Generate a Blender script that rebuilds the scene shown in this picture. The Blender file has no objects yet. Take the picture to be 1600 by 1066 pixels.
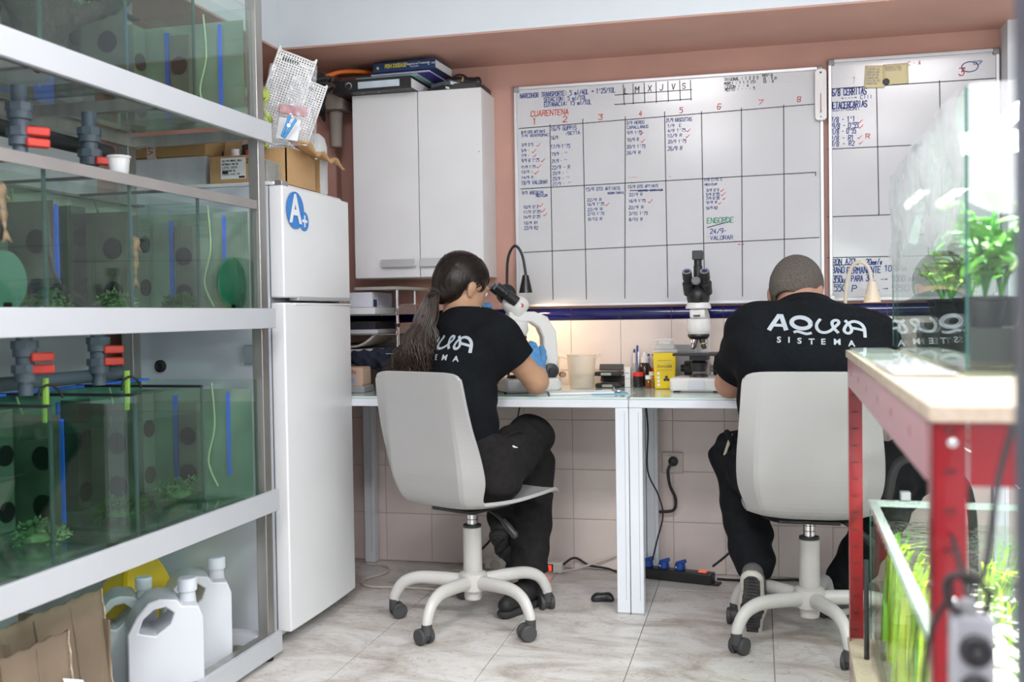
import bpy, bmesh, math, random
import numpy as np
from mathutils import Vector, Matrix
from mathutils.bvhtree import BVHTree
R = math.radians
random.seed(7)
scene = bpy.context.scene
COL = scene.collection
vs = scene.view_settings
vs.view_transform = 'Standard'; vs.look = 'None'; vs.gamma = 1.0; vs.use_curve_mapping = False
vs.exposure = -0.58
scene.cycles.transparent_max_bounces = 28
scene.cycles.max_bounces = 10
scene.cycles.sample_clamp_indirect = 6.0
# ---------------------------------------------------------------- camera
cd = bpy.data.cameras.new('camera'); cam = bpy.data.objects.new('camera', cd); COL.objects.link(cam)
cd.sensor_width = 36.0; cd.lens = 36.0
yaw, pitch, roll = math.atan(384/1600), R(1.51), 0.015
fw = Vector((-math.sin(yaw)*math.cos(pitch), math.cos(yaw)*math.cos(pitch), -math.sin(pitch)))
rt = Vector((math.cos(yaw), math.sin(yaw), 0)); up = rt.cross(fw)
r2 = rt*math.cos(roll)-up*math.sin(roll); u2 = up*math.cos(roll)+rt*math.sin(roll)
cam.matrix_world = Matrix(((r2.x,u2.x,-fw.x,0),(r2.y,u2.y,-fw.y,0),(r2.z,u2.z,-fw.z,1.03),(0,0,0,1)))
cd.dof.use_dof = True; cd.dof.focus_distance = 3.3; cd.dof.aperture_fstop = 3.2
cd.clip_start = 0.02
scene.camera = cam
# ---------------------------------------------------------------- world and ceiling light
wd = bpy.data.worlds.new('world'); scene.world = wd; wd.use_nodes = True
wd.node_tree.nodes['Background'].inputs[0].default_value = (0.85, 0.9, 1.0, 1)
wd.node_tree.nodes['Background'].inputs[1].default_value = 0.6
def area(name, loc, size, power, col=(1, .97, .93), rot=(0, 0, 0), sy=None):
    l = bpy.data.lights.new(name, 'AREA'); l.energy = power; l.color = col
    l.shape = 'RECTANGLE'; l.size = size; l.size_y = sy or size
    o = bpy.data.objects.new(name, l); o.location = loc; o.rotation_euler = rot; COL.objects.link(o); return o
PANELS = [(-0.45, 0.85, 60), (0.95, 0.85, 60), (-0.45, -1.15, 56), (0.95, -1.15, 56)]
for (px_, py_, pw_) in PANELS:
    area('ceiling_lamp_light', (px_, py_, 2.585), 0.56, pw_, (1.0, 0.955, 0.985))

# ---------------------------------------------------------------- materials
MATS = {}
def nt(name):
    m = bpy.data.materials.new(name); m.use_nodes = True
    return m, m.node_tree.nodes, m.node_tree.links, m.node_tree.nodes['Principled BSDF']
def M(name, col, rough=.5, metal=0, var=.04, vs=6, bump=0, bs=60, spec=.5, emit=0, ecol=None, alpha=1, sss=0, coat=0, stretch=None, det=3):
    if name in MATS: return MATS[name]
    m, N, L, b = nt(name)
    tc = N.new('ShaderNodeTexCoord'); src = tc.outputs['Object']
    if stretch:
        mp = N.new('ShaderNodeMapping'); mp.inputs['Scale'].default_value = stretch
        L.new(src, mp.inputs[0]); src = mp.outputs[0]
    n = N.new('ShaderNodeTexNoise'); n.inputs['Scale'].default_value = vs; n.inputs['Detail'].default_value = det
    L.new(src, n.inputs['Vector'])
    cr = N.new('ShaderNodeValToRGB')
    cr.color_ramp.elements[0].position = .3; cr.color_ramp.elements[1].position = .7
    cr.color_ramp.elements[0].color = tuple(max(0, c*(1-var)) for c in col)+(1,)
    cr.color_ramp.elements[1].color = tuple(min(1, c*(1+var)) for c in col)+(1,)
    L.new(n.outputs['Fac'], cr.inputs[0]); L.new(cr.outputs[0], b.inputs['Base Color'])
    b.inputs['Roughness'].default_value = rough; b.inputs['Metallic'].default_value = metal
    b.inputs['Specular IOR Level'].default_value = spec
    b.inputs['Alpha'].default_value = alpha
    if coat: b.inputs['Coat Weight'].default_value = coat
    if sss:
        b.inputs['Subsurface Weight'].default_value = sss; b.inputs['Subsurface Radius'].default_value = (.02, .008, .004)
    if emit:
        b.inputs['Emission Color'].default_value = (ecol or col)+(1,); b.inputs['Emission Strength'].default_value = emit
    if bump:
        n2 = N.new('ShaderNodeTexNoise'); n2.inputs['Scale'].default_value = bs; n2.inputs['Detail'].default_value = 4
        L.new(src, n2.inputs['Vector'])
        bp = N.new('ShaderNodeBump'); bp.inputs['Strength'].default_value = bump; bp.inputs['Distance'].default_value = .01
        L.new(n2.outputs['Fac'], bp.inputs['Height']); L.new(bp.outputs[0], b.inputs['Normal'])
    MATS[name] = m; return m
def GLASS(name, tint=(.93, .97, .95), refl=1.0, rough=.0, ior=1.5, ndiff=0, dcol=(.8, .85, .82), wave=0, gain=1.0):
    """thin glass: tinted see-through mixed with a mirror by Fresnel, plus an optional film of dirt"""
    if name in MATS: return MATS[name]
    m, N, L, b = nt(name); N.remove(b); out = N['Material Output']
    t = N.new('ShaderNodeBsdfTransparent'); t.inputs[0].default_value = tint+(1,)
    g = N.new('ShaderNodeBsdfGlossy'); g.inputs['Roughness'].default_value = rough; g.inputs[0].default_value = (refl, refl, refl, 1)
    geo = N.new('ShaderNodeNewGeometry'); f = N.new('ShaderNodeVectorMath'); f.operation = 'DOT_PRODUCT'
    L.new(geo.outputs['Incoming'], f.inputs[0]); L.new(geo.outputs['Normal'], f.inputs[1])
    def mth(op, a, b=None, clamp=False):
        n_ = N.new('ShaderNodeMath'); n_.operation = op; n_.use_clamp = clamp
        for i_, x_ in enumerate((a, b)):
            if x_ is None: continue
            if isinstance(x_, (int, float)): n_.inputs[i_].default_value = x_
            else: L.new(x_, n_.inputs[i_])
        return n_.outputs[0]
    f0 = ((ior-1)/(ior+1))**2
    pw = mth('POWER', mth('SUBTRACT', 1.0, mth('ABSOLUTE', f.outputs['Value']), True), 5.0)
    fac = mth('MULTIPLY', mth('ADD', mth('MULTIPLY', pw, 1-f0), f0), gain)
    mx = N.new('ShaderNodeMixShader'); L.new(fac, mx.inputs[0]); L.new(t.outputs[0], mx.inputs[1]); L.new(g.outputs[0], mx.inputs[2])
    sh = mx.outputs[0]
    tc = N.new('ShaderNodeTexCoord')
    if ndiff:
        d = N.new('ShaderNodeBsdfDiffuse'); d.inputs[0].default_value = dcol+(1,)
        n = N.new('ShaderNodeTexNoise'); n.inputs['Scale'].default_value = 7; n.inputs['Detail'].default_value = 6
        L.new(tc.outputs['Object'], n.inputs['Vector'])
        mr = N.new('ShaderNodeMapRange'); mr.inputs[1].default_value = .3; mr.inputs[2].default_value = .75; mr.inputs[3].default_value = ndiff*.3; mr.inputs[4].default_value = ndiff
        L.new(n.outputs['Fac'], mr.inputs[0])
        m2 = N.new('ShaderNodeMixShader'); L.new(mr.outputs[0], m2.inputs[0]); L.new(sh, m2.inputs[1]); L.new(d.outputs[0], m2.inputs[2]); sh = m2.outputs[0]
    if wave:
        n = N.new('ShaderNodeTexNoise'); n.inputs['Scale'].default_value = wave; n.inputs['Detail'].default_value = 3
        L.new(tc.outputs['Object'], n.inputs['Vector'])
        bp = N.new('ShaderNodeBump'); bp.inputs['Strength'].default_value = .6; bp.inputs['Distance'].default_value = .02
        L.new(n.outputs['Fac'], bp.inputs['Height']); L.new(bp.outputs[0], g.inputs['Normal']); L.new(bp.outputs[0], f.inputs[1])
    L.new(sh, out.inputs[0])
    MATS[name] = m; return m

# ---------------------------------------------------------------- geometry helpers
class MB:
    def __init__(s): s.v = []; s.f = []
    def add(s, V, F):
        o = len(s.v); s.v += [tuple(p) for p in V]; s.f += [tuple(i+o for i in q) for q in F]; return s
    def box(s, x0, y0, z0, x1, y1, z1, m=None):
        V = [(x, y, z) for z in (z0, z1) for y in (y0, y1) for x in (x0, x1)]
        if m: V = [m @ Vector(p) for p in V]
        return s.add(V, [(0, 2, 3, 1), (4, 5, 7, 6), (0, 1, 5, 4), (2, 6, 7, 3), (0, 4, 6, 2), (1, 3, 7, 5)])
    def cbox(s, c, d, rot=None):
        m = Matrix.Translation(c)
        if rot: m = m @ Matrix.Rotation(rot[2], 4, 'Z') @ Matrix.Rotation(rot[1], 4, 'Y') @ Matrix.Rotation(rot[0], 4, 'X')
        return s.box(-d[0]/2, -d[1]/2, -d[2]/2, d[0]/2, d[1]/2, d[2]/2, m)
    def cyl(s, p0, p1, r0, r1=None, n=20):
        return s.loft([(p0, r0), (p1, r0 if r1 is None else r1)], n)
    def loft(s, pr, n=20, cap=True):
        """rings of given radius along an axis of points"""
        P = [Vector(p) for p, r in pr]
        V = []; F = []; prev = None
        for i, (p, r) in enumerate(pr):
            a = P[min(i+1, len(P)-1)]-P[max(i-1, 0)]
            if a.length < 1e-9: a = prev_a
            a = a.normalized(); prev_a = a
            if prev is None:
                t = Vector((1, 0, 0)) if abs(a.x) < .9 else Vector((0, 1, 0)); u = a.cross(t).normalized()
            else:
                u = prev-a*prev.dot(a); u = u.normalized() if u.length > 1e-6 else a.orthogonal().normalized()
            prev = u; w = a.cross(u)
            rx, ry = r if isinstance(r, tuple) else (r, r)
            for k in range(n):
                t = 2*math.pi*k/n; V.append(P[i]+u*(math.cos(t)*rx)+w*(math.sin(t)*ry))
        for i in range(len(pr)-1):
            for k in range(n):
                a_, b_ = i*n+k, i*n+(k+1) % n; F.append((a_, b_, b_+n, a_+n))
        if cap:
            F.append(tuple(range(n-1, -1, -1))); F.append(tuple(range((len(pr)-1)*n, len(pr)*n)))
        return s.add(V, F)
    def tube(s, pts, r, n=8, sm=5, taper=None):
        P = smooth_path(pts, sm)
        k = len(P)-1
        return s.loft([(p, r*(1 if taper is None else 1+(taper-1)*i/k)) for i, p in enumerate(P)], n)
    def lathe(s, prof, n=28, c=(0, 0, 0), m=None):
        V = []; F = []
        for (r, z) in prof:
            for k in range(n):
                t = 2*math.pi*k/n; p = Vector((r*math.cos(t), r*math.sin(t), z)); V.append((m @ p if m else p)+Vector(c))
        for i in range(len(prof)-1):
            for k in range(n):
                a, b = i*n+k, i*n+(k+1) % n; F.append((a, b, b+n, a+n))
        if prof[0][0] > 1e-6: F.append(tuple(range(n-1, -1, -1)))
        if prof[-1][0] > 1e-6: F.append(tuple(range((len(prof)-1)*n, len(prof)*n)))
        return s.add(V, F)
    def prism(s, poly, t, m):
        """polygon in local xy extruded by t along local z"""
        n = len(poly)
        V = [m @ Vector((x, y, 0)) for x, y in poly]+[m @ Vector((x, y, t)) for x, y in poly]
        F = [tuple(range(n-1, -1, -1)), tuple(range(n, 2*n))]+[(i, (i+1) % n, (i+1) % n+n, i+n) for i in range(n)]
        return s.add(V, F)
    def ball(s, c, r, n=16, rot=None):
        r = (r, r, r) if not isinstance(r, (tuple, list)) else r
        V = []; F = []; h = n//2
        for i in range(h+1):
            ph = math.pi*i/h
            for k in range(n):
                t = 2*math.pi*k/n; p = Vector((r[0]*math.sin(ph)*math.cos(t), r[1]*math.sin(ph)*math.sin(t), r[2]*math.cos(ph)))
                if rot: p = rot @ p
                V.append(p+Vector(c))
        for i in range(h):
            for k in range(n):
                a, b = i*n+k, i*n+(k+1) % n; F.append((a, a+n, b+n, b))
        return s.add(V, F)
    def grid(s, fn, nu, nv):
        V = [fn(i/nu, j/nv) for j in range(nv+1) for i in range(nu+1)]
        F = [(j*(nu+1)+i, j*(nu+1)+i+1, (j+1)*(nu+1)+i+1, (j+1)*(nu+1)+i) for j in range(nv) for i in range(nu)]
        return s.add(V, F)
def smooth_path(pts, sm=5):
    P = [Vector(p) for p in pts]
    if sm <= 1 or len(P) < 3: return P
    out = []
    for i in range(len(P)-1):
        p0, p1, p2, p3 = P[max(i-1, 0)], P[i], P[i+1], P[min(i+2, len(P)-1)]
        for k in range(sm):
            t = k/sm
            out.append(.5*((2*p1)+(p2-p0)*t+(2*p0-5*p1+4*p2-p3)*t*t+(-p0+3*p1-3*p2+p3)*t**3))
    out.append(P[-1]); return out
def mesh_of(mb, name, sharp=40):
    me = bpy.data.meshes.new(name); me.from_pydata(mb.v, [], mb.f)
    bm = bmesh.new(); bm.from_mesh(me); bmesh.ops.remove_doubles(bm, verts=bm.verts, dist=1e-6)
    bmesh.ops.recalc_face_normals(bm, faces=bm.faces); bm.to_mesh(me); bm.free()
    if sharp:
        me.polygons.foreach_set('use_smooth', [True]*len(me.polygons)); me.set_sharp_from_angle(angle=R(sharp))
    return me
def obj(name, mb, mat, parent=None, bevel=0, sharp=40, solid=0, label=None, recalc=True, loc=None, rot=None, seg=2, sub=0):
    me = mb if isinstance(mb, bpy.types.Mesh) else mesh_of(mb, name, sharp)
    o = bpy.data.objects.new(name, me); COL.objects.link(o)
    if not me.materials: me.materials.append(mat)
    if parent: o.parent = parent
    if loc: o.location = loc
    if rot: o.rotation_euler = rot
    if sub:
        s_ = o.modifiers.new('sub', 'SUBSURF'); s_.levels = s_.render_levels = sub
    if solid:
        s = o.modifiers.new('solid', 'SOLIDIFY'); s.thickness = solid; s.offset = 0
    if bevel:
        b = o.modifiers.new('bevel', 'BEVEL'); b.width = bevel; b.segments = seg; b.limit_method = 'ANGLE'; b.angle_limit = R(50)
        b.harden_normals = False
    if label: o['label'] = label
    return o
def tag(o, label=None, cat=None, group=None, kind=None):
    if label: o['label'] = label
    if cat: o['category'] = cat
    if group: o['group'] = group
    if kind: o['kind'] = kind
    return o
def thing(name, label, cat, loc=(0, 0, 0), rz=0, group=None):
    o = bpy.data.objects.new(name, None); COL.objects.link(o); o.location = loc; o.rotation_euler = (0, 0, rz); o.empty_display_size = .05
    return tag(o, label, cat, group)
def copy_tree(o, parent=None):
    c = o.copy(); COL.objects.link(c); c.parent = parent
    for ch in list(o.children): copy_tree(ch, c)
    return c
def B(*a): return MB().box(*a)
# ---- stroke font: single-line capitals and figures on a 4 x 6 grid
GL = dict(A="00 26 40;12 32", B="00 06 36 45 44 33 03;33 42 41 30 00", C="45 36 16 05 01 10 30 41", D="00 06 26 44 42 20 00", E="46 06 00 40;03 33", F="46 06 00;03 33",
 G="45 36 16 05 01 10 30 41 43 23", H="00 06;40 46;03 43", I="20 26", J="46 41 30 10 01", K="00 06;46 03 40", L="06 00 40", M="00 06 23 46 40", N="00 06 40 46",
 O="10 01 05 16 36 45 41 30 10", P="00 06 36 45 44 33 03", Q="10 01 05 16 36 45 41 30 10;22 40", R="00 06 36 45 44 33 03;23 40", S="45 36 16 05 04 13 33 42 41 30 10 01",
 T="06 46;26 20", U="06 01 10 30 41 46", V="06 20 46", W="06 10 23 30 46", X="00 46;06 40", Y="06 23 46;23 20", Z="06 46 00 40",
 a="33 13 02 01 10 30;33 30 40", g="33 13 02 11 32;33 20 00", i="20 23;24 25", l="20 26", m="00 03 23 20;23 43 40", n="00 03;02 13 33 30", o="10 01 02 13 33 42 41 30 10", u="03 01 10 30;33 30", e="02 42 33 13 02 01 10 30", c="33 13 02 01 10 30", d="46 40;41 10 01 02 13 43", r="10 13;12 23 33", s="33 13 12 31 20 10", t="25 21 30;13 33", x="00 33;03 30")
GL.update({'0': "10 01 05 16 36 45 41 30 10", '1': "05 26 20", '2': "05 16 36 45 44 00 40", '3': "06 46 23 34 42 30 10 01", '4': "36 02 42;34 30", '5': "46 06 04 34 42 30 00", '6': "46 16 02 10 30 42 33 03", '7': "06 46 10", '8': "13 05 16 36 45 33 13 01 10 30 41 33", '9': "43 13 05 16 46 42 20",
 '/': "00 46", '-': "13 33", ':': "21 22;24 25", "'": "26 24", '.': "20 21", '(': "36 14 12 30", ')': "16 34 32 10", '+': "03 43;21 25", '→': "03 43;34 43 32", '←': "03 43;14 03 12", '↔': "03 43;34 43 32;14 03 12", '·': "23 33", 'Ñ': "00 05 40 45;17 36", ',': "10 21", '=': "02 42;04 44", '%': "00 46"})
def strokes(mb, x, z, h, w, text, lw, wob=.5):
    """hand-written line as thin ribbons in the xz plane, baseline at x, z; h letter height, w total width"""
    n = len(text); adv = w/max(n, 1); gw = adv*.74
    for i, ch in enumerate(text):
        if ch == ' ' or ch not in GL: continue
        jz = random.uniform(-.06, .06)*h*wob; sl = random.uniform(.02, .16)
        for pl in GL[ch].split(';'):
            P = [(x+i*adv+gw*(int(q[0])/4)+sl*gw*int(q[1])/6+random.uniform(-.05, .05)*gw*wob, z+jz+h*int(q[1])/6+random.uniform(-.03, .03)*h*wob) for q in pl.split()]
            ribbon(mb, P, lw)
def ribbon(mb, P, lw, y=0):
    for (a, b) in zip(P[:-1], P[1:]):
        dx, dz = b[0]-a[0], b[1]-a[1]; l = math.hypot(dx, dz) or 1e-6; ex, ez = dx/l*lw*.35, dz/l*lw*.35; nx, nz = -dz/l*lw/2, dx/l*lw/2
        mb.add([(a[0]-ex+nx, y, a[1]-ez+nz), (a[0]-ex-nx, y, a[1]-ez-nz), (b[0]+ex-nx, y, b[1]+ez-nz), (b[0]+ex+nx, y, b[1]+ez+nz)], [(0, 1, 2, 3)])
def text_mesh(txt, size, ext=.0004, bold=0, shear=0, align='CENTER', sx=1):
    cu = bpy.data.curves.new('lettering', 'FONT'); cu.body = txt; cu.size = size; cu.extrude = ext; cu.offset = bold; cu.shear = shear
    cu.align_x = align; cu.align_y = 'CENTER'; cu.resolution_u = 3
    o = bpy.data.objects.new('lettering', cu); COL.objects.link(o)
    dg = bpy.context.evaluated_depsgraph_get(); dg.update()
    me = bpy.data.meshes.new_from_object(o.evaluated_get(dg)); bpy.data.objects.remove(o); bpy.data.curves.remove(cu)
    if sx != 1:
        for v in me.vertices: v.co.x *= sx
    me.materials.clear()
    return me
def text_obj(name, txt, size, mat, parent, loc, rot, **k):
    me = text_mesh(txt, size, **k); me.materials.append(mat)
    o = bpy.data.objects.new(name, me); COL.objects.link(o); o.parent = parent; o.location = loc; o.rotation_euler = rot; return o
FRONT = (R(90), 0, 0)          # text facing -Y
RIGHT = (R(90), 0, R(90))      # text facing +X
# ---- implicit surfaces for bodies, clothes and other soft shapes
def seg(a, b, ra, rb=None, k=.03): return ('s', np.array(a, float), np.array(b, float), ra, ra if rb is None else rb, k)
def ell(c, r, k=.03, rz=0, rx=0, ry=0):
    m = np.array((Matrix.Rotation(rz, 3, 'Z') @ Matrix.Rotation(rx, 3, 'X') @ Matrix.Rotation(ry, 3, 'Y'))); return ('e', np.array(c, float), np.array(r, float), m, 0, k)
def sdf_mesh(name, prims, res=.007, folds=None, cuts=(), grow=0, relax=1):
    lo = np.min([np.minimum(p[1]-max(p[3] if p[0] == 's' else 0, p[4]), p[2]-max(p[3], p[4])) if p[0] == 's' else p[1]-max(p[2]) for p in prims], axis=0)-.04-grow
    hi = np.max([np.maximum(p[1]+max(p[3], p[4]), p[2]+max(p[3], p[4])) if p[0] == 's' else p[1]+max(p[2]) for p in prims], axis=0)+.04+grow
    n = np.ceil((hi-lo)/res).astype(int)+1
    ax = [lo[i]+res*np.arange(n[i]) for i in range(3)]
    vol = np.full(n, .2, np.float32)
    for p in prims:
        k = p[5]
        if p[0] == 's':
            m = max(p[3], p[4])+k+.03+grow; a = np.minimum(p[1], p[2])-m; b = np.maximum(p[1], p[2])+m
        else:
            m = max(p[2])+k+.03+grow; a = p[1]-m; b = p[1]+m
        i0 = np.clip(((a-lo)/res).astype(int), 0, n-1); i1 = np.clip(((b-lo)/res).astype(int)+2, 1, n)
        sl = tuple(slice(i0[j], i1[j]) for j in range(3))
        X, Y, Z = np.meshgrid(*[ax[j][sl[j]].astype(np.float32) for j in range(3)], indexing='ij', sparse=True)
        if p[0] == 's':
            d = p[2]-p[1]; dd = float(d@d)+1e-9
            t = np.clip(((X-p[1][0])*d[0]+(Y-p[1][1])*d[1]+(Z-p[1][2])*d[2])/dd, 0, 1)
            D = np.sqrt((X-p[1][0]-t*d[0])**2+(Y-p[1][1]-t*d[1])**2+(Z-p[1][2]-t*d[2])**2)-(p[3]+(p[4]-p[3])*t)
        else:
            q = [X-p[1][0], Y-p[1][1], Z-p[1][2]]; mt = p[3].T
            l = [mt[j][0]*q[0]+mt[j][1]*q[1]+mt[j][2]*q[2] for j in range(3)]
            k0 = np.sqrt(sum((l[j]/p[2][j])**2 for j in range(3)))+1e-6; k1 = np.sqrt(sum((l[j]/p[2][j]**2)**2 for j in range(3)))+1e-6
            D = k0*(k0-1)/k1
        D = D-grow
        if k <= 0: vol[sl] = np.minimum(vol[sl], D)
        else:
            h = np.maximum(k-np.abs(vol[sl]-D), 0)/k; vol[sl] = np.minimum(vol[sl], D)-h*h*k*.25
    X, Y, Z = np.meshgrid(*[a.astype(np.float32) for a in ax], indexing='ij', sparse=True)
    if folds: vol = vol+folds(X, Y, Z).astype(np.float32)
    for (c, nn) in cuts:   # keep the side the normal points away from
        c = np.array(c); nn = np.array(nn)/np.linalg.norm(nn)
        vol = np.maximum(vol, (X-c[0])*nn[0]+(Y-c[1])*nn[1]+(Z-c[2])*nn[2])
    return nets(name, vol, lo, res, relax)
def nets(name, vol, lo, res, relax=1):
    ins = vol < 0
    n = vol.shape
    cnt = np.zeros([k-1 for k in n], np.int8)
    for dx in (0, 1):
        for dy in (0, 1):
            for dz in (0, 1): cnt += ins[dx:n[0]-1+dx, dy:n[1]-1+dy, dz:n[2]-1+dz]
    act = (cnt > 0) & (cnt < 8)
    I = np.argwhere(act); idx = np.full(act.shape, -1, np.int64); idx[act] = np.arange(len(I))
    acc = np.zeros((len(I), 3)); wt = np.zeros(len(I))
    C = [(dx, dy, dz) for dx in (0, 1) for dy in (0, 1) for dz in (0, 1)]
    val = {c: vol[I[:, 0]+c[0], I[:, 1]+c[1], I[:, 2]+c[2]] for c in C}
    for a in C:
        for ax in range(3):
            if a[ax] == 0:
                b = list(a); b[ax] = 1; b = tuple(b); va, vb = val[a], val[b]; m = (va < 0) != (vb < 0)
                t = np.where(m, va/np.where(va-vb == 0, 1, va-vb), 0)
                p = np.array(a, float)[None].repeat(len(I), 0); p[:, ax] += t
                acc[m] += p[m]; wt[m] += 1
    V = (I+acc/np.maximum(wt, 1)[:, None])*res+np.array(lo)
    F = []
    for ax in range(3):
        u, w = (ax+1) % 3, (ax+2) % 3
        s0 = [slice(None)]*3; s1 = [slice(None)]*3; s0[ax] = slice(0, n[ax]-1); s1[ax] = slice(1, n[ax])
        A, Bm = ins[tuple(s0)], ins[tuple(s1)]
        E = np.argwhere(A != Bm); E = E[(E[:, u] > 0) & (E[:, w] > 0) & (E[:, u] < n[u]-1) & (E[:, w] < n[w]-1)]
        if not len(E): continue
        flip = ~A[E[:, 0], E[:, 1], E[:, 2]]
        def at_(du, dw):
            q = E.copy(); q[:, u] -= du; q[:, w] -= dw; return idx[q[:, 0], q[:, 1], q[:, 2]]
        Q = np.stack([at_(1, 1), at_(0, 1), at_(0, 0), at_(1, 0)], 1)
        Q[flip] = Q[flip][:, ::-1]; F.append(Q)
    F = np.concatenate(F)
    for _ in range(relax):
        sm = np.zeros_like(V); c = np.zeros(len(V))
        for k in range(4):
            np.add.at(sm, F[:, k], V[F[:, (k+1) % 4]]+V[F[:, k-1]]); np.add.at(c, F[:, k], 2)
        V = V*.5+.5*sm/np.maximum(c, 1)[:, None]
    me = bpy.data.meshes.new(name); me.from_pydata(V.tolist(), [], F.tolist()); me.update()
    me.polygons.foreach_set('use_smooth', [True]*len(me.polygons)); return me
def shift(me, o):
    me.transform(Matrix.Translation(-Vector(o))); return me
# ================================================================= materials in use
WHITE = M('white_paint', (.66, .69, .73), .6, var=.02)
WENAM = M('white_enamel', (.80, .81, .83), .28, var=.03, vs=3)
LAMIN = M('white_laminate', (.76, .76, .77), .4, var=.02)
PINK = M('dusty_pink_paint', (.545, .31, .255), .75, var=.06, vs=4, bump=.06, bs=90)
STEEL = M('brushed_steel', (.42, .41, .39), .38, .85, var=.12, vs=30, stretch=(1, 1, .08))
CHROME = M('chrome', (.75, .75, .76), .15, 1, var=.02)
BLKP = M('black_plastic', (.018, .018, .02), .42, var=.15)
DGREY = M('dark_grey_plastic', (.045, .047, .05), .5, var=.12)
GREYP = M('grey_plastic', (.25, .26, .27), .5, var=.08)
WPLAS = M('white_plastic', (.78, .78, .77), .35, var=.02)
PVC = M('grey_blue_pvc', (.07, .095, .125), .4, var=.1)
REDP = M('red_plastic', (.55, .035, .02), .4, var=.08)
BLUEP = M('blue_plastic', (.015, .07, .33), .4, var=.08)
YELP = M('yellow_plastic', (.80, .55, .01), .4, var=.04)
PAPER = M('paper_white', (.80, .81, .82), .8, var=.03)
INKB = M('blue_marker_ink', (.03, .075, .32), .6, var=.2, vs=40)
INKR = M('red_marker_ink', (.72, .10, .07), .6, var=.2, vs=40)
INKK = M('black_marker_ink', (.02, .022, .025), .6, var=.2, vs=40)
INKG = M('green_marker_ink', (.10, .42, .27), .6, var=.2, vs=40)
INKN = M('faded_marker_ink', (.55, .52, .53), .6, var=.1)
RUBBER = M('rubber', (.02, .02, .021), .7, var=.2)
CARD = M('cardboard', (.50, .31, .15), .8, var=.10, vs=5, bump=.1, bs=120)
def corrugated(name, col):
    m, N, L, b = nt(name); tc = N.new('ShaderNodeTexCoord')
    w = N.new('ShaderNodeTexWave'); w.inputs['Scale'].default_value = 60; w.inputs['Distortion'].default_value = .6; w.bands_direction = 'Y'
    n = N.new('ShaderNodeTexNoise'); n.inputs['Scale'].default_value = 6
    cr = N.new('ShaderNodeValToRGB'); cr.color_ramp.elements[0].color = tuple(c*.8 for c in col)+(1,); cr.color_ramp.elements[1].color = tuple(min(1, c*1.15) for c in col)+(1,)
    bp = N.new('ShaderNodeBump'); bp.inputs['Strength'].default_value = .35; bp.inputs['Distance'].default_value = .004
    L.new(tc.outputs['Object'], w.inputs['Vector']); L.new(tc.outputs['Object'], n.inputs['Vector']); L.new(n.outputs['Fac'], cr.inputs[0]); L.new(cr.outputs[0], b.inputs['Base Color'])
    L.new(w.outputs['Fac'], bp.inputs['Height']); L.new(bp.outputs[0], b.inputs['Normal']); b.inputs['Roughness'].default_value = .85; return m
CORR = corrugated('corrugated_cardboard', (.25, .185, .13))
def marble():
    m, N, L, b = nt('marbled_ceramic'); geo = N.new('ShaderNodeNewGeometry'); src = geo.outputs['Position']
    n = N.new('ShaderNodeTexNoise'); n.inputs['Scale'].default_value = 3.2; n.inputs['Detail'].default_value = 8; n.inputs['Roughness'].default_value = .65; n.inputs['Distortion'].default_value = 1.2
    mp = N.new('ShaderNodeMapping'); mp.inputs['Scale'].default_value = (1, 1.8, 1); L.new(src, mp.inputs[0]); L.new(mp.outputs[0], n.inputs['Vector'])
    cr = N.new('ShaderNodeValToRGB'); e = cr.color_ramp.elements; e[0].position = .28; e[0].color = (.33, .265, .22, 1); e[1].position = .56; e[1].color = (.70, .675, .655, 1)
    k = e.new(.44); k.color = (.565, .52, .485, 1)
    n2 = N.new('ShaderNodeTexNoise'); n2.inputs['Scale'].default_value = 6; n2.inputs['Detail'].default_value = 6; n2.inputs['Distortion'].default_value = 2.5; L.new(mp.outputs[0], n2.inputs['Vector'])
    c2 = N.new('ShaderNodeValToRGB'); f = c2.color_ramp.elements; f[0].position = .485; f[0].color = (1, 1, 1, 1); f[1].position = .515; f[1].color = (1, 1, 1, 1); q = f.new(.5); q.color = (.66, .60, .55, 1)
    mx = N.new('ShaderNodeMix'); mx.data_type = 'RGBA'; mx.blend_type = 'MULTIPLY'; mx.inputs[0].default_value = .9
    L.new(n.outputs['Fac'], cr.inputs[0]); L.new(n2.outputs['Fac'], c2.inputs[0]); L.new(cr.outputs[0], mx.inputs[6]); L.new(c2.outputs[0], mx.inputs[7]); L.new(mx.outputs[2], b.inputs['Base Color'])
    b.inputs['Roughness'].default_value = .32; return m
MARB = marble()
GROUT = M('grout', (.34, .30, .27), .9, var=.2, vs=20)
WTILE = M('off_white_glazed_tile', (.74, .64, .59), .22, var=.06, vs=5, bump=.02, bs=12)
WGROUT = M('wall_grout', (.50, .43, .39), .9, var=.1)
BTILE = M('cobalt_glazed_tile', (.005, .007, .085), .1, var=.2)
# ================================================================= the room
BACK = 4.05
fl = tag(obj('floor', B(-2.2, -2.2, -.08, 2.4, BACK, -.004), GROUT), kind='structure')
ft = mesh_of(B(.0015, .0015, -.012, .4092, .4092, 0), 'floor_tile', 0); ft.materials.append(MARB)
for i in range(-6, 6):
    for j in range(-7, 3):
        x0 = .039+.4107*i; y0 = 2.98+.4107*j
        if y0 > BACK-.02 or x0 > 2.3 or x0 < -2.6 or y0 < .2: continue
        t = obj('floor_tile', ft, MARB, fl, loc=(x0, y0, random.uniform(-.0006, .0004)))
nb = obj('floor_slab', B(-2.2, -2.2, -.01, 2.4, .1, -.0005), MARB, fl)
wb = tag(obj('wall_back', B(-2.2, BACK+.008, -.05, 2.4, BACK+.15, 2.7), PINK), kind='structure')
obj('tile_bed', B(-2.1, BACK-.001, 0, 2.3, BACK+.0085, 1.0), WGROUT, wb)
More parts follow.
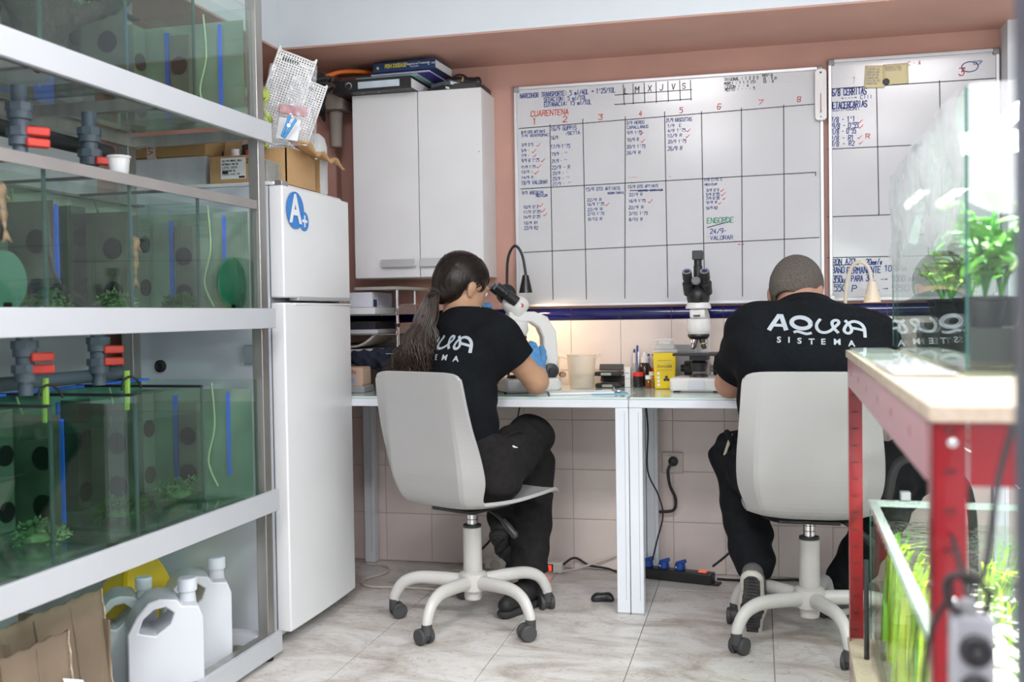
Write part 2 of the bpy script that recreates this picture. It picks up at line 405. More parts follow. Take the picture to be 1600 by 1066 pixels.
obj('plaster', B(-2.1, BACK-.001, 1.05, 2.3, BACK+.0085, 2.7), PINK, wb)
wt = mesh_of(B(.001, -.004, .001, .1992, .004, .1992), 'wall_tile'); wt.materials.append(WTILE)
bt = MB(); K = 9
bt.grid(lambda u, v: (.001+.198*u, -.004-.009*math.sin(math.pi*v), .0012+.0456*v), 1, K); bm_ = mesh_of(bt, 'border_tile'); bm_.materials.append(BTILE)
for i in range(-9, 12):
    x0 = -.328+.1997*i
    if x0 > 2.2 or x0 < -2.05: continue
    for j in range(5): obj('wall_tile', wt, WTILE, wb, loc=(x0, BACK-.001+random.uniform(-.0005, .0005), .0015+.2*j), bevel=.0012)
    obj('border_tile', bm_, BTILE, wb, loc=(x0, BACK-.001, 1.002), solid=.0)
tag(obj('wall_left', B(-2.2, -2.2, 0, -2.06, BACK+.05, 2.7), PINK), kind='structure')
obj('white_paint_field', B(-2.061, -2.2, 0, -2.058, 2.9, 2.7), WHITE, bpy.data.objects['wall_left'])
tag(obj('wall_right', B(2.3, -2.2, 0, 2.4, BACK+.05, 2.7), WHITE), kind='structure')
tag(obj('wall_front', B(-2.2, -2.3, 0, 2.4, -2.2, 2.7), WHITE), kind='structure')
ce = tag(obj('ceiling', B(-2.2, -2.3, 2.62, 2.4, BACK+.05, 2.72), WHITE), kind='structure')
# dropped beam along the back and the left wall: white face, pink underside
bmv = tag(obj('trim_1', B(-2.06, 3.572, 2.042, 2.3, BACK, 2.62), WHITE), kind='structure')
obj('painted_underside', B(-2.06, 3.575, 2.036, 2.3, BACK, 2.0425), PINK, bmv)
bml = tag(obj('trim_2', B(-2.06, -2.2, 2.042, -1.745, 3.5718, 2.62), WHITE), kind='structure')
obj('painted_underside', B(-2.06, 2.5, 2.036, -1.747, 3.5718, 2.0425), PINK, bml)
obj('wall_pier', B(.862, 3.93, 1.06, 1.3, BACK-.01, 2.036), WHITE, wb)
obj('boxed_pipe', B(-1.80, 3.99, 0, -1.70, BACK, 2.036), PINK, wb, bevel=.006)
obj('boxed_pipe', MB().cyl((-1.86, 3.995, 0), (-1.86, 3.995, 2.036), .035), PINK, wb)
# ceiling lamps
for i, (x, y, p) in enumerate(PANELS):
    t = thing('ceiling_lamp', ['square ceiling lamp panel in front of the fish rack', 'square ceiling lamp panel beside the red shelf', 'square ceiling lamp panel behind the camera near the fish rack', 'square ceiling lamp panel behind the camera on the red shelf side'][i], 'lamp', (x, y, 2.59), group='square ceiling lamps')
    m = MB()
    for a in ((-.31, -.31, 0, .31, -.285, .03), (-.31, .285, 0, .31, .31, .03), (-.31, -.285, 0, -.285, .285, .03), (.285, -.285, 0, .31, .285, .03)): m.box(*a)
    obj('frame', m, WENAM, t); obj('diffuser', B(-.284, -.284, .012, .284, .284, .028), M('lamp_diffuser', (.9, .9, .9), .5, emit=6), t)
# ================================================================= whiteboards
WBM = M('whiteboard_enamel', (.60, .605, .625), .16, var=.02, vs=3)
ALU = M('matt_aluminium', (.62, .63, .65), .4, .7, var=.05)
ANGL = M('anodised_corner', (.28, .28, .29), .45, .4)
INK = dict(b=INKB, r=INKR, k=INKK, g=INKG, n=INKN)
W1T=[(-0.918,1.894,0.018,0.385,"NARCOHOR TRANSPORTE: 5 ml/40L → 1'25/10L",'b'),(-0.821,1.874,0.016,0.173,'SEDACION: 5 ml/10L','b'),(-0.820,1.854,0.017,0.192,'EUTANACIA: 15 ml/10L','b'),(-0.875,1.819,0.021,0.156,'CUARENTENA','r'),(-0.865,1.787,0.024,0.011,'1','r'),(-0.745,1.790,0.022,0.021,'2','r'),(-0.603,1.790,0.020,0.022,'3','r'),(-0.443,1.795,0.020,0.014,'4','r'),(-0.286,1.798,0.020,0.015,'5','r'),(-0.144,1.803,0.020,0.018,'6','r'),(0.009,1.812,0.017,0.025,'7','r'),(0.151,1.813,0.019,0.019,'8','r'),(-0.498,1.885,0.023,0.013,'L','k'),(-0.457,1.887,0.023,0.019,'M','k'),(-0.407,1.889,0.022,0.017,'X','k'),(-0.361,1.890,0.022,0.014,'J','k'),(-0.316,1.890,0.022,0.017,'V','k'),(-0.275,1.891,0.020,0.015,'S','k'),(-0.116,1.909,0.011,0.128,'TRIGONAL : 1 2 3 5','k'),(-0.116,1.894,0.010,0.119,'MORCI : 1 1 7 (5)','k'),(-0.114,1.881,0.010,0.090,'LEVON : · 4','k'),(-0.113,1.870,0.010,0.112,'MOTTO : · · · 5','k'),(0.026,1.916,0.009,0.040,'RGV-6','k'),(0.030,1.904,0.008,0.051,'OI · 5 21','k'),(0.030,1.892,0.008,0.037,'CV · 3','k'),(-0.915,1.752,0.011,0.098,'8/9 OTO AFFINIS','b'),(-0.915,1.738,0.010,0.113,'7/9 VENTROMAC','b'),(-0.915,1.702,0.011,0.049,"3/9 0'5",'b'),(-0.916,1.680,0.010,0.033,'5/9 -','b'),(-0.916,1.660,0.010,0.033,'7/9 -','b'),(-0.916,1.638,0.013,0.074,"9/9 R 1'75",'b'),(-0.917,1.614,0.010,0.059,"11/9 1'75",'b'),(-0.917,1.594,0.010,0.049,'13/9 -','b'),(-0.917,1.572,0.010,0.049,'14/9 R','b'),(-0.918,1.549,0.014,0.108,'18/9 VALORAR','b'),(-0.794,1.757,0.016,0.105,'16/9 GUPPIS','b'),(-0.734,1.738,0.013,0.058,'/BETTA','b'),(-0.794,1.723,0.013,0.029,'16/9','b'),(-0.795,1.687,0.014,0.079,"17/9-1'75",'b'),(-0.792,1.658,0.013,0.065,"19/9 - ''",'b'),(-0.792,1.630,0.013,0.063,"21/9 - ''",'b'),(-0.792,1.604,0.014,0.074,'22/9 - R','b'),(-0.790,1.582,0.012,0.063,"23/9 - '",'b'),(-0.790,1.560,0.013,0.070,"25/9 - ''",'b'),(-0.790,1.540,0.012,0.078,"27/9 - ''",'b'),(-0.493,1.765,0.012,0.072,'3/9 HEROS','b'),(-0.490,1.748,0.011,0.084,'CAMALLANUS','b'),(-0.490,1.727,0.011,0.059,"9/9 1'75",'b'),(-0.491,1.699,0.012,0.047,'10/9 R','b'),(-0.493,1.672,0.012,0.075,"20/9 1'75",'b'),(-0.493,1.648,0.012,0.056,'26/9 R','b'),(-0.489,1.549,0.011,0.039,"'''''",'r'),(-0.339,1.765,0.014,0.100,'31/9 RASCUTTAS','b'),(-0.333,1.745,0.011,0.054,'1/9  E','b'),(-0.333,1.726,0.011,0.071,"4/9 1'75",'b'),(-0.334,1.706,0.012,0.057,'10/9 R','b'),(-0.332,1.683,0.012,0.072,"20/9 1'75",'b'),(-0.333,1.655,0.015,0.057,'26/9 R','b'),(-0.331,1.547,0.009,0.011,"''",'r'),(-0.917,1.509,0.013,0.089,'9/9 AREQUIN','b'),(-0.858,1.497,0.010,0.047,'MEDICUM','b'),(-0.911,1.453,0.011,0.062,"10/9 0'3",'b'),(-0.911,1.433,0.011,0.071,"11/9 0'35",'b'),(-0.912,1.413,0.011,0.071,"14/9 0'35",'b'),(-0.910,1.389,0.011,0.059,'16/9 R1','b'),(-0.909,1.368,0.013,0.058,'23/9 R2','b'),(-0.657,1.512,0.013,0.137,'15/9 OTO AFFINIS','b'),(-0.571,1.496,0.008,0.065,'VERMITARIS','b'),(-0.652,1.471,0.011,0.059,'22/9 R','b'),(-0.652,1.454,0.011,0.069,"16/9 1'75",'b'),(-0.651,1.433,0.011,0.061,'22/9 R','b'),(-0.650,1.416,0.011,0.067,"2/10 1'75",'b'),(-0.648,1.395,0.011,0.056,'8/10 R','b'),(-0.490,1.516,0.011,0.119,'15/9 OTO AFFINIS','b'),(-0.451,1.501,0.007,0.098,'VENTRO VERMITUS','b'),(-0.485,1.485,0.011,0.053,'22/9 R','b'),(-0.486,1.460,0.011,0.066,"16/9 1'75",'b'),(-0.488,1.435,0.011,0.060,'22/9 R','b'),(-0.486,1.411,0.011,0.074,"2/10 1'75",'b'),(-0.487,1.388,0.011,0.055,'8/10 R','b'),(-0.196,1.530,0.009,0.070,'7/9 CITS C','b'),(-0.193,1.514,0.007,0.047,'MEDICUM','b'),(-0.187,1.490,0.010,0.048,"3/9 0'3",'b'),(-0.188,1.474,0.010,0.051,"5/9 0'35",'b'),(-0.188,1.459,0.010,0.051,"7/9 0'35",'b'),(-0.188,1.443,0.010,0.042,'9/9 R','b'),(-0.190,1.422,0.010,0.045,'16/9 R2','b'),(-0.186,1.369,0.020,0.103,'ENGORDE','g'),(-0.175,1.328,0.018,0.065,'24/9-','b'),(-0.174,1.304,0.015,0.087,'VALORAR','b'),(-0.188,1.308,0.009,0.011,"'",'r'),(-0.072,1.278,0.011,0.030,'↔','r')]
W2T=[(0.268,1.827,0.024,0.134,'26/8 CERRITAS','b'),(0.312,1.810,0.013,0.111,'←---→ CIII','b'),(0.270,1.780,0.023,0.134,'METACERCARIAS','b'),(0.281,1.770,0.011,0.099,'EDIMSONI','b'),(0.264,1.728,0.019,0.097,"27/8 - 1'1",'b'),(0.269,1.705,0.019,0.104,"29/8 - 0'55",'b'),(0.269,1.684,0.019,0.095,"31/8 - 0'55",'b'),(0.271,1.659,0.019,0.085,'2/8 - R1','b'),(0.271,1.639,0.017,0.088,'9/8 - R2','b'),(0.546,1.922,0.013,0.045,'C - A','r'),(0.719,1.873,0.026,0.026,'3','r'),(0.349,1.870,0.022,0.021,'1','n'),(0.770,1.909,0.013,0.031,'CCP','b'),(0.397,1.662,0.017,0.018,'R','r'),(0.277,1.197,0.021,0.090,'RON AZOL','b'),(0.396,1.194,0.021,0.059,'20mg/g','b'),(0.275,1.166,0.023,0.045,'BAÑO','b'),(0.327,1.163,0.023,0.122,'PERMANENTE','b'),(0.461,1.168,0.021,0.079,'10 min','b'),(0.278,1.130,0.025,0.056,'350ug','b'),(0.343,1.133,0.021,0.043,'PARA','b'),(0.395,1.133,0.023,0.036,'35L','b'),(0.445,1.132,0.013,0.032,'→','b'),(0.488,1.130,0.021,0.079,'5500 ml','b'),(0.282,1.098,0.023,0.043,'550','b'),(0.345,1.095,0.023,0.020,'P','b'),(0.404,1.098,0.023,0.039,'55L','b'),(0.454,1.097,0.013,0.023,'→','b'),(0.488,1.094,0.021,0.062,'550','b')]
W1L=[(-0.925,1.774,0.213,1.801),(-0.921,1.532,0.217,1.546),(0.217,1.546,0.217,1.532),(-0.912,1.277,0.228,1.301),(-0.798,1.783,-0.795,1.110),(-0.665,1.797,-0.660,1.107),(-0.497,1.796,-0.507,1.104),(-0.344,1.806,-0.339,1.101),(-0.203,1.799,-0.198,1.114),(-0.053,1.803,-0.055,1.126),(0.103,1.804,0.101,1.138),(-0.504,1.921,-0.500,1.842),(-0.465,1.922,-0.465,1.844),(-0.422,1.922,-0.420,1.845),(-0.376,1.922,-0.375,1.843),(-0.330,1.922,-0.329,1.845),(-0.285,1.922,-0.283,1.845),(-0.244,1.921,-0.242,1.844),(-0.537,1.883,-0.238,1.885),(-0.538,1.846,-0.240,1.849),(-0.482,1.507,-0.354,1.503),(-0.186,1.352,-0.099,1.373)]
W2L=[(0.261,1.854,0.856,1.855),(0.260,1.630,0.711,1.629),(0.258,1.377,0.710,1.377),(0.257,1.224,0.778,1.220),(0.436,1.853,0.442,1.380),(0.654,1.859,0.661,1.379),(0.275,1.195,0.369,1.196)]
W1C=[(-0.853,1.706,0.013),(-0.873,1.683,0.015),(-0.868,1.664,0.011),(-0.836,1.644,0.013),(-0.854,1.621,0.015),(-0.864,1.598,0.015),(-0.440,1.729,0.012),(-0.436,1.700,0.012),(-0.260,1.731,0.012),(-0.263,1.709,0.012),(-0.847,1.467,0.015),(-0.839,1.445,0.015),(-0.829,1.427,0.011),(-0.579,1.459,0.013),(-0.412,1.465,0.016),(-0.134,1.495,0.011),(-0.132,1.481,0.014),(-0.126,1.462,0.009),(-0.142,1.445,0.008)]
W2C=[(0.368,1.729,0.016),(0.372,1.710,0.014),(0.368,1.671,0.013),(0.373,1.650,0.012)]
def board(x0, x1, z0, z1, label, T, Lr, Ck, lw):
    cx, cz = (x0+x1)/2, (z0+z1)/2; y = 4.028
    t = thing('whiteboard', label, 'whiteboard', (cx, BACK-.004, z0))
    def lb(*a): return B(*[a[i]-[cx, BACK-.004, z0][i % 3] for i in range(6)])
    obj('writing_surface', lb(x0+.004, y+.001, z0+.004, x1-.004, BACK-.0045, z1-.004), WBM, t)
    w = .013
    for (nm, a) in (('frame_rail', (x0, y-.006, z1-w, x1, BACK-.004, z1)), ('frame_rail', (x0, y-.006, z0, x1, BACK-.004, z0+w)), ('frame_stile', (x0, y-.006, z0+w, x0+w, BACK-.004, z1-w)), ('frame_stile', (x1-w, y-.006, z0+w, x1, BACK-.004, z1-w))):
        obj(nm, lb(*a), ALU, t, bevel=.002)
    for (sx, sz) in ((x0, z0), (x1-.022, z0), (x0, z1-.022), (x1-.022, z1-.022)):
        obj('corner_cap', lb(sx-.001, y-.008, sz-.001, sx+.023, BACK-.0045, sz+.023), ANGL if sz > z0 else ALU, t, bevel=.004)
    loc = (-cx, y-.0005-(BACK-.004), -z0)
    for (a, b, c, d) in Lr:
        g = MB(); ribbon(g, [(a, b), (c, d)], .003); obj('ruled_line', g, INKK, t, sharp=0, loc=loc)
    up_ = (loc[0], loc[1]-.0004, loc[2])
    for (x, z, h, w_, s, c) in T:
        g = MB(); strokes(g, x, z, h, w_, s, max(.0018, min(lw, h*.145)))
        if g.v: obj(dict(b='blue', r='red', k='black', g='green', n='wiped')[c]+'_handwriting', g, INK[c], t, sharp=0, loc=up_)
    for (x, z, s) in Ck:
        g = MB(); ribbon(g, [(x, z-s*.3), (x+s*.3, z-s*.6), (x+s*1.1, z+s*.25)], .0024); obj('red_tick', g, INKR, t, sharp=0, loc=up_)
    return t
W1L = [(a, b, c, (1.085 if d < 1.2 else d)) for a, b, c, d in W1L]
board(-.944, .247, 1.0575, 1.9395, 'large whiteboard ruled in numbered columns behind the two microscopes', W1T, W1L, W1C, .0036)
cc = []; 
for k in range(25): cc.append((.757+.028*math.cos(k*.26), 1.902+.018*math.sin(k*.26)))
b2 = board(.264, .856, 1.0605, 1.962, 'smaller whiteboard with sticky notes above the bowed head', W2T, W2L, W2C, .0036)
g = MB(); ribbon(g, cc, .003); obj('blue_handwriting', g, INKB, b2, sharp=0, loc=(-.56, 4.0265-(BACK-.004), -1.0605))
NOTE = M('pale_yellow_paper', (.74, .66, .38), .8, var=.04)
for (x, z, w, h, rz, lab, lines) in ((.428, 1.888, .072, .082, R(3), 'pale yellow sticky note full of small writing on the smaller whiteboard', 6), (.503, 1.893, .088, .076, R(-1), 'pale yellow sticky note nearly blank on the smaller whiteboard', 2)):
    t = thing('sticky_note', lab, 'note', (x, 4.0255, z-h/2)); t.rotation_euler = (0, rz, 0)
    g = MB().grid(lambda u, v: ((u-.5)*w, -.004*(1-v)**2, v*h), 6, 6); obj('paper', g, NOTE, t, solid=.0006)
    g = MB()
    for i in range(lines): strokes(g, -w*.42, h*(.84-.13*i)-.004, .006, w*random.uniform(.5, .8), random.choice(['BONDEX SAL', 'ACUA CORR', 'TRATAR B1', 'CAMBIO H2O']), .0012)
    obj('handwriting', g, INKN, t, sharp=0, loc=(0, -.0052, 0))
for (x, z, lab) in ((.4686, 1.866, 'black round magnet pinning the sticky notes'), (.570, 1.612, 'black round magnet alone in the middle of the smaller whiteboard')):
    t = thing('magnet', lab, 'magnet', (x, 4.027, z)); rx = Matrix.Rotation(R(90), 4, 'X')
    obj('disc', MB().lathe([(0.011, 0), (.0125, .002), (.0125, .006), (.011, .008), (.006, .0085), (0, .0085)], m=rx), BLKP, t)
    obj('grip', MB().lathe([(.004, .008), (.0055, .010), (.005, .012), (0, .0125)], m=rx), DGREY, t)
# thermometer hanging between the boards
t = thing('thermometer', 'white wall thermometer hanging between the two whiteboards', 'thermometer', (.2365, 4.012, 1.735))
pl = [(-.021, .01), (-.014, .002), (0, 0), (.014, .002), (.021, .01), (.021, .182), (.014, .19), (0, .193), (-.014, .19), (-.021, .182)]
obj('backing', MB().prism(pl, .006, Matrix.Rotation(R(90), 4, 'X')), WPLAS, t, bevel=.0015)
obj('tube', MB().cyl((0, -.008, .032), (0, -.008, .16), .0028), GLASS('clear_glass', (.97, .98, .98)), t)
obj('fluid', MB().cyl((0, -.008, .034), (0, -.008, .10), .0012), REDP, t)
obj('bulb', MB().ball((0, -.008, .032), .005), CHROME, t)
g = MB()
for i in range(22):
    for s in (-1, 1): g.box(s*.008 if s > 0 else -.015, -.0066, .045+i*.005, .015 if s > 0 else -.008, -.0061, .0456+i*.005)
obj('scale_marks', g, INKN, t, sharp=0); obj('hanging_hole', MB().cyl((0, -.0064, .178), (0, -.0061, .178), .004), DGREY, t); obj('lower_hole', MB().cyl((0, -.0064, .014), (0, -.0061, .014), .0025), DGREY, t)
# ================================================================= fridge (door faces the room, +X)
FX, FY0, FY1, FZ = -1.423, 2.925, 3.452, 1.454
t = thing('fridge', 'white two-door fridge with a blue sticker beside the fish rack', 'fridge', (FX-.29, (FY0+FY1)/2, 0))
ox, oy = FX-.29, (FY0+FY1)/2
def fb(x0, y0, z0, x1, y1, z1): return B(x0-ox, y0-oy, z0, x1-ox, y1-oy, z1)
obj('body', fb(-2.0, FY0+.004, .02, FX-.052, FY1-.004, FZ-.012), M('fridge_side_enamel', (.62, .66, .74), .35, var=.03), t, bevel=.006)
obj('top_panel', fb(-2.0, FY0, FZ-.012, FX-.03, FY1, FZ), WENAM, t, bevel=.004)
def door(nm, z0, z1):
    m = MB(); n = 10
    def f(u, v):
        # slightly bowed door skin
        return (FX-ox+.008*math.sin(math.pi*u)-.006, FY0-oy+(FY1-FY0)*u, z0+(z1-z0)*v)
    m.grid(f, n, 1)
    d = MB(); P = [(FY0-oy+(FY1-FY0)*i/n, FX-ox-.002+.006*math.sin(math.pi*i/n)) for i in range(n+1)]+[(FY1-oy, FX-ox-.05), (FY0-oy, FX-ox-.05)]
    d.prism(P, z1-z0, Matrix(((0, 1, 0, 0), (1, 0, 0, 0), (0, 0, 1, z0), (0, 0, 0, 1))))
    return obj(nm, d, WENAM, t, bevel=.005)
d1 = door('freezer_door', 1.092, FZ-.014); d2 = door('fridge_door', .045, 1.076)
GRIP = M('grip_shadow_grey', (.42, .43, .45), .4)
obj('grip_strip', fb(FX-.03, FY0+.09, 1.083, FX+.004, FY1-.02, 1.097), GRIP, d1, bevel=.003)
obj('grip_strip', fb(FX-.03, FY0+.06, 1.068, FX+.005, FY1-.005, 1.0755), WENAM, d2, bevel=.003)
obj('hinge', fb(FX-.04, FY1-.10, 1.0765, FX+.003, FY1-.01, 1.0835), STEEL, t, bevel=.002)
obj('hinge', fb(FX-.05, FY0+.005, FZ-.016, FX-.005, FY0+.05, FZ+.002), STEEL, t, bevel=.002)
obj('gasket', fb(FX-.053, FY0+.006, .05, FX-.049, FY1-.006, FZ-.02), GREYP, t)
for y in (FY0+.04, FY1-.04): obj('foot', MB().cyl((FX-.1-ox, y-oy, 0), (FX-.1-ox, y-oy, .03), .018), BLKP, t)
obj('back_foot', fb(-1.98, FY0+.02, 0, -1.94, FY1-.02, .022), BLKP, t)
STK = M('sticker_blue', (.02, .20, .60), .4); STW = M('sticker_white', (.85, .86, .88), .4)
yx, zx = 3.003, 1.368
o = obj('sticker', MB().lathe([(0, 0), (.062, 0), (.062, .0012), (0, .0012)], n=40, m=Matrix.Rotation(R(90), 4, 'Y')), STK, t, loc=(FX-ox+.0035, yx-oy, zx)); o.scale = (1, 1.0, .95)
o2 = obj('sticker', MB().lathe([(0, 0), (.031, 0), (.031, .0014), (0, .0014)], n=32, m=Matrix.Rotation(R(90), 4, 'Y')), STK, t, loc=(FX-ox+.0045, yx+.062-oy, zx-.03))
text_obj('letter_a', 'A', .125, STW, t, (FX-ox+.0062, yx-oy-.004, zx), RIGHT, bold=.0035, sx=.95)
text_obj('plus_sign', '+', .075, STW, t, (FX-ox+.0065, yx+.062-oy, zx-.033), RIGHT, bold=.0012)
# latch plate and rubber bung on the fridge side
tag(obj('side_bung', MB().lathe([(.020, 0), (.020, .006), (.012, .012), (.008, .008), (0, .008)], m=Matrix.Rotation(R(90), 4, 'X'), c=(-1.862-ox, FY0-oy+.003, .88)), RUBBER, t))
obj('side_latch', fb(-1.562, FY0-.010, .885, -1.52, FY0+.004, .945), CHROME, t, bevel=.002)
# ================================================================= on top of the fridge
TZ = FZ+.0005
t = thing('storage_box', 'open cardboard box with a torn flap on top of the fridge', 'box', (-1.60, 3.17, TZ))
m = MB().box(-.09, -.13, 0, .135, .13, .004).box(-.09, -.13, 0, .135, -.126, .12).box(-.09, .126, 0, .135, .13, .12).box(-.09, -.13, 0, -.086, .13, .12).box(.131, -.13, 0, .135, .09, .125)
obj('carton', m, CARD, t)
obj('flap', MB().grid(lambda u, v: (.135+.075*v, -.13+.30*u, .122+.012*math.sin(3*u)*v-.028*v+(.014*math.sin(18*u)*v if v > .9 else 0)+.035*(1-u)**4), 16, 4), CARD, t, solid=.005)
t = thing('white_tub', 'stack of white plastic tubs behind the cardboard box on the fridge', 'tub', (-1.61, 3.385, TZ))
obj('tub', MB().lathe([(0, 0), (.045, 0), (.052, .11), (.055, .112), (.055, .118), (0, .118)]), WPLAS, t)
obj('lid', MB().lathe([(.057, .112), (.057, .128), (.0, .13)]), WPLAS, t); obj('rim', MB().lathe([(.048, .006), (.051, .006), (.051, .014), (.048, .014)]), WPLAS, t)
t = thing('plastic_bottle', 'translucent rounded plastic bottle behind the crinkled bag on the fridge', 'bottle', (-1.50, 3.345, TZ))
obj('body', MB().lathe([(.035, 0), (.04, .01), (.04, .17), (.032, .20), (.016, .215), (0, .215)]), M('milky_plastic', (.72, .73, .74), .35, alpha=.75), t)
# perforated baskets leaning up
def basket(name, label, loc, w, h, rot):
    t = thing(name, label, 'basket', loc); t.rotation_euler = rot
    m = MB(); nx, nz = int(w/.0085), int(h/.0085)
    for i in range(nx+1):
        x = -w/2+w*i/nx; m.box(x-.0021, -.001, 0, x+.0021, .001, h)
    for j in range(nz+1):
        z = h*j/nz; m.box(-w/2, -.0011, z-.0021, w/2, .0011, z+.0021)
    tag(obj('perforated_face', m, WPLAS, t, sharp=0), kind='stuff')
    m = MB()
    m.tube([(-w/2, 0, 0), (-w/2, 0, h-.012), (-w/2+.012, 0, h), (w/2-.012, 0, h), (w/2, 0, h-.012), (w/2, 0, 0)], .0035, 8, 4)
    obj('rim', m, WPLAS, t)
    m = MB()
    for i in range(7): m.box(-w/2+.02+i*.008, -.0016, h-.028, -w/2+.025+i*.008, .0016, h-.017)
    obj('handle_slots', m, DGREY, t)
    obj('side', MB().box(-w/2, 0, 0, -w/2+.003, .06, h*.96).box(w/2-.003, 0, 0, w/2, .06, h*.96).box(-w/2, 0, h*.93, w/2, .06, h*.94), WPLAS, t)
basket('basket', 'taller white perforated plastic basket standing on the fridge', (-1.565, 3.10, TZ+.13), .125, .335, (R(-6), R(19), R(28)))
basket('basket', 'shorter white perforated plastic basket leaning behind the taller one', (-1.545, 3.19, TZ+.12), .115, .275, (R(-6), R(20), R(28)))
FILM = GLASS('crinkled_film', (.97, .97, .98), ior=1.6, rough=.12, ndiff=.22, dcol=(.85, .86, .9), wave=26)
t = thing('plastic_bag', 'crinkled clear plastic bag of supplies on top of the fridge', 'bag', (-1.47, 3.07, TZ+.125))
def bagf(u, v):
    th = 2*math.pi*u; w = .085*(1-.15*v)+.006*math.sin(9*th+14*v); d = .05*(1-.75*v)+.006*math.sin(7*th+21*v)
    return (w*math.cos(th)*.95+.02*v, d*math.sin(th)+w*math.cos(th)*.3, .26*v+.012*math.sin(3*th)*v)
obj('film', MB().grid(bagf, 48, 22), FILM, t)
obj('pink_packet', MB().cbox((.012, .01, .12), (.09, .02, .03), (0, R(8), R(15))), M('pink_tissue', (.65, .30, .32), .8, var=.3, vs=40), t, bevel=.006)
obj('paper_card', MB().cbox((.022, -.045, .05), (.068, .002, .07), (R(-10), R(9), R(18))), PAPER, t)
g = MB()
for i in range(4): strokes(g, -.01, .065-.012*i, .006, .055, 'CLORURO AMI'[i:i+8], .0012)
obj('card_print', g, INKN, t, sharp=0, loc=(.004, -.055, 0), rot=(R(-10), R(9), R(18)))
t = thing('dried_weed', 'pale green leafy packet beside the crinkled bag on the fridge', 'packet', (-1.555, 3.02, TZ+.12))
obj('leaves', MB().grid(lambda u, v: ((u-.5)*.075+.01*math.sin(17*v), .012*math.sin(11*u+9*v), .19*v), 14, 16), M('pale_green_leaf', (.42, .52, .10), .6, var=.35, vs=35), t, solid=.014)
obj('sleeve', MB().grid(lambda u, v: ((u-.5)*.088, -.012+.004*math.sin(15*u+9*v), .195*v), 10, 10), FILM, t)
t = thing('clothespin', 'bright blue clothespin clipped to the crinkled bag', 'clothespin', (-1.447, 2.985, TZ+.145)); t.rotation_euler = (0, R(28), R(20))
BL = M('bright_blue_plastic', (.02, .25, .62), .35)
for s in (-1, 1): obj('jaw', MB().cbox((s*.007, 0, .032), (.008, .014, .07), (0, R(6*s), 0)), BL, t, bevel=.0015)
obj('spring', MB().cyl((0, -.009, .038), (0, .009, .038), .005), CHROME, t)
# styrofoam and boxes on the near side of the fridge top, seen through the rack
t = thing('foam_box', 'white foam box taped under a cardboard lid on the fridge', 'box', (-1.86, 3.06, TZ))
FOAM = M('white_foam', (.60, .63, .66), .8, var=.05, vs=30)
obj('foam_body', B(-.10, -.10, 0, .155, .03, .095), FOAM, t, bevel=.004); obj('cardboard_lid', B(-.105, -.105, .0955, .16, .035, .155), M('brown_tape_carton', (.36, .22, .09), .6, var=.15), t, bevel=.003)
obj('tape', B(-.05, -.1068, .09, -.02, .0355, .1565), M('pale_tape', (.60, .52, .45), .3), t)
text_obj('red_print', 'VN', .03, M('print_red', (.35, .05, .05), .6), t, (-.035, -.1075, .125), (R(90), R(-90), 0))
# ================================================================= wall cabinet
CX0, CX1, CY, CZ0, CZ1 = -1.562, -1.030, 3.842, 1.179, 1.907
t = thing('wall_cabinet', 'white two-door wall cabinet above the letter trays', 'cabinet', ((CX0+CX1)/2, BACK-.002, CZ0))
cx, cy, cz = (CX0+CX1)/2, BACK-.002, CZ0
def cb(x0, y0, z0, x1, y1, z1): return B(x0-cx, y0-cy, z0-cz, x1-cx, y1-cy, z1-cz)
obj('carcass', cb(CX0, CY+.018, CZ0, CX1, BACK-.003, CZ1), LAMIN, t, bevel=.0015)
mid = -1.289
for (a, b, hx0, hx1) in ((CX0, mid-.0015, -1.442, -1.305), (mid+.0015, CX1, -1.283, -1.146)):
    d = obj('door', cb(a, CY, CZ0+.002, b, CY+.017, CZ1), LAMIN, t, bevel=.0015)
    h = cb(hx0, CY-.022, 1.222, hx1, CY-.0005, 1.226); h.box(hx0-cx, CY-.022-cy, 1.222-cz, hx1-cx, CY-.019-cy, 1.252-cz)
    obj('handle', h, M('satin_handle', (.55, .55, .55), .35, .3), d, bevel=.001)
obj('hinge_cap', MB().cyl((CX1-.012-cx, CY-.001-cy, 1.66-cz), (CX1-.012-cx, CY+.001-cy, 1.66-cz), .002), DGREY, t)
# ---- things on the cabinet
t = thing('ring_binder', 'black ring binder lying on the wall cabinet', 'binder', (-1.452, 3.87, CZ1+.0005))
t.rotation_euler = (0, 0, R(-2))
obj('cover', B(-.165, -.09, 0, .165, .16, .003).box(-.165, -.09, .045, .165, .16, .048).box(-.165, -.093, 0, .165, -.089, .048), BLKP, t, bevel=.001)
obj('pages', B(-.155, -.08, .004, .163, .15, .040), PAPER, t)
obj('spine_label', B(-.055, -.0945, .011, .118, -.0928, .037), M('label_pale_blue', (.55, .66, .74), .6, var=.12, vs=14), t)
obj('finger_ring', MB().lathe([(.0125, 0), (.0145, .001), (.0145, .0025), (.0105, .0025), (.0105, 0)], m=Matrix.Rotation(R(90), 4, 'X'), c=(-.095, -.0925, .024)), CHROME, t)
for x in (-.05, .02): obj('rivet', MB().ball((x, -.06, -.0004), (.005, .005, .0008), 10), CHROME, t)
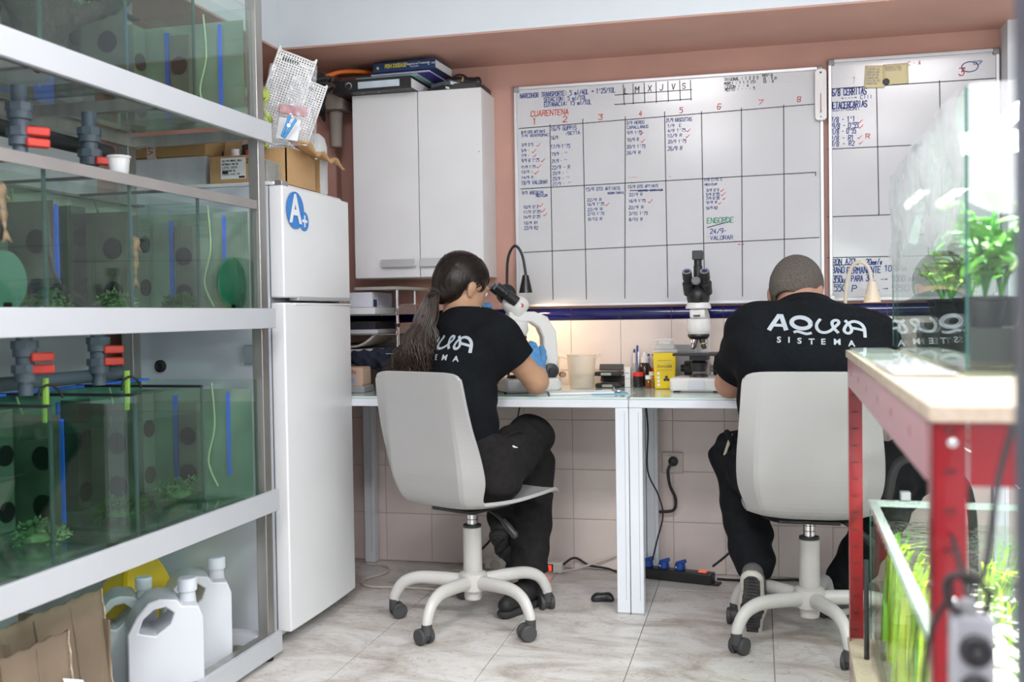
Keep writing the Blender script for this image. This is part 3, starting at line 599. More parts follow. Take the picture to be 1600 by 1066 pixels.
def book(label, loc, w, d, h, colm, rz, spine=None, spiral=False):
    t = thing('book', label, 'book', loc, rz)
    c = B(-w/2, 0, 0, w/2, d, .003).box(-w/2, 0, h-.003, w/2, d, h)
    if not spiral: c.box(-w/2, -.003, 0, w/2, 0, h)
    obj('cover', c, colm, t, bevel=.0008)
    obj('pages', B(-w/2+.004, .001, .0031, w/2-.004, d-.004, h-.0031), PAPER, t)
    if spiral:
        m = MB()
        for i in range(34):
            x = -w/2+.006+i*(w-.012)/33; m.lathe([(h*.62, -.0006), (h*.62+.0012, 0), (h*.62, .0006)], n=10, m=Matrix.Rotation(R(90), 4, 'Y'), c=(x, .002, h/2))
        tag(obj('wire_spiral', m, CHROME, t), kind='stuff')
    return t
z = CZ1+.0495
book('thin pale teal folder directly on the ring binder', (-1.40, 3.80, z), .26, .21, .010, M('teal_cover', (.20, .36, .36), .5), R(-3))
book('thin violet spiral notebook under the thick blue book', (-1.345, 3.80, z+.0105), .25, .20, .012, M('violet_cover', (.05, .035, .30), .4), R(-3), spiral=True)
t = book('thick dark blue book topping the pile on the cabinet', (-1.325, 3.795, z+.024), .262, .19, .037, M('dark_blue_cover', (.015, .045, .13), .35), R(-4))
YI = M('print_yellow', (.75, .68, .05), .5)
text_obj('title', 'FISH DISEASE', .022, YI, t, (-.035, -.0035, .021), FRONT, bold=.0004, shear=.12, sx=.72)
text_obj('subtitle', 'Diagnosis and Treatment', .0125, STW, t, (.057, -.0035, .023), FRONT, sx=.72); text_obj('subtitle', 'Second edition', .006, STW, t, (.045, -.0035, .013), FRONT)
text_obj('emblem', 'e', .02, YI, t, (-.11, -.0035, .019), FRONT, bold=.001); text_obj('author', 'MB', .01, STW, t, (.105, -.0035, .019), (R(90), R(-90), 0)); text_obj('author', 'WB', .01, STW, t, (.122, -.0035, .019), FRONT)
book('thin black-and-white booklet on the cabinet beside the binder', (-1.215, 3.86, CZ1+.0005), .10, .15, .016, BLKP, R(-28))
book('grey-edged booklet leaning on the cabinet top', (-1.20, 3.87, CZ1+.018), .11, .15, .018, M('slate_cover', (.12, .15, .17), .5), R(-30))
t = thing('camera_case', 'flat black case on the open end of the cabinet top', 'case', (-1.105, 3.945, CZ1+.0005))
obj('shell', MB().prism([(-.09, -.085), (.05, -.085), (.068, -.03), (.068, .08), (-.09, .08)], .026, Matrix.Identity(4)), DGREY, t, bevel=.004)
obj('lid_seam', B(-.0905, -.0855, .016, .052, -.0845, .0175), BLKP, t)
t = thing('headset', 'black strap gadget with brass buckle on the black case', 'gadget', (-1.115, 3.93, CZ1+.0265))
obj('pad', sdf_mesh('pad', [seg((-.035, 0, .022), (.02, .01, .018), .02, .016), seg((.02, .01, .014), (.055, .0, .012), .011, .007), seg((.045, 0, .014), (.052, 0, .03), .006, .003)], .005), BLKP, t)
obj('strap', MB().tube([(-.05, -.01, .006), (-.06, 0, .03), (-.04, .01, .05), (-.01, .005, .045), (.02, -.01, .02)], .004, 8), RUBBER, t)
obj('buckle', MB().cbox((-.008, -.019, .024), (.008, .003, .018), (0, R(12), 0)), M('brass', (.5, .38, .14), .35, .8), t, bevel=.001)
# cables and pipes in the corner over the fridge
t = thing('cable_bundle', 'tangle of black cables in the corner above the fridge', 'cables', (-1.70, 3.66, 1.72))
for i in range(6):
    a = random.uniform
    obj('cable', MB().tube([(-.05+a(-.02, .02), .02, .22+a(-.03, .03)), (.0, a(-.04, .02), .245+a(-.02, .02)), (.06, a(-.03, .03), .235+a(-.03, .02)), (.10+a(-.02, .03), .03, .20+a(-.05, .03)), (.06, .08, .17+a(-.04, .03)), (.03+a(-.02, .02), .14, .13), (.0, .22, .12+a(-.02, .02))], .006, 8), RUBBER, t)
tag(obj('orange_cable', MB().tube([(-1.78, 3.64, 1.985), (-1.70, 3.66, 1.96), (-1.63, 3.70, 1.955), (-1.57, 3.76, 1.985), (-1.50, 3.86, 2.00), (-1.44, 4.03, 2.005)], .008, 8), M('orange_rubber', (.62, .14, .02), .5)), 'orange cable running under the beam behind the cabinet books', 'cable')
tag(obj('grey_duct', MB().cbox((-1.665, 3.92, 1.90), (.10, .12, .07)).cyl((-1.665, 3.92, 1.865), (-1.665, 3.92, 1.72), .03, .024), M('dusty_grey', (.30, .26, .23), .8, var=.25), bevel=.004), 'dusty grey junction box high in the back corner', 'junction box')
# ================================================================= fish rack on the left
RA = R(1.25); RP = (-1.427, 2.808, 0)
rk = thing('aquarium_rack', 'steel and white aquarium rack along the wall with three tank tiers', 'rack', RP, -RA)
S0, S1, DX = -1.75, .03, -.46
FASC = M('white_fascia', (.50, .515, .55), .35, var=.02)
for (a, b) in ((1.553, 1.613), (.998, 1.058), (.447, .511), (.018, .080)):
    obj('fascia', B(0, S0, a, .014, S1, b), FASC, rk, bevel=.0015)
for s in (-.012, S0+.05):
    obj('front_post', B(-.034, s-.018, .012, -.0005, s+.022, 2.3), STEEL, rk, bevel=.002)
    obj('rear_post', B(DX-.02, s-.018, .012, DX+.02, s+.022, 2.3), STEEL, rk, bevel=.002)
    for x in (-.017, DX): obj('foot', MB().cyl((x, s, 0), (x, s, .02), .02), RUBBER, rk)
for z in (1.56, 1.0, .455, .04):
    obj('rear_rail', B(DX, S0, z, DX+.025, S1, z+.04), STEEL, rk)
    obj('front_rail', B(-.036, S0, z, -.001, S1, z+.035), STEEL, rk)
    for s in (-.006, -.49, -.95, -1.4): obj('cross_bar', B(DX+.02, s-.012, z, -.03, s+.012, z+.03), STEEL, rk)
obj('end_shelf_plate', B(DX+.01, -.045, .05, -.035, .02, .078), FASC, rk)
# ---- the tanks
TG = GLASS('tank_glass', (.93, .97, .95), ior=1.5, gain=.95)
WAT = GLASS('tank_water', (.95, .972, .955), ior=1.2, gain=.25)
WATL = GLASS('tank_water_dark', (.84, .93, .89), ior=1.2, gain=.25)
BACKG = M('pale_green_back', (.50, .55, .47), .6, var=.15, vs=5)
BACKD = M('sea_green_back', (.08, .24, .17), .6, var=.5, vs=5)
DIVB = M('dark_divider', (.03, .075, .06), .5, var=.3)
BSTR = M('blue_stripe_plastic', (.035, .16, .85), .5, var=.1)
ALG = M('algae_moss', (.045, .12, .03), .8, var=.5, vs=30, bump=.6, bs=60)
ALGL = M('pale_moss', (.17, .26, .13), .8, var=.5, vs=30, bump=.6, bs=60)
SPONGE = M('black_sponge', (.018, .022, .02), .95, var=.3, bump=.5, bs=200)
RIMG = M('rim_reflection_grey', (.24, .225, .22), .45, var=.08)  # dull reflection on the glass rim, put into a flat grey
HOSE = M('air_hose_green', (.45, .62, .35), .4, alpha=.8)
ALGP = M('grey_brown_algae', (.13, .135, .11), .7, var=.35, vs=9)
divs = [-.03-.2965*k for k in range(6)]
def r2w(x, s, z):
    return (RP[0]+x*math.cos(RA)+s*math.sin(RA), RP[1]-x*math.sin(RA)+s*math.cos(RA), z)
def aquarium(label, z0, z1, zw, back, water, rim):
    s0, s1 = divs[-1], divs[0]; x0, x1 = -.415, -.012
    t = thing('aquarium', label, 'aquarium', r2w(0, 0, z0), -RA, 'tank tiers of the rack'); H = z1-z0
    obj('front_pane', B(x1-.008, s0, 0, x1, s1, H), TG, t)
    obj('rear_pane', B(x0-.006, s0, 0, x0, s1, H), back, t)
    obj('base_pane', B(x0, s0, 0, x1-.0085, s1, .008), TG, t)
    for s in (s0, s1-.006): obj('end_pane', B(x0+.001, s, .0085, x1-.009, s+.006, H), TG, t)
    for s in divs[1:-1]:
        obj('divider', B(x0+.001, s-.003, .0085, x1-.009, s+.003, H-.004), TG, t)
        obj('divider_seal', B(x1-.0135, s-.0045, .0085, x1-.0087, s+.0045, H-.002), DIVB, t)
        obj('divider_algae', B(x0+.004, s-.0045, .012, -.235, s-.0033, H-.05), ALGP, t)
        obj('guide_strip', B(-.232, s-.0052, .03, -.222, s-.0033, H-.06), BSTR, t)
        for zc in (.07, .19): obj('divider_hole', MB().cyl((-.285, s-.0046, zc), (-.285, s-.0062, zc), .030, n=24), BLKP, t)
        obj('divider_cap', B(x0+.002, s-.0055, H-.0035, x1-.01, s+.0055, H+.0035), BLKP, t)
    for a, b in zip(divs[1:], divs[:-1]):
        obj('water', B(x0+.003, a+.006, .010, x1-.0102, b-.008, zw-z0), water, t)
    obj('end_panel', B(x0+.002, s1+.0005, .0, x1-.03, s1+.004, H-.03), M('grey_green_panel', (.36, .41, .36), .6, var=.25, vs=6), t)
    obj('end_strip', B(-.30, s1-.0085, .03, -.285, s1-.0065, H-.05), BSTR, t); obj('end_strip', B(-.12, s1-.0085, .06, -.108, s1-.0065, H-.04), BSTR, t)
    obj('end_chamber', B(-.26, s1-.04, .012, -.20, s1-.0065, H-.07), ALGP, t)
    for zc in (.07, .18): obj('end_outlet', MB().cyl((-.23, s1-.0405, zc), (-.23, s1-.044, zc), .027, n=24), BLKP, t)
    obj('end_hose', MB().tube([(-.16, s1-.02, H-.01), (-.15, s1-.025, H*.6), (-.17, s1-.03, H*.3), (-.14, s1-.03, .03)], .003, 6), HOSE, t)
    if rim: obj('front_rim', B(x1-.001, s0, H-.026, x1+.004, s1, H+.001), RIMG, t, bevel=.001)
    obj('rear_brace', B(x0-.002, s0, H-.004, x0+.03, s1, H+.002), RIMG if rim else (BSTR if z0 < .6 else BLKP), t)
    return t
A3 = aquarium('top tank tier of the rack with driftwood and blue panels inside', 1.600, 1.940, 1.905, BACKG, WAT, False)
A2 = aquarium('middle tank tier of the rack with pale green compartments and dark rim', 1.036, 1.376, 1.335, BACKG, WAT, True)
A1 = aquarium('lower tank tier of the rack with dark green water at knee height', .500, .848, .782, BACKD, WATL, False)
rnd = random.Random(3)
def clump(mat, c, r, n, seed):
    q = random.Random(seed); P = []
    for i in range(n):
        a = q.uniform(0, 6.28); d = q.uniform(0, r); P.append(ell((c[0]+d*math.cos(a), c[1]+d*math.sin(a), c[2]+q.uniform(.2, 1)*r*.7), (q.uniform(.2, .4)*r,)*3, .012))
    m = MB()
    for i in range(420):
        e = q.choice(P); d = Vector((q.gauss(0, 1), q.gauss(0, 1), q.gauss(0, 1)+.3)).normalized(); p = Vector(e[1])+d*float(e[2][0])*q.uniform(.5, 1.15); p.z = max(p.z, .004)
        u_ = d.orthogonal().normalized()*.0035; w_ = d.cross(u_).normalized()*.0035; t_ = p+d*q.uniform(.006, .014)
        m.add([p-u_, p+u_, t_+w_*.6, t_-w_*.6], [(0, 1, 2), (0, 2, 3)])
    m.ball((c[0], c[1], c[2]+r*.22), (r*.7, r*.7, r*.22), 10)
    return mesh_of(m, 'moss', 0)
def tank_insides(t, z0, z1, kind):
    H = z1-z0; x0 = -.413
    for k, (b, a) in enumerate(zip(divs[:-1], divs[1:])):
        c = (a+b)/2
        # overflow pipe, blue guide strips and round outlet of the compartment
        xs = -.39
        obj('blue_strip', B(x0, a+.060, .03, x0+.004, a+.071, H-.05-rnd.uniform(0, .06)), BSTR, t)
        obj('blue_strip', B(x0, b-.088, .03+rnd.uniform(0, .05), x0+.004, b-.077, H-.04), BSTR, t)
        obj('overflow_chamber', B(x0, b-.07, .01, x0+.05, b-.012, H-.035), GLASS('smoky_plastic', (.45, .52, .46), ndiff=.3, dcol=(.2, .22, .2)) if k % 2 else M('grey_green_plastic', (.16, .20, .16), .5), t)
        for zc in ((.06, .20) if kind != 2 else (.09, .22)):
            obj('round_outlet', MB().cyl((x0+.0505, b-.042, zc), (x0+.054, b-.042, zc), .026, n=24), BLKP, t)
        # air hose down the back
        y0 = a+.03+rnd.uniform(0, .1)
        obj('air_hose', MB().tube([(x0+.02, y0, H-.01), (x0+.035, y0+.03*rnd.uniform(-1, 1), H*.65), (x0+.03, y0+.06*rnd.uniform(-1, 1), H*.3), (x0+.06, y0+.05, .03)], .0028, 6), HOSE if rnd.random() < .6 else DGREY, t)
        if kind == 3 and k in (1, 2):
            obj('blue_panel', B(x0+.006, b-.15, .01, x0+.010, b-.075, H*.62), BSTR, t)
            if k == 1: obj('blue_panel', B(x0+.006, a+.02, .01, x0+.010, a+.075, H*.9), BSTR, t)
        if kind == 3 and k == 0: obj('blue_panel', B(x0+.006, a+.03, .01, x0+.010, a+.11, H*.55), BSTR, t)
        if kind == 3: obj('rear_board', B(x0+.001, a+.1, .012, x0+.0045, b-.09, H*.7), M('brown_algae', (.16, .13, .08), .8, var=.4), t)
tank_insides(A3, 1.6, 1.94, 3); tank_insides(A2, 1.036, 1.376, 2); tank_insides(A1, .5, .848, 1)
# plants and furniture inside the tanks, each a thing of its own
lv = {3: 1.612, 2: 1.048, 1: .512}; pl = {3: 'top', 2: 'middle', 1: 'lower'}
order = ['compartment at the far end', 'second compartment', 'third compartment', 'fourth compartment']
for lev, mats in ((2, ALG), (1, ALGL)):
    for k in range(4):
        c = (divs[k]+divs[k+1])/2; x = -.17 if lev == 2 else -.2
        me = clump(mats, (0, 0, 0), .055 if lev == 2 else .06, 16, 10*lev+k)
        o = obj('moss_clump', me, ALG if (k % 2 == 0) != (lev == 1) else ALGL, loc=r2w(x+rnd.uniform(-.04, .04), c+rnd.uniform(-.05, .05), lv[lev]))
        tag(o, '%s moss clump in the %s of the %s tank tier' % ('dark green' if o.data.materials[0] == ALG else 'pale green', order[k], pl[lev]), 'plant', 'moss clumps in the tanks')
for k, (s, x) in enumerate(((-.62, -.20), (-.93, -.16))):
    t = thing('sponge_filter', 'black slanted sponge filter, %s to the fridge, in the middle tank tier' % ('closer' if k == 0 else 'farther'), 'filter', r2w(x, s, lv[2]))
    obj('sponge', MB().cyl((0, -.05, .055), (0, .045, .022), .021, n=16), SPONGE, t, bevel=.004); obj('pipe', MB().tube([(0, -.03, .06), (-.01, -.05, .12), (-.02, -.05, .25)], .006), DGREY, t); obj('base', B(-.02, -.02, 0, .02, .05, .012), BLKP, t)
t = thing('green_plate', 'dark green round plate standing at the far end of the middle tank tier', 'plate', r2w(-.045, -.125, lv[2]+.001))
GPL = M('bottle_green_plastic', (.01, .13, .07), .25, var=.2)
obj('disc', MB().lathe([(0, 0), (.075, 0), (.08, .004), (.075, .008), (0, .008)], n=40, m=Matrix.Rotation(R(90), 4, 'Y'), c=(0, 0, .08)), GPL, t); obj('clip', B(-.012, -.012, 0, .008, .012, .02), BLKP, t)
t = thing('green_plate', 'pale green round plate at the near end of the middle tank tier', 'plate', r2w(-.06, -1.0, lv[2]+.001))
obj('disc', MB().lathe([(0, 0), (.06, 0), (.064, .004), (.06, .008), (0, .008)], n=36, m=Matrix.Rotation(R(90), 4, 'Y'), c=(0, 0, .064)), M('pale_bottle_green', (.05, .16, .11), .3, var=.2), t); obj('clip', B(-.012, -.012, 0, .008, .012, .02), BLKP, t)
# driftwood
t = thing('driftwood', 'dark branching driftwood root in the top tank tier', 'driftwood', r2w(-.14, -.775, lv[3]+.002))
pr = []
def branch(p, d, r, n):
    q = p
    for i in range(n):
        e = (q[0]+d[0]*.03, q[1]+d[1]*.03, min(.285, max(.012, q[2]+d[2]*.03))); pr.append(seg(q, e, r, r*.9, .02)); r *= .9; q = e
        d = (d[0]+rnd.uniform(-.3, .3), d[1]+rnd.uniform(-.25, .25), d[2]+rnd.uniform(-.2, .25))
pr.append(ell((0, 0, .09), (.05, .07, .09), .03))
for d in ((.1, -1, 1.6), (0, .9, 1.2), (.2, .3, 1.8), (-.2, -.6, 1.5), (.1, 1.2, .5), (0, -1.2, .6)): branch((0, d[1]*.03, .10), d, .026, 7)
pr.append(seg((0, .0, .012), (0, .02, .1), .03))
WOOD = M('wet_dark_wood', (.028, .024, .018), .7, var=.4, vs=25, bump=.7, bs=70)
obj('root', sdf_mesh('root', pr, .007, lambda X, Y, Z: .004*np.sin(X*190+Z*60)*np.sin(Y*170)*np.sin(Z*120)), WOOD, t)
def fish(label, loc, rot):
    t = thing('catfish', label, 'fish', loc); t.rotation_euler = rot
    FM = M('mottled_fish', (.20, .13, .07), .5, var=.55, vs=60)
    obj('body', sdf_mesh('body', [seg((0, 0, 0), (0, 0, -.05), .010, .007, .01), seg((0, 0, -.05), (0, 0, -.085), .007, .0025, .01), ell((0, 0, .004), (.013, .009, .014), .01)], .003), FM, t)
    obj('tail_fin', MB().prism([(-.002, -.08), (.002, -.08), (.013, -.108), (0, -.1), (-.012, -.11)], .0012, Matrix.Rotation(R(90), 4, 'X')), FM, t)
    for s in (-1, 1): obj('pectoral_fin', MB().prism([(s*.008, 0), (s*.026, -.022), (s*.010, -.014)], .001, Matrix.Rotation(R(90), 4, 'X')), FM, t)
fish('brown sucker fish clinging to the middle tier glass near its centre', r2w(-.028, -.60, 1.215), (0, 0, R(80)))
fish('brown sucker fish clinging to the middle tier glass at its near end', r2w(-.028, -1.04, 1.295), (R(-8), 0, R(80)))
# ---- plumbing between the tiers
def valve(label, x, s, z, dirs):
    t = thing('pipe_valve', label, 'valve', r2w(x, s, z), -RA, 'valves under the tanks')
    obj('union_pipe', MB().lathe([(.016, .0), (.016, .03), (.024, .03), (.024, .052), (.02, .054), (.02, .085), (.026, .087), (.026, .105), (.018, .107), (.018, .16)], n=14), PVC, t)
    obj('union_nut', MB().lathe([(.029, .05), (.029, .068)], n=8), PVC, t); obj('union_nut', MB().lathe([(.029, .104), (.029, .122)], n=8), PVC, t)
    for (zz, r) in dirs:
        h = MB().cbox((.035, .012, zz), (.05, .018, .02), (0, 0, r)); o = obj('red_handle', h, REDP, t, bevel=.004); obj('stem', MB().cyl((.012, 0, zz), (.03, .006, zz), .008), BLKP, o)
    return t
VH = lambda z: ((.06, R(60)), (.095, R(35)))
valve('grey pipe valve with red handles at the near end above the middle tanks', -.12, -.87, 1.385, ((.035, R(60)), (.06, R(50))))
valve('grey pipe valve with red handles beside the clear cup', -.17, -.57, 1.385, ((.04, R(60)),))
valve('grey pipe valve with red handles at the near end above the lower tanks', -.14, -.85, .865, ((.085, R(60)), (.058, R(40))))
valve('grey pipe valve with red handles near the rear post above the lower tanks', -.19, -.53, .865, ((.09, R(55)), (.06, R(55))))
def pipe(nm, label, pts, r, mat=PVC):
    return tag(obj(nm, MB().tube([r2w(*p) for p in pts], r, 14, 4), mat), label, 'pipe')
pipe('drain_pipe', 'black horizontal drain pipe behind the upper valves', [(-.24, -1.4, 1.475), (-.24, -.9, 1.475), (-.24, -.4, 1.475)], .02, BLKP)
pipe('drain_pipe', 'grey horizontal drain pipe above the lower tanks', [(-.215, -1.4, .888), (-.215, -.9, .888), (-.215, -.45, .888), (-.24, -.4, .895)], .017, PVC)
for (s, nm) in ((-.80, 'near'), (-.50, 'far')):
    tag(obj('drip_tube', MB().tube([r2w(-.13, s, .90), r2w(-.13, s, .86), r2w(-.14, s+.01, .80)], .008), M('green_tube', (.28, .50, .08), .3)), 'short green tube dripping into the lower tanks at the %s valve' % nm, 'tube')
    tag(obj('sensor_wire', MB().tube([r2w(-.12, s-.035, .852), r2w(-.12, s-.03, .875), r2w(-.12, s, .885), r2w(-.12, s+.03, .872), r2w(-.12, s+.045, .853)], .003), RUBBER), 'thin black wire loop on the lower tank edge at the %s valve' % nm, 'wire')
# clear cup on the middle tank rim
t = thing('plastic_cup', 'clear plastic cup of gravel on the middle tank tier', 'cup', r2w(-.055, -.615, 1.378))
obj('cup', MB().lathe([(0, 0), (.021, 0), (.0255, .042), (.0285, .042), (.0285, .047), (.0265, .047), (.0245, .043), (.020, .002), (0, .002)]), M('clear_polystyrene', (.75, .77, .78), .2, alpha=.5), t)
obj('gravel', MB().ball((0, 0, .008), (.017, .017, .006), 12), M('gravel_brown', (.25, .18, .10), .9, var=.5, vs=60), t)
obj('cup_perch', B(-.03, -.03, -.0025, .02, .03, -.0002), TG, t)
# labelled box
t = thing('labelled_box', 'small brown box with a printed white label on the fridge edge', 'box', (-1.585, 2.985, TZ))
obj('carton', B(-.09, -.055, 0, .055, .055, .085), CARD, t, bevel=.002)
obj('back_flap', MB().cbox((-.06, .045, .115), (.06, .004, .065), (R(-12), 0, 0)), CARD, t)
obj('label', B(-.05, -.0562, .012, .035, -.0552, .078), PAPER, t)
g = MB()
for i, s in enumerate(('CULTIVO AMOXIL SOLU', 'METRONID 250 MG', 'LOTE 2031', 'TRATAMIENTO 10L', 'CADUCIDAD 09')): strokes(g, -.045, .066-.0105*i, .005, .07*random.uniform(.6, 1), s, .0011)
g.box(-.045, -.0001, .028, -.025, 0, .036).box(.012, -.0001, .014, .032, 0, .02)
obj('label_print', g, INKK, t, sharp=0, loc=(0, -.0567, 0)); g = MB(); strokes(g, .038, .06, .012, .016, '20', .0018); obj('box_print', g, INKK, t, sharp=0, loc=(0, -.0557, 0))
t = thing('pill_jar', 'white capped jar in the small labelled box', 'jar', (-1.61, 2.985, TZ+.0855)); obj('jar', MB().lathe([(.018, 0), (.018, .012), (0, .012)]), WPLAS, t); obj('lid', MB().lathe([(.0195, .0125), (.0195, .026), (.0, .027)]), WPLAS, t)
t = thing('dark_packet', 'dark folded packet with red edge on the small labelled box', 'packet', (-1.56, 2.99, TZ+.086)); obj('pouch', MB().cbox((0, 0, .022), (.05, .045, .04), (R(15), 0, R(10))), BLKP, t, bevel=.006); obj('red_edge', MB().cbox((.012, -.028, .012), (.03, .006, .012), (R(15), 0, R(10))), REDP, t)
t = thing('clear_case', 'clear plastic case beside the labelled box', 'case', (-1.513, 2.985, TZ)); obj('case', B(-.014, -.05, 0, .03, .05, .062), GLASS('case_plastic', (.8, .84, .86), ndiff=.35), t); obj('case_lid', B(-.015, -.051, .0625, .031, .051, .068), GLASS('case_plastic'), t)
# ---- bottom storage
HDPE = M('milky_canister', (.72, .75, .80), .32, alpha=.86, var=.02, sss=.0)
def jerry(label, s, x, rz, fill):
    t = thing('jerrycan', label, 'canister', r2w(x, s, .0005), -RA+rz, 'canisters under the rack')
    t.scale = (1.18, 1.18, 1.18); W, Dp, Hh = .115, .16, .245
    MY = -1; prof = [(-Dp/2+.01, 0), (Dp/2-.01, 0), (Dp/2, .012), (Dp/2, .185), (Dp/2-.02, .222), (.035, .25), (.01, .256), (-.025, .25), (-.035, .235), (-.07, .232), (-Dp/2, .205), (-Dp/2, .012)]
    # side outline (y across, z up) with a window for the handle
    hole = [(.058, .185), (.046, .215), (.024, .233), (.0, .236), (-.018, .222), (-.01, .198), (.022, .175)]
    prof = [(-a_, b_) for a_, b_ in prof]; hole = [(-a_, b_) for a_, b_ in hole]
    bm = bmesh.new()
    m = MB(); M4 = Matrix(((0, 0, 1, -W/2), (1, 0, 0, 0), (0, 1, 0, 0), (0, 0, 0, 1)))
    outer = prof; n = len(outer)
    import mathutils.geometry as mg
    tri = mg.delaunay_2d_cdt([Vector(p) for p in outer+hole], [], [list(range(n)), list(range(n, n+len(hole)))], 0, 1e-6)
    vs_, fs_ = tri[0], tri[2]
    def inside(c, P):
        k = False; j = len(P)-1
        for i in range(len(P)):
            if (P[i][1] > c[1]) != (P[j][1] > c[1]) and c[0] < (P[j][0]-P[i][0])*(c[1]-P[i][1])/(P[j][1]-P[i][1])+P[i][0]: k = not k
            j = i
        return k
    keep = []
    for f in fs_:
        c = sum((vs_[i] for i in f), Vector((0, 0)))/len(f)
        if inside(c, outer) and not inside(c, hole): keep.append(tuple(f))
    k = len(vs_)
    m.v = [tuple(M4 @ Vector((v[0], v[1], 0))) for v in vs_]+[tuple(M4 @ Vector((v[0], v[1], W))) for v in vs_]
    m.f = [tuple(reversed(f)) for f in keep]+[tuple(i+k for i in f) for f in keep]
    for P, o in ((outer, 0), (hole, n)):
        for i in range(len(P)): m.f.append((o+i, o+(i+1) % len(P), o+(i+1) % len(P)+k, o+i+k))
    bm.free()
    obj('canister', m, HDPE, t, bevel=.0035, seg=2, sharp=40)
    obj('neck', MB().lathe([(.02, 0), (.017, .035)], c=(0, .052, .225)), HDPE, t)
    obj('cap', MB().lathe([(.021, 0), (.022, .002), (.022, .026), (.019, .029), (0, .029)], n=32, c=(0, .052, .255)), M('cap_white', (.72, .77, .84), .4), t)
    obj('liquid', B(-W/2+.004, -Dp/2+.004, .004, W/2-.004, Dp/2-.004, fill), M('milky_liquid', (.66, .69, .74), .3), t, bevel=.008)
    return t
jerry('half-full milky canister nearest the white panel under the rack', -.165, -.16, R(-52), .11)
jerry('milky canister beside the big cardboard sheet under the rack', -.395, -.11, R(-52), .155)
jerry('third canister with only its cap showing behind the other canisters', -.35, -.265, R(-52), .12).scale = (1.02, 1.02, 1.12)
t = thing('yellow_bucket', 'bright yellow tub on its side behind the canisters', 'bucket', r2w(-.385, -.13, .165))
m4 = Matrix.Rotation(R(72), 4, 'Y') @ Matrix.Rotation(R(-12), 4, 'X')
obj('tub', MB().lathe([(0, -.05), (.11, -.05), (.15, .05), (.158, .052), (.158, .062), (.145, .06), (.105, -.04), (0, -.04)], n=40, m=m4), YELP, t)
obj('rim', MB().lathe([(.150, .05), (.163, .052), (.163, .064), (.150, .064)], n=40, m=m4), YELP, t)
obj('handle_rib', MB().tube([m4 @ Vector((-.13, -.03, .03)), m4 @ Vector((-.15, 0, .0)), m4 @ Vector((-.13, .03, .03))], .012), YELP, t)
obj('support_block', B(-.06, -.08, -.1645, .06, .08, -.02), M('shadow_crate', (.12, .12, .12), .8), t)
# cardboard sheets
def sheet(label, c, w, h, rz, lean, seed):
    q = random.Random(seed); t = thing('cardboard_box', label, 'box', c, -RA+rz)
    m = MB(); n = 24
    def edge(v): return .0022*math.sin(v*37+seed)+.0018*math.sin(v*91)
    m.grid(lambda u, v: ((v*h)*math.sin(lean)+.003*math.sin(u*14), -w/2+w*u+(edge(v) if u > .98 else 0), v*h*math.cos(lean)+(edge(u)*.7 if v > .98 else 0)), 20, n)
    obj('panel', m, CORR, t, solid=.006)
    for k in (.33, .68): obj('crease', MB().tube([(.0045, -w/2+w*k, .01), (.0045+math.sin(lean)*h*.5, -w/2+w*k+.003, h*.5*math.cos(lean)), (.0045+math.sin(lean)*h*.98, -w/2+w*k-.004, h*.97*math.cos(lean))], .0022, 6), CORR, t)
    m = MB(); m.tube([(.002+math.sin(lean)*h*v, w/2+edge(v), h*v*math.cos(lean)) for v in [i/14 for i in range(15)]], .0045, 6, 1); obj('torn_edge', m, M('torn_paper', (.62, .50, .36), .9, var=.4, vs=60), t)
    return t
t = sheet('tall brown corrugated box side next to the canisters', r2w(-.09, -.80, .001), .34, .375, 0, R(-6), 1)
obj('side_panel', MB().cbox((-.14, -.16, .17), (.26, .006, .34)), CORR, t); obj('side_panel', MB().cbox((-.14, .165, .15), (.26, .006, .30)), CORR, t)
t = sheet('shorter brown corrugated flap in front of the tall box', r2w(-.045, -.98, .001), .30, .335, R(0), R(-4), 2)
obj('white_corner', MB().grid(lambda u, v: (.004+.012*u, .10+.05*u+.006*math.sin(9*v), .13+.115*v-.02*u), 6, 10), PAPER, t, solid=.003)
t = thing('white_scrap', 'torn white-faced cardboard scrap under the brown flap', 'scrap', r2w(-.012, -.795, .001))
obj('scrap', MB().grid(lambda u, v: (-.003*math.sin(9*u), -.08+.15*u, .06+(.105+.025*math.sin(7*u)+.012*math.sin(23*u))*v), 20, 8), PAPER, t, solid=.004); obj('stub', B(-.004, -.06, 0, .004, .05, .07), PAPER, t)
t = thing('bench_rail', 'white plastic bar lying at the very front of the rack', 'bar', r2w(-.01, -1.12, .001), -RA)
obj('bar', MB().cbox((.02, .13, .20), (.02, .5, .022), (R(-12), 0, 0)), WPLAS, t, bevel=.004); obj('strut', MB().cbox((.02, .0, .11), (.015, .012, .21), (R(-25), 0, 0)), WPLAS, t, bevel=.003); obj('strut', MB().cbox((.02, .26, .086), (.015, .012, .172)), WPLAS, t, bevel=.003)
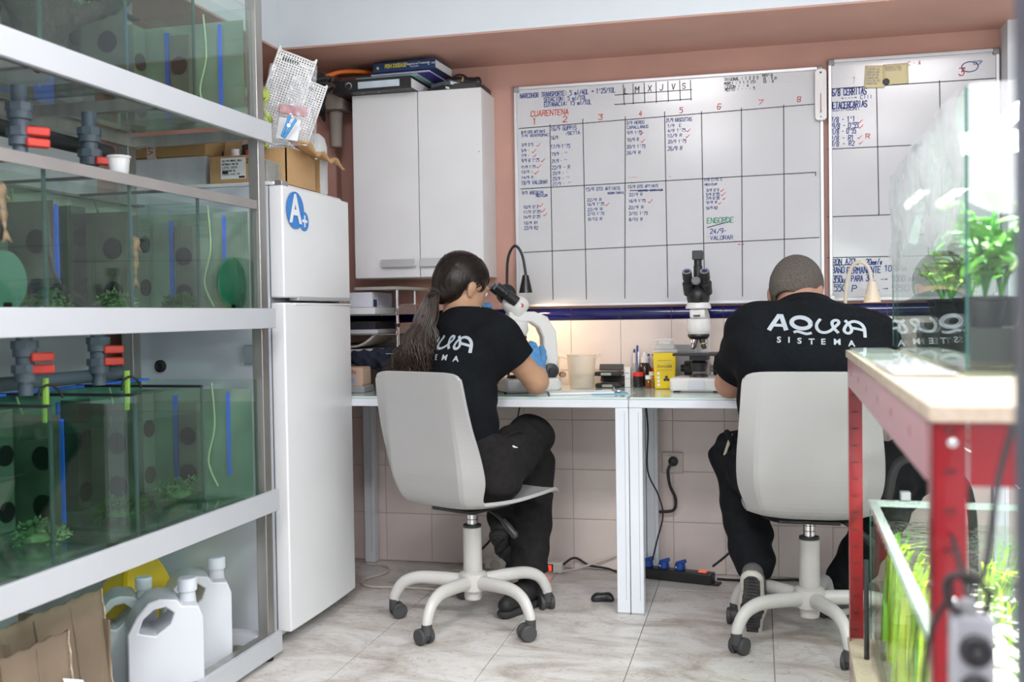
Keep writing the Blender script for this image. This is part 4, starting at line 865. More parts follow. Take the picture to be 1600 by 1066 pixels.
# ================================================================= desks
DZ = .742; DY0, DY1 = 3.455, 4.028
WSTEEL = M('white_powder_coat', (.72, .75, .80), .4, var=.02)
FROST = M('pale_green_glass_top', (.58, .70, .66), .12, var=.03, coat=.3)
def desk(label, x0, x1):
    t = thing('desk', label, 'desk', ((x0+x1)/2, (DY0+DY1)/2, 0)); ox, oy = (x0+x1)/2, (DY0+DY1)/2
    def b(a, c, z0, d, e, z1): return B(a-ox, c-oy, z0, d-ox, e-oy, z1)
    obj('glass_top', b(x0+.004, DY0+.004, DZ-.008, x1-.004, DY1, DZ), FROST, t, bevel=.001)
    obj('front_rail', b(x0, DY0, DZ-.036, x1, DY0+.045, DZ-.0085), WSTEEL, t, bevel=.002); obj('rear_rail', b(x0, DY1-.04, DZ-.036, x1, DY1, DZ-.0085), WSTEEL, t, bevel=.002)
    for x in (x0, x1-.045):
        obj('side_rail', b(x, DY0+.0455, DZ-.036, x+.045, DY1-.0405, DZ-.0085), WSTEEL, t, bevel=.002)
        for y in (DY0, DY1-.045):
            l = obj('leg', b(x, y, .005, x+.045, y+.045, DZ-.0365), WSTEEL, t, bevel=.0025); obj('foot_pad', b(x+.002, y+.002, 0, x+.043, y+.043, .0048), M('grey_pad', (.4, .4, .38), .7), l)
            obj('seam', b(x+.0315, y-.0006, .05, x+.0325, y+.001, DZ-.05), GREYP, l)
    return t
desk('white glass-topped desk under the cabinet where the gloved person sits', -1.60, -.4285)
desk('white glass-topped desk where the bowed person sits', -.4265, .76)
# ================================================================= letter trays
MESHM = M('grey_wire_mesh', (.33, .31, .29), .5, .4, var=.1)
t = thing('letter_tray', 'three-tier grey metal letter tray by the fridge', 'letter tray', (-1.52, 3.85, DZ+.0005)); 
for i, z in enumerate((.14, .215, .29)):
    w, d = .17, .13
    m = MB().box(-w, -d, z, w, d, z+.003).box(-w, d-.003, z, w, d, z+.04).box(-w, -d, z, -w+.003, d, z+.04)
    m.prism([(-d, 0), (d, 0), (d, .04), (-d+.05, .04)], .003, Matrix(((0, 0, 1, w-.003), (1, 0, 0, 0), (0, 1, 0, z), (0, 0, 0, 1))))
    obj('tray', m, MESHM, t)
    obj('wire_lip', MB().tube([(w, -d, z+.002), (w, -d+.05, z+.041), (w, d, z+.041)], .003, 6, 2), CHROME, t)
obj('top_cover', MB().prism([(-.0, -.13), (.17, -.13), (.225, .12), (.10, .14), (-.0, .14)], .012, Matrix.Translation((0, 0, .388))), M('grey_cover', (.36, .35, .33), .5), t, bevel=.002)
for (x, y) in ((.165, -.10), (.165, .11), (-.165, .12), (-.165, -.1)):
    obj('upright', MB().cyl((x, y, 0), (x, y, .388), .007, n=10), CHROME, t); obj('clip', MB().cyl((x, y, .245), (x, y, .257), .011, n=10), BLKP, t)
def slab(nm, label, cat, loc, dims, mat, rz=0, bevel=.001, curl=0):
    t = thing(nm, label, cat, loc, rz); w, d, h = dims
    obj('sheets', MB().grid(lambda u, v: ((u-.5)*w, (v-.5)*d, h/2+curl*max(0, u-.6)**2*6), 10, 4), mat, t, solid=h, bevel=bevel) if curl else obj('sheets', B(-w/2, -d/2, 0, w/2, d/2, h), mat, t, bevel=bevel)
    return t
zz = DZ+.0005
t = slab('carton', 'white flat carton with a blue panel on the top letter tray', 'box', (-1.555, 3.845, zz+.322), (.21, .22, .058), M('white_carton', (.70, .73, .80), .5))
obj('blue_panel', B(-.09, -.1115, .012, -.045, -.1105, .05), M('panel_blue', (.12, .22, .50), .5), t); obj('end_label', B(.1045, -.06, .008, .106, .06, .05), M('label_lilac', (.62, .62, .72), .5), t); obj('end_strip', B(.1052, -.1, .002, .1064, -.065, .03), M('navy', (.03, .05, .16), .5), t)
g = MB(); strokes(g, -.03, .03, .008, .05, 'XLAPP', .0012); obj('print', g, INKN, t, sharp=0, loc=(0, -.1117, 0)); g = MB()
for i in range(5): g.box(-.088+.009*i, -.1119, .015, -.082+.009*i, -.1114, .021)
obj('panel_print', g, PAPER, t, sharp=0)
slab('paper_stack', 'stack of white papers under the flat carton', 'papers', (-1.555, 3.845, zz+.295), (.23, .22, .026), PAPER)
slab('folder', 'black folder in the middle letter tray', 'folder', (-1.57, 3.845, zz+.237), (.26, .22, .03), BLKP)
slab('paper_stack', 'grey papers in the middle letter tray under the black folder', 'papers', (-1.56, 3.845, zz+.2195), (.26, .22, .016), M('grey_paper', (.52, .53, .56), .8))
slab('paper_stack', 'loose cream papers curling in the bottom letter tray', 'papers', (-1.56, 3.84, zz+.165), (.24, .22, .008), M('cream_paper', (.50, .47, .43), .8), curl=.05)
slab('paper_stack', 'dull cream papers flat in the bottom letter tray', 'papers', (-1.56, 3.845, zz+.1455), (.25, .22, .014), M('cream_paper', (.5, .47, .43), .8))
t = thing('navy_cloth', 'crumpled dark navy cloth hanging from the bottom letter tray', 'cloth', (-1.44, 3.74, zz))
obj('cloth', sdf_mesh('cloth', [seg((-.08, -.01, .13), (.02, .0, .135), .022, .024), seg((.02, 0, .13), (.10, .02, .15), .024, .014), seg((-.08, -.01, .12), (-.02, -.02, .10), .02, .02), seg((.03, .02, .02), (.03, .01, .12), .03, .02)], .006, lambda X, Y, Z: .006*np.sin(X*130+Z*70)*np.sin(Z*90+Y*60)), M('navy_cloth', (.012, .018, .035), .9, var=.3), t)
t = thing('black_clips', 'tangled black clips and straps beside the fridge', 'clips', (-1.60, 3.72, zz))
pr = []
for i in range(16): pr.append(seg((random.uniform(-.05, .07), random.uniform(-.03, .03), random.uniform(.055, .12)), (random.uniform(-.05, .08), random.uniform(-.03, .03), random.uniform(.04, .12)), .008, .006, .004))
pr.append(seg((-.03, 0, .008), (-.02, 0, .08), .012)); pr.append(seg((.05, 0, .008), (.04, 0, .08), .012))
obj('tangle', sdf_mesh('tangle', pr, .004), BLKP, t); obj('white_block', B(-.07, -.03, .118, .0, .03, .138), WPLAS, t)
t = thing('clear_tub', 'clear storage tub behind the glove box', 'tub', (-1.245, 3.80, zz)); obj('tub', B(-.09, -.08, 0, .10, .09, .10), GLASS('tub_plastic', (.8, .8, .76), ndiff=.5, dcol=(.55, .52, .45)), t, bevel=.008); obj('contents', B(-.08, -.06, .004, .09, .07, .06), M('mixed_contents', (.5, .42, .3), .8, var=.6, vs=16), t)
t = thing('glove_box', 'peach carton of nitrile gloves on the desk edge', 'box', (-1.515, 3.655, zz), R(4))
obj('carton', B(-.12, -.055, .025, .065, .055, .095), M('peach_carton', (.62, .42, .33), .55, var=.04), t, bevel=.001); obj('grey_tray', B(-.14, -.06, 0, .075, .06, .0245), M('grey_tray', (.35, .36, .37), .5), t, bevel=.003)
obj('side_print', B(.0645, -.05, .03, .0662, .05, .09), M('print_cream', (.72, .55, .40), .5), t)
text_obj('brand_print', 'Nitrilo', .022, M('print_brown', (.22, .1, .08), .5), t, (.012, -.0556, .078), FRONT); obj('blue_hand_print', MB().cbox((.02, -.0556, .046), (.032, .0008, .018)).cbox((.012, -.0556, .058), (.006, .0008, .016)).cbox((.022, -.0556, .06), (.006, .0008, .016)), M('panel_sky', (.25, .42, .62), .5), t)
obj('dark_corner_print', MB().cyl((-.04, -.0552, .08), (-.04, -.0560, .08), .022, n=20), DGREY, t)
slab('red_pouch', 'coral red pouch behind the letter tray', 'pouch', (-1.295, 3.985, zz), (.10, .04, .30), M('coral', (.55, .20, .16), .6), bevel=.01)
# ================================================================= black clamp lamp by the woman
t = thing('desk_lamp', 'black gooseneck lamp with cone shade over the tilted microscope', 'lamp', (-.952, 3.90, zz))
obj('base_plate', MB().lathe([(.07, 0), (.07, .012), (.03, .02), (0, .02)]), BLKP, t)
obj('round_disc', MB().lathe([(0, -.006), (.036, -.006), (.040, 0), (.036, .006), (0, .006)], n=32, m=Matrix.Rotation(R(90), 4, 'X'), c=(0, -.02, .365)), BLKP, t)
obj('gooseneck', MB().tube([(0, 0, .015), (0, 0, .30), (0, 0, .44), (.010, -.01, .515), (.038, -.02, .552), (.066, -.025, .52), (.080, -.03, .455), (.081, -.03, .43)], .0055, 10), BLKP, t)
sh = obj('shade', MB().lathe([(.009, .0), (.012, 0), (.0265, -.068), (.025, -.068), (.010, -.004)], c=(.081, -.03, .437)), M('shade_black', (.03, .03, .03), .25, .6), t)
obj('bulb', MB().lathe([(0, -.058), (.0215, -.060), (.0215, -.064), (0, -.064)], c=(.081, -.03, .437)), M('warm_bulb', (1, .85, .6), .5, emit=14, ecol=(1, .75, .42)), sh)
def spot(name, loc, to, power, col, size, blend=.5, r=.02):
    l = bpy.data.lights.new(name, 'SPOT'); l.energy = power; l.color = col; l.spot_size = size; l.spot_blend = blend; l.shadow_soft_size = r
    o = bpy.data.objects.new(name, l); COL.objects.link(o); o.location = loc
    o.rotation_euler = (Vector(to)-Vector(loc)).to_track_quat('-Z', 'Y').to_euler(); return o
spot('desk_lamp_light', (-.871, 3.87, zz+.365), (-.76, 3.90, DZ), 8, (1, .70, .42), R(155), .6)
# ================================================================= microscopes
MW = M('microscope_white', (.78, .77, .75), .35, var=.01)
def microscope(label, loc, rz):
    """ocular tubes towards local -Y"""
    t = thing('microscope', label, 'microscope', loc, rz)
    obj('base', MB().prism([(-.095, -.10), (.095, -.10), (.10, -.06), (.085, .10), (.06, .125), (-.06, .125), (-.085, .10), (-.10, -.06)], .05, Matrix.Identity(4)), MW, t, bevel=.01)
    for x in (-.07, .07): obj('rubber_foot', B(x-.012, -.098, -.0005, x+.012, -.082, .004), RUBBER, t)
    arm = [(.05, .05), (.115, .05), (.125, .12), (.118, .22), (.085, .275), (.035, .295), (-.065, .295), (-.065, .262), (.02, .255), (.05, .235), (.066, .20), (.07, .13), (.055, .1)]
    obj('arm', MB().prism(arm, .055, Matrix(((0, 0, 1, -.0275), (1, 0, 0, 0), (0, 1, 0, 0), (0, 0, 0, 1)))), MW, t, bevel=.007)
    obj('nosepiece_mount', MB().lathe([(.03, .262), (.042, .258), (.046, .225), (.036, .205), (0, .203)][::-1], c=(0, -.03, 0)), MW, t)
    np_ = obj('nosepiece', MB().lathe([(.038, .205), (.04, .198), (.03, .186), (0, .184)][::-1], c=(0, -.03, 0)), BLKP, t)
    for k in range(4):
        a = R(45+90*k); d = Vector((math.cos(a)*.30, math.sin(a)*.30, -1)).normalized(); p = Vector((math.cos(a)*.018, -.03+math.sin(a)*.018, .192))
        o = obj('objective', MB().loft([(p, .011), (p+d*.014, .011), (p+d*.015, .0095), (p+d*.034, .009), (p+d*.042, .005)], 14), [CHROME, DGREY, CHROME, DGREY][k], np_)
        obj('colour_ring', MB().cyl(p+d*.022, p+d*.025, .0099, n=14), [BLUEP, YELP, REDP, YELP][k], o)
    obj('stage', B(-.085, -.10, .128, .085, .05, .137), BLKP, t, bevel=.002); obj('slide', B(-.035, -.045, .1372, .035, -.02, .1385), GLASS('clear_glass'), t)
    obj('stage_holder', B(-.03, -.06, .11, .03, .055, .1275), DGREY, t); obj('condenser', MB().lathe([(.0, .07), (.026, .07), (.03, .10), (.022, .1095), (0, .1095)], c=(0, -.03, 0)), BLKP, t)
    obj('lamp_collector', MB().lathe([(.034, .05), (.03, .058), (.02, .06), (0, .06)], c=(0, -.035, 0)), BLKP, t)
    for s in (-1, 1):
        k = obj('focus_knob', MB().lathe([(.0, 0), (.026, 0), (.028, .004), (.028, .024), (.024, .027), (.0, .027)], n=28, m=Matrix.Rotation(R(90*s), 4, 'Y'), c=(s*.0405 if s > 0 else -.0405, .085, .075)), DGREY, t)
        obj('fine_knob', MB().lathe([(.0, 0.0272), (.013, .0272), (.014, .04), (0, .041)], n=20, m=Matrix.Rotation(R(90*s), 4, 'Y'), c=(s*.0405, .085, .075)), BLKP, k)
        obj('stage_knob', MB().cyl((s*.06, .02, .08), (s*.06, .02, .126), .011), BLKP, t) if s > 0 else None
    obj('knob_axle', MB().cyl((-.041, .085, .075), (.041, .085, .075), .014), MW, t)
    return t
def binocular(t, z0, tilt, white):
    # head housing and two ocular tubes towards local -Y, upwards
    d = Vector((0, -math.cos(tilt), math.sin(tilt))); c = Vector((0, -.03, z0))
    hd = obj('head', sdf_mesh('head', [ell((0, -.03, z0+.015), (.04, .05, .035), .02), seg((0, -.03, z0-.005), (0, -.03, z0+.01), .036, .036, .01), seg((0, -.03, z0+.01), tuple(Vector((0, -.05, z0+.022))), .034, .03, .01)], .005), MW if white else BLKP, t)
    for s in (-1, 1):
        p = c+Vector((s*.018, -.012, .018)); e = c+Vector((s*.032, -.0, .02))
        o = obj('ocular_tube', MB().loft([(c+Vector((s*.03, 0, .02))+d*.01, .021), (c+Vector((s*.031, 0, .02))+d*.055, .021), (c+Vector((s*.031, 0, .02))+d*.057, .0155), (c+Vector((s*.031, 0, .02))+d*.072, .0155), (c+Vector((s*.031, 0, .02))+d*.074, .0175), (c+Vector((s*.031, 0, .02))+d*.105, .0170), (c+Vector((s*.031, 0, .02))+d*.106, .012)], 24), BLKP, t)
        q = c+Vector((s*.031, 0, .02)); obj('ocular_ring', MB().loft([(q+d*.1061, .0165), (q+d*.107, .0165)], 24), M('ring_grey', (.22, .23, .24), .4), o)
        obj('ocular_lens', MB().loft([(q+d*.1072, .010), (q+d*.1082, .0085)], 20), M('lens_blue', (.02, .03, .12), .05, spec=1), o)
mA = microscope('white microscope tilted towards the gloved person under the black lamp', (-.845, 3.715, zz+.0005), R(-60))
binocular(mA, .305, R(38), True)
obj('red_badge', MB().lathe([(0, 0), (.008, 0), (.008, .0012), (0, .0012)], n=20, m=Matrix.Rotation(R(90), 4, 'Y'), c=(.0385, -.02, .318)), REDP, mA); obj('red_badge', MB().cbox((-.02, -.1005, .03), (.03, .001, .006)), REDP, mA)
obj('wood_knob', MB().lathe([(0, 0), (.012, 0), (.011, .018), (0, .018)], m=Matrix.Rotation(R(90), 4, 'Y'), c=(.082, .118, .062)), M('tan_knob', (.35, .2, .1), .5), mA)
mB = microscope('tall trinocular microscope facing the room between the two people', (-.205, 3.78, zz+.0005), R(-4))
binocular(mB, .325, R(52), False)
obj('neck_collar', MB().lathe([(.044, .296), (.046, .30), (.04, .318), (0, .318)], c=(0, -.03, 0)), MW, mB)
obj('front_disc', MB().cyl((0, -.088, .392), (0, -.094, .398), .016, n=24), M('ring_grey', (.22, .23, .24), .4), mB); obj('camera_tube', MB().lathe([(.018, .33), (.018, .40), (.016, .41), (.016, .45), (.014, .452), (.014, .475), (.018, .476), (.018, .505), (0, .506)], c=(0, -.03, 0)), BLKP, mB); obj('camera_block', B(-.018, -.052, .472, .018, -.012, .505), DGREY, mB, bevel=.003)
obj('brand_slot', B(-.012, -.0775, .268, .012, -.0745, .274), BLKP, mB); obj('front_plate', B(-.03, -.1015, .008, .03, -.0995, .042), M('soft_white', (.7, .72, .76), .3), mB, bevel=.002)
# ================================================================= small things on the desks
t = thing('measuring_jug', 'milky plastic measuring jug beside the tilted microscope', 'jug', (-.655, 3.86, zz), R(180))
MILK = M('milky_jug', (.80, .72, .60), .3, alpha=.45)
obj('vessel', MB().lathe([(.046, 0), (.047, .01), (.056, .125), (.059, .127), (.059, .130), (.054, .128), (.0445, .012), (0, .010), (0, 0)], n=32), MILK, t)
obj('handle', MB().tube([(.054, 0, .115), (.085, 0, .122), (.092, 0, .10), (.09, 0, .03)], .006, 8), MILK, t); obj('spout', MB().cbox((-.062, 0, .122), (.022, .03, .012), (0, R(25), 0)), MILK, t)
obj('grey_dregs', MB().cyl((0, 0, .0105), (0, 0, .055), .044, .048, n=24), M('smoky_dregs', (.35, .31, .27), .4, alpha=.5), t)
t = thing('notepad', 'white notepad with a wire pen loop near the desk corner', 'notepad', (-.60, 3.60, zz), R(16)); obj('pages', B(-.13, -.04, 0, .10, .05, .008), PAPER, t, bevel=.001); obj('blue_mat', MB().box(.02, -.055, -.0003, .15, .055, .0022), M('pale_blue_mat', (.18, .42, .58), .5), t)
obj('wire_ring', MB().lathe([(.011, -.002), (.013, 0), (.011, .002), (.009, 0), (.011, -.002)], n=20, m=Matrix.Rotation(R(70), 4, 'Y'), c=(.104, -.02, .014)), CHROME, t); obj('metal_clip', MB().ball((.118, -.022, .008), (.012, .006, .006), 12), CHROME, t)
def scale_(label, x, y, z):
    t = thing('pocket_scale', label, 'scale', (x, y, z), R(-6)); obj('body', B(-.048, -.05, 0, .048, .05, .016), BLKP, t, bevel=.004); obj('platform', B(-.036, -.035, .0165, .036, .045, .0185), STEEL, t, bevel=.001); obj('display', B(-.02, -.0508, .003, .02, -.0498, .013), M('lcd', (.35, .36, .3), .4), t); obj('lid', MB().cbox((.0, .04, .030), (.096, .008, .024), (R(-20), 0, 0)), DGREY, t, bevel=.002)
scale_('black pocket scale on top of the other one beside the jug', -.56, 3.935, zz+.0445); scale_('black pocket scale underneath the other one beside the jug', -.555, 3.93, zz)
t = thing('reagent_box', 'slim white reagent box beside the pocket scales', 'box', (-.487, 3.94, zz)); obj('carton', B(-.011, -.02, 0, .011, .02, .077), WPLAS, t, bevel=.001); g = MB(); strokes(g, -.008, .05, .006, .016, 'PH', .001); strokes(g, -.008, .03, .004, .016, '7-9', .001); obj('print', g, INKB, t, sharp=0, loc=(0, -.0205, 0))
DKL = M('dark_liquid', (.02, .018, .022), .15)
t = thing('sample_jar', 'dark jar with a bright red lid on the desk', 'jar', (-.447, 3.925, zz)); obj('jar', MB().lathe([(.018, 0), (.0195, .003), (.0195, .042), (0, .042)]), DKL, t); obj('lid', MB().lathe([(.0205, .0425), (.0205, .056), (.019, .057), (0, .057)]), M('bright_red', (.75, .03, .02), .35), t)
t = thing('brown_bottle', 'dark brown bottle with a white cap behind the red-lidded jar', 'bottle', (-.428, 3.985, zz)); obj('glass', MB().lathe([(.024, 0), (.026, .004), (.026, .07), (.018, .088), (.013, .094), (0, .094)]), M('amber_dark', (.03, .012, .008), .1), t); obj('cap', MB().lathe([(.0155, .09), (.0155, .112), (.007, .115), (.006, .132), (0, .132)]), WPLAS, t)
t = thing('pen_cup', 'clear cup holding pens behind the brown bottle', 'cup', (-.462, 4.008, zz)); obj('cup', MB().lathe([(0, 0), (.016, 0), (.0165, .09), (.015, .09), (.0145, .003), (0, .003)]), GLASS('cup_clear', (.9, .92, .95), ndiff=.15), t)
for k, (x, lab, mt) in enumerate(((-.470, 'white pen with a navy tip standing in the cup', WPLAS), (-.458, 'blue pen standing tallest in the cup', BLUEP), (-.4525, 'clear pipette standing in the cup', M('pipette', (.7, .72, .78), .3)))):
    t = thing('pen', lab, 'pen', (x, 4.008-.003*k, zz+.0045)); h = (.125, .14, .115)[k]
    obj('barrel', MB().cyl((0, 0, 0), (0, 0, h), .0042, n=12), mt, t); obj('tip', MB().loft([((0, 0, h), .005), ((0, 0, h+.012), .004), ((0, 0, h+.014), .002)], 12), [M('navy', (.03, .05, .16)), BLUEP, WPLAS][k], t)
t = thing('test_tubes', 'pair of slim violet-tinted test tubes against the grey box', 'test tubes', (-.405, 4.005, zz))
for x in (-.009, .009): obj('tube', MB().lathe([(.005, 0), (.0055, .004), (.0055, .115), (0, .116)], n=12, c=(x, 0, 0)), M('violet_tint', (.55, .50, .60), .2), t); obj('stopper', MB().cyl((x, 0, .1162), (x, 0, .124), .0052, n=10), M('navy', (.03, .05, .16)), t)
obj('red_sticker', MB().cyl((.0, -.0062, .06), (0, -.0072, .06), .012, n=20), REDP, t)
t = thing('grey_box', 'flat grey box standing against the tiles behind the yellow bin', 'box', (-.31, 4.035, zz)); obj('case', B(-.065, -.008, 0, .075, .006, .158), M('mid_grey_box', (.28, .29, .31), .5), t, bevel=.002); obj('silver_edge', B(-.067, -.009, .1585, .077, .007, .162), ALU, t)
t = thing('small_clip', 'tiny black clip lying in front of the red-lidded jar', 'clip', (-.41, 3.895, zz)); obj('clip', MB().ball((0, 0, .016), (.006, .006, .008), 10).cyl((0, 0, 0), (0, 0, .012), .0025), DGREY, t)
AMB = M('amber_glass', (.16, .05, .01), .1, var=.1)
for k, (x, y, h, lab, mt) in enumerate(((-.402, 3.86, .034, 'amber vial with a white cap in front of the yellow bin', AMB), (-.393, 3.905, .045, 'paler amber vial half hidden beside the yellow bin', M('amber_pale', (.45, .28, .12), .1)))):
    t = thing('vial', lab, 'vial', (x, y, zz)); obj('glass', MB().lathe([(.0095, 0), (.0105, .002), (.0105, h-.006), (.007, h), (0, h)]), mt, t); obj('cap', MB().lathe([(.0105, h+.0005), (.0105, h+.015), (0, h+.015)]), WPLAS, t)
# sharps container
t = thing('sharps_bin', 'yellow sharps bin with a clear lid and a danger label', 'bin', (-.338, 3.865, zz), R(2))
w0, w1, H = .037, .043, .135
V = [(-w0, -w0, 0), (w0, -w0, 0), (w0, w0, 0), (-w0, w0, 0), (-w1, -w1, H), (w1, -w1, H), (w1, w1, H), (-w1, w1, H)]
obj('body', MB().add(V, [(3, 2, 1, 0), (4, 5, 6, 7), (0, 1, 5, 4), (1, 2, 6, 5), (2, 3, 7, 6), (3, 0, 4, 7)]), M('sharps_yellow', (.80, .58, .005), .35, var=.03), t, bevel=.004)
CLR = M('clear_lid', (.80, .80, .78), .2, alpha=.4)
obj('lid', B(-.046, -.046, H+.0005, .046, .046, H+.012).box(-.036, -.036, H+.012, .036, .036, H+.03), CLR, t, bevel=.004)
obj('lid_handle', MB().tube([(-.034, -.01, H+.012), (-.052, -.012, H+.022), (-.05, -.012, H+.042), (-.03, -.012, H+.048), (.03, -.012, H+.048)], .004, 8), CLR, t); obj('lid_cap', MB().lathe([(.03, H+.0305), (.03, H+.044), (0, H+.045)]), CLR, t)
tl = (R(90)-math.atan((w1-w0)/H)*-1, 0, 0)
def yf(z): return -(w0+(w1-w0)*z/H)-.0008
text_obj('danger_print', 'DANGER', .0135, INKK, t, (0, yf(.084), .084), FRONT, sx=1.0); text_obj('small_print', 'PELIGRO - BIORIESGO', .0055, INKN, t, (0, yf(.097), .097), FRONT); text_obj('small_print', 'BIOHAZARD CONTAINER', .0048, M('print_olive', (.3, .25, .02)), t, (0, yf(.071), .071), FRONT)
obj('print_rule', B(-.026, yf(.107)-.0004, .1065, .026, yf(.107), .1075), INKK, t)
for k in range(4): obj('round_icon', MB().cyl((-.023, yf(.06-.0145*k), .058-.0142*k), (-.023, yf(.06-.0145*k)-.0005, .058-.0142*k), .0055, n=20), PAPER, t); 
bz = MB()
for k in range(3):
    a = R(90+120*k); cx_, cz_ = .0065*math.cos(a), .0065*math.sin(a)
    bz.lathe([(.0042, 0), (.0054, 0), (.0054, .0006), (.0042, .0006)], n=18, m=Matrix.Rotation(R(90), 4, 'X'), c=(.006+cx_, yf(.038), .038+cz_))
bz.lathe([(0, 0), (.0022, 0), (.0022, .0007), (0, .0007)], n=12, m=Matrix.Rotation(R(90), 4, 'X'), c=(.006, yf(.038), .038)); obj('biohazard_mark', bz, INKK, t)
# pale gooseneck lamp on the man's desk
PALE = M('pale_silicone', (.80, .72, .58), .4, alpha=.9)
t = thing('desk_lamp', 'pale cream gooseneck lamp glowing beyond the bowed person', 'lamp', (.305, 3.84, zz)); obj('base_plate', MB().lathe([(.06, 0), (.06, .012), (.02, .02), (0, .02)]), PALE, t)
obj('gooseneck', MB().tube([(0, 0, .015), (.0, 0, .25), (.005, 0, .37), (.022, -.01, .435), (.050, -.02, .455), (.078, -.025, .43), (.088, -.03, .38)], .0065, 10), PALE, t)
sh = obj('shade', MB().lathe([(.010, 0), (.014, -.002), (.030, -.075), (.0285, -.075), (.011, -.004)], c=(.089, -.03, .385)), PALE, t); obj('bulb', MB().lathe([(0, -.066), (.026, -.068), (.026, -.073), (0, -.073)], c=(.089, -.03, .385)), M('warm_bulb'  , (1, .85, .6)), sh)
spot('desk_lamp_light', (.394, 3.81, zz+.305), (.36, 3.80, DZ), 4, (1, .74, .48), R(140), .6)
# ================================================================= swivel chairs
CHW = M('chair_shell_plastic', (.40, .395, .39), .5, var=.02)
CHB = M('chair_base_enamel', (.56, .545, .525), .35, var=.04)
CAST = M('caster_grey', (.05, .05, .052), .55, var=.1)
def crom(tb, t):
    n = len(tb)-1; f = t*n; i = min(int(f), n-1); u = f-i
    p = [tb[max(i-1, 0)], tb[i], tb[i+1], tb[min(i+2, n)]]
    return [.5*((2*p[1][k])+(p[2][k]-p[0][k])*u+(2*p[0][k]-5*p[1][k]+4*p[2][k]-p[3][k])*u*u+(-p[0][k]+3*p[1][k]-3*p[2][k]+p[3][k])*u**3) for k in range(len(tb[0]))]
# profile from the top of the back to the seat front: y forward, z up, half width, wing (forward curl of the sides), rise of the sides
PROF = [(-.258, .853, .186, .006, 0), (-.247, .77, .192, .010, 0), (-.236, .68, .199, .020, 0), (-.226, .59, .206, .040, 0), (-.214, .51, .203, .052, .0), (-.182, .432, .180, .036, .010), (-.11, .408, .186, .0, .024), (0, .404, .202, 0, .026), (.11, .414, .208, 0, .022), (.20, .428, .200, 0, .010), (.245, .424, .178, 0, -.006)]
def chair(label, loc, facing, phase, swivel_lever=1):
    t = thing('swivel_chair', label, 'chair', (loc[0], loc[1], 0), -facing, 'white swivel chairs')
    def f(u, v):
        y, z, w, wing, rise = crom(PROF, v); s = 2*u-1
        e = max(0, (abs(s)-.72)/.28)
        ww = w
        if v < .06: ww = w*(1-.05*(1-v/.06)**2*abs(s)**6)
        return (s*ww, y+wing*e, z+rise*abs(s)**3-(.012*abs(s)**8 if v < .02 else 0))
    obj('shell', MB().grid(f, 32, 60), CHW, t, solid=.012, sharp=0, bevel=.004)
    obj('under_plate', B(-.09, -.10, .384, .09, .09, .396), BLKP, t, bevel=.003)
    base = obj('base_hub', MB().lathe([(.0, .078), (.028, .078), (.03, .085), (.030, .105), (.046, .11), (.05, .135), (.046, .165), (.034, .172), (0, .172)], n=32), CHB, t)
    obj('column', MB().lathe([(.0305, .1722), (.0315, .174), (.0315, .318), (.029, .320), (0, .320)]), CHB, t)
    obj('column_collar', MB().lathe([(.0305, .3205), (.0305, .328), (.02, .330), (0, .330)]), BLKP, t)
    obj('gas_piston', MB().lathe([(.0175, .3302), (.0175, .370), (.021, .371), (.021, .384), (0, .384)]), CHROME, t)
    for z in (.345, .362): obj('piston_ring', MB().lathe([(.0181, z), (.0181, z+.002), (.0176, z+.002)], n=24), DGREY, t)
    for k in range(5):
        a = phase+k*2*math.pi/5+facing; ca, sa = math.cos(a), math.sin(a)
        P = smooth_path([(.03*ca, .03*sa, .137), (.12*ca, .12*sa, .143), (.195*ca, .195*sa, .142), (.245*ca, .245*sa, .122), (.272*ca, .272*sa, .083), (.277*ca, .277*sa, .062)], 5)
        arm = obj('base_arm', MB().loft([(p, (.024-.007*i/(len(P)-1), .021-.006*i/(len(P)-1))) for i, p in enumerate(P)], 14), CHB, t)
        # caster: stem, hood and twin wheels
        x, y = .278*ca, .278*sa; r = random.uniform(0, 6.28); d = Vector((math.cos(r), math.sin(r), 0)); n = Vector((-d.y, d.x, 0)); c = Vector((x, y, 0))+d*.014
        obj('caster_hood', MB().cyl(c+Vector((0, 0, .029))-n*.024, c+Vector((0, 0, .029))+n*.024, .0225, n=20).cyl((x, y, .03), (x, y, .066), .017, n=16), CAST, arm, bevel=.002)
        for s in (-1, 1): obj('caster_wheel', MB().cyl(c+n*(s*.0245)+Vector((0, 0, .0262)), c+n*(s*.009)+Vector((0, 0, .0262)), .0262, n=24), CAST, arm, bevel=.003)
    lv = obj('lever', MB().tube([(.05, .0, .386), (.10, .0, .375), (.16, -.0, .335)], .0055, 8), BLKP, t)
    obj('lever_grip', MB().loft([((.135, 0, .357), .009), ((.15, 0, .344), .0125), ((.185, 0, .314), .0125), ((.19, 0, .309), .008)], 14), BLKP, lv)
    return t
chair('white shell swivel chair under the gloved person, turned to the tilted microscope', (-.935, 3.285), R(26), R(254))
chair('white shell swivel chair under the bowed person, behind the red post', (.15, 3.28), R(2), R(2))
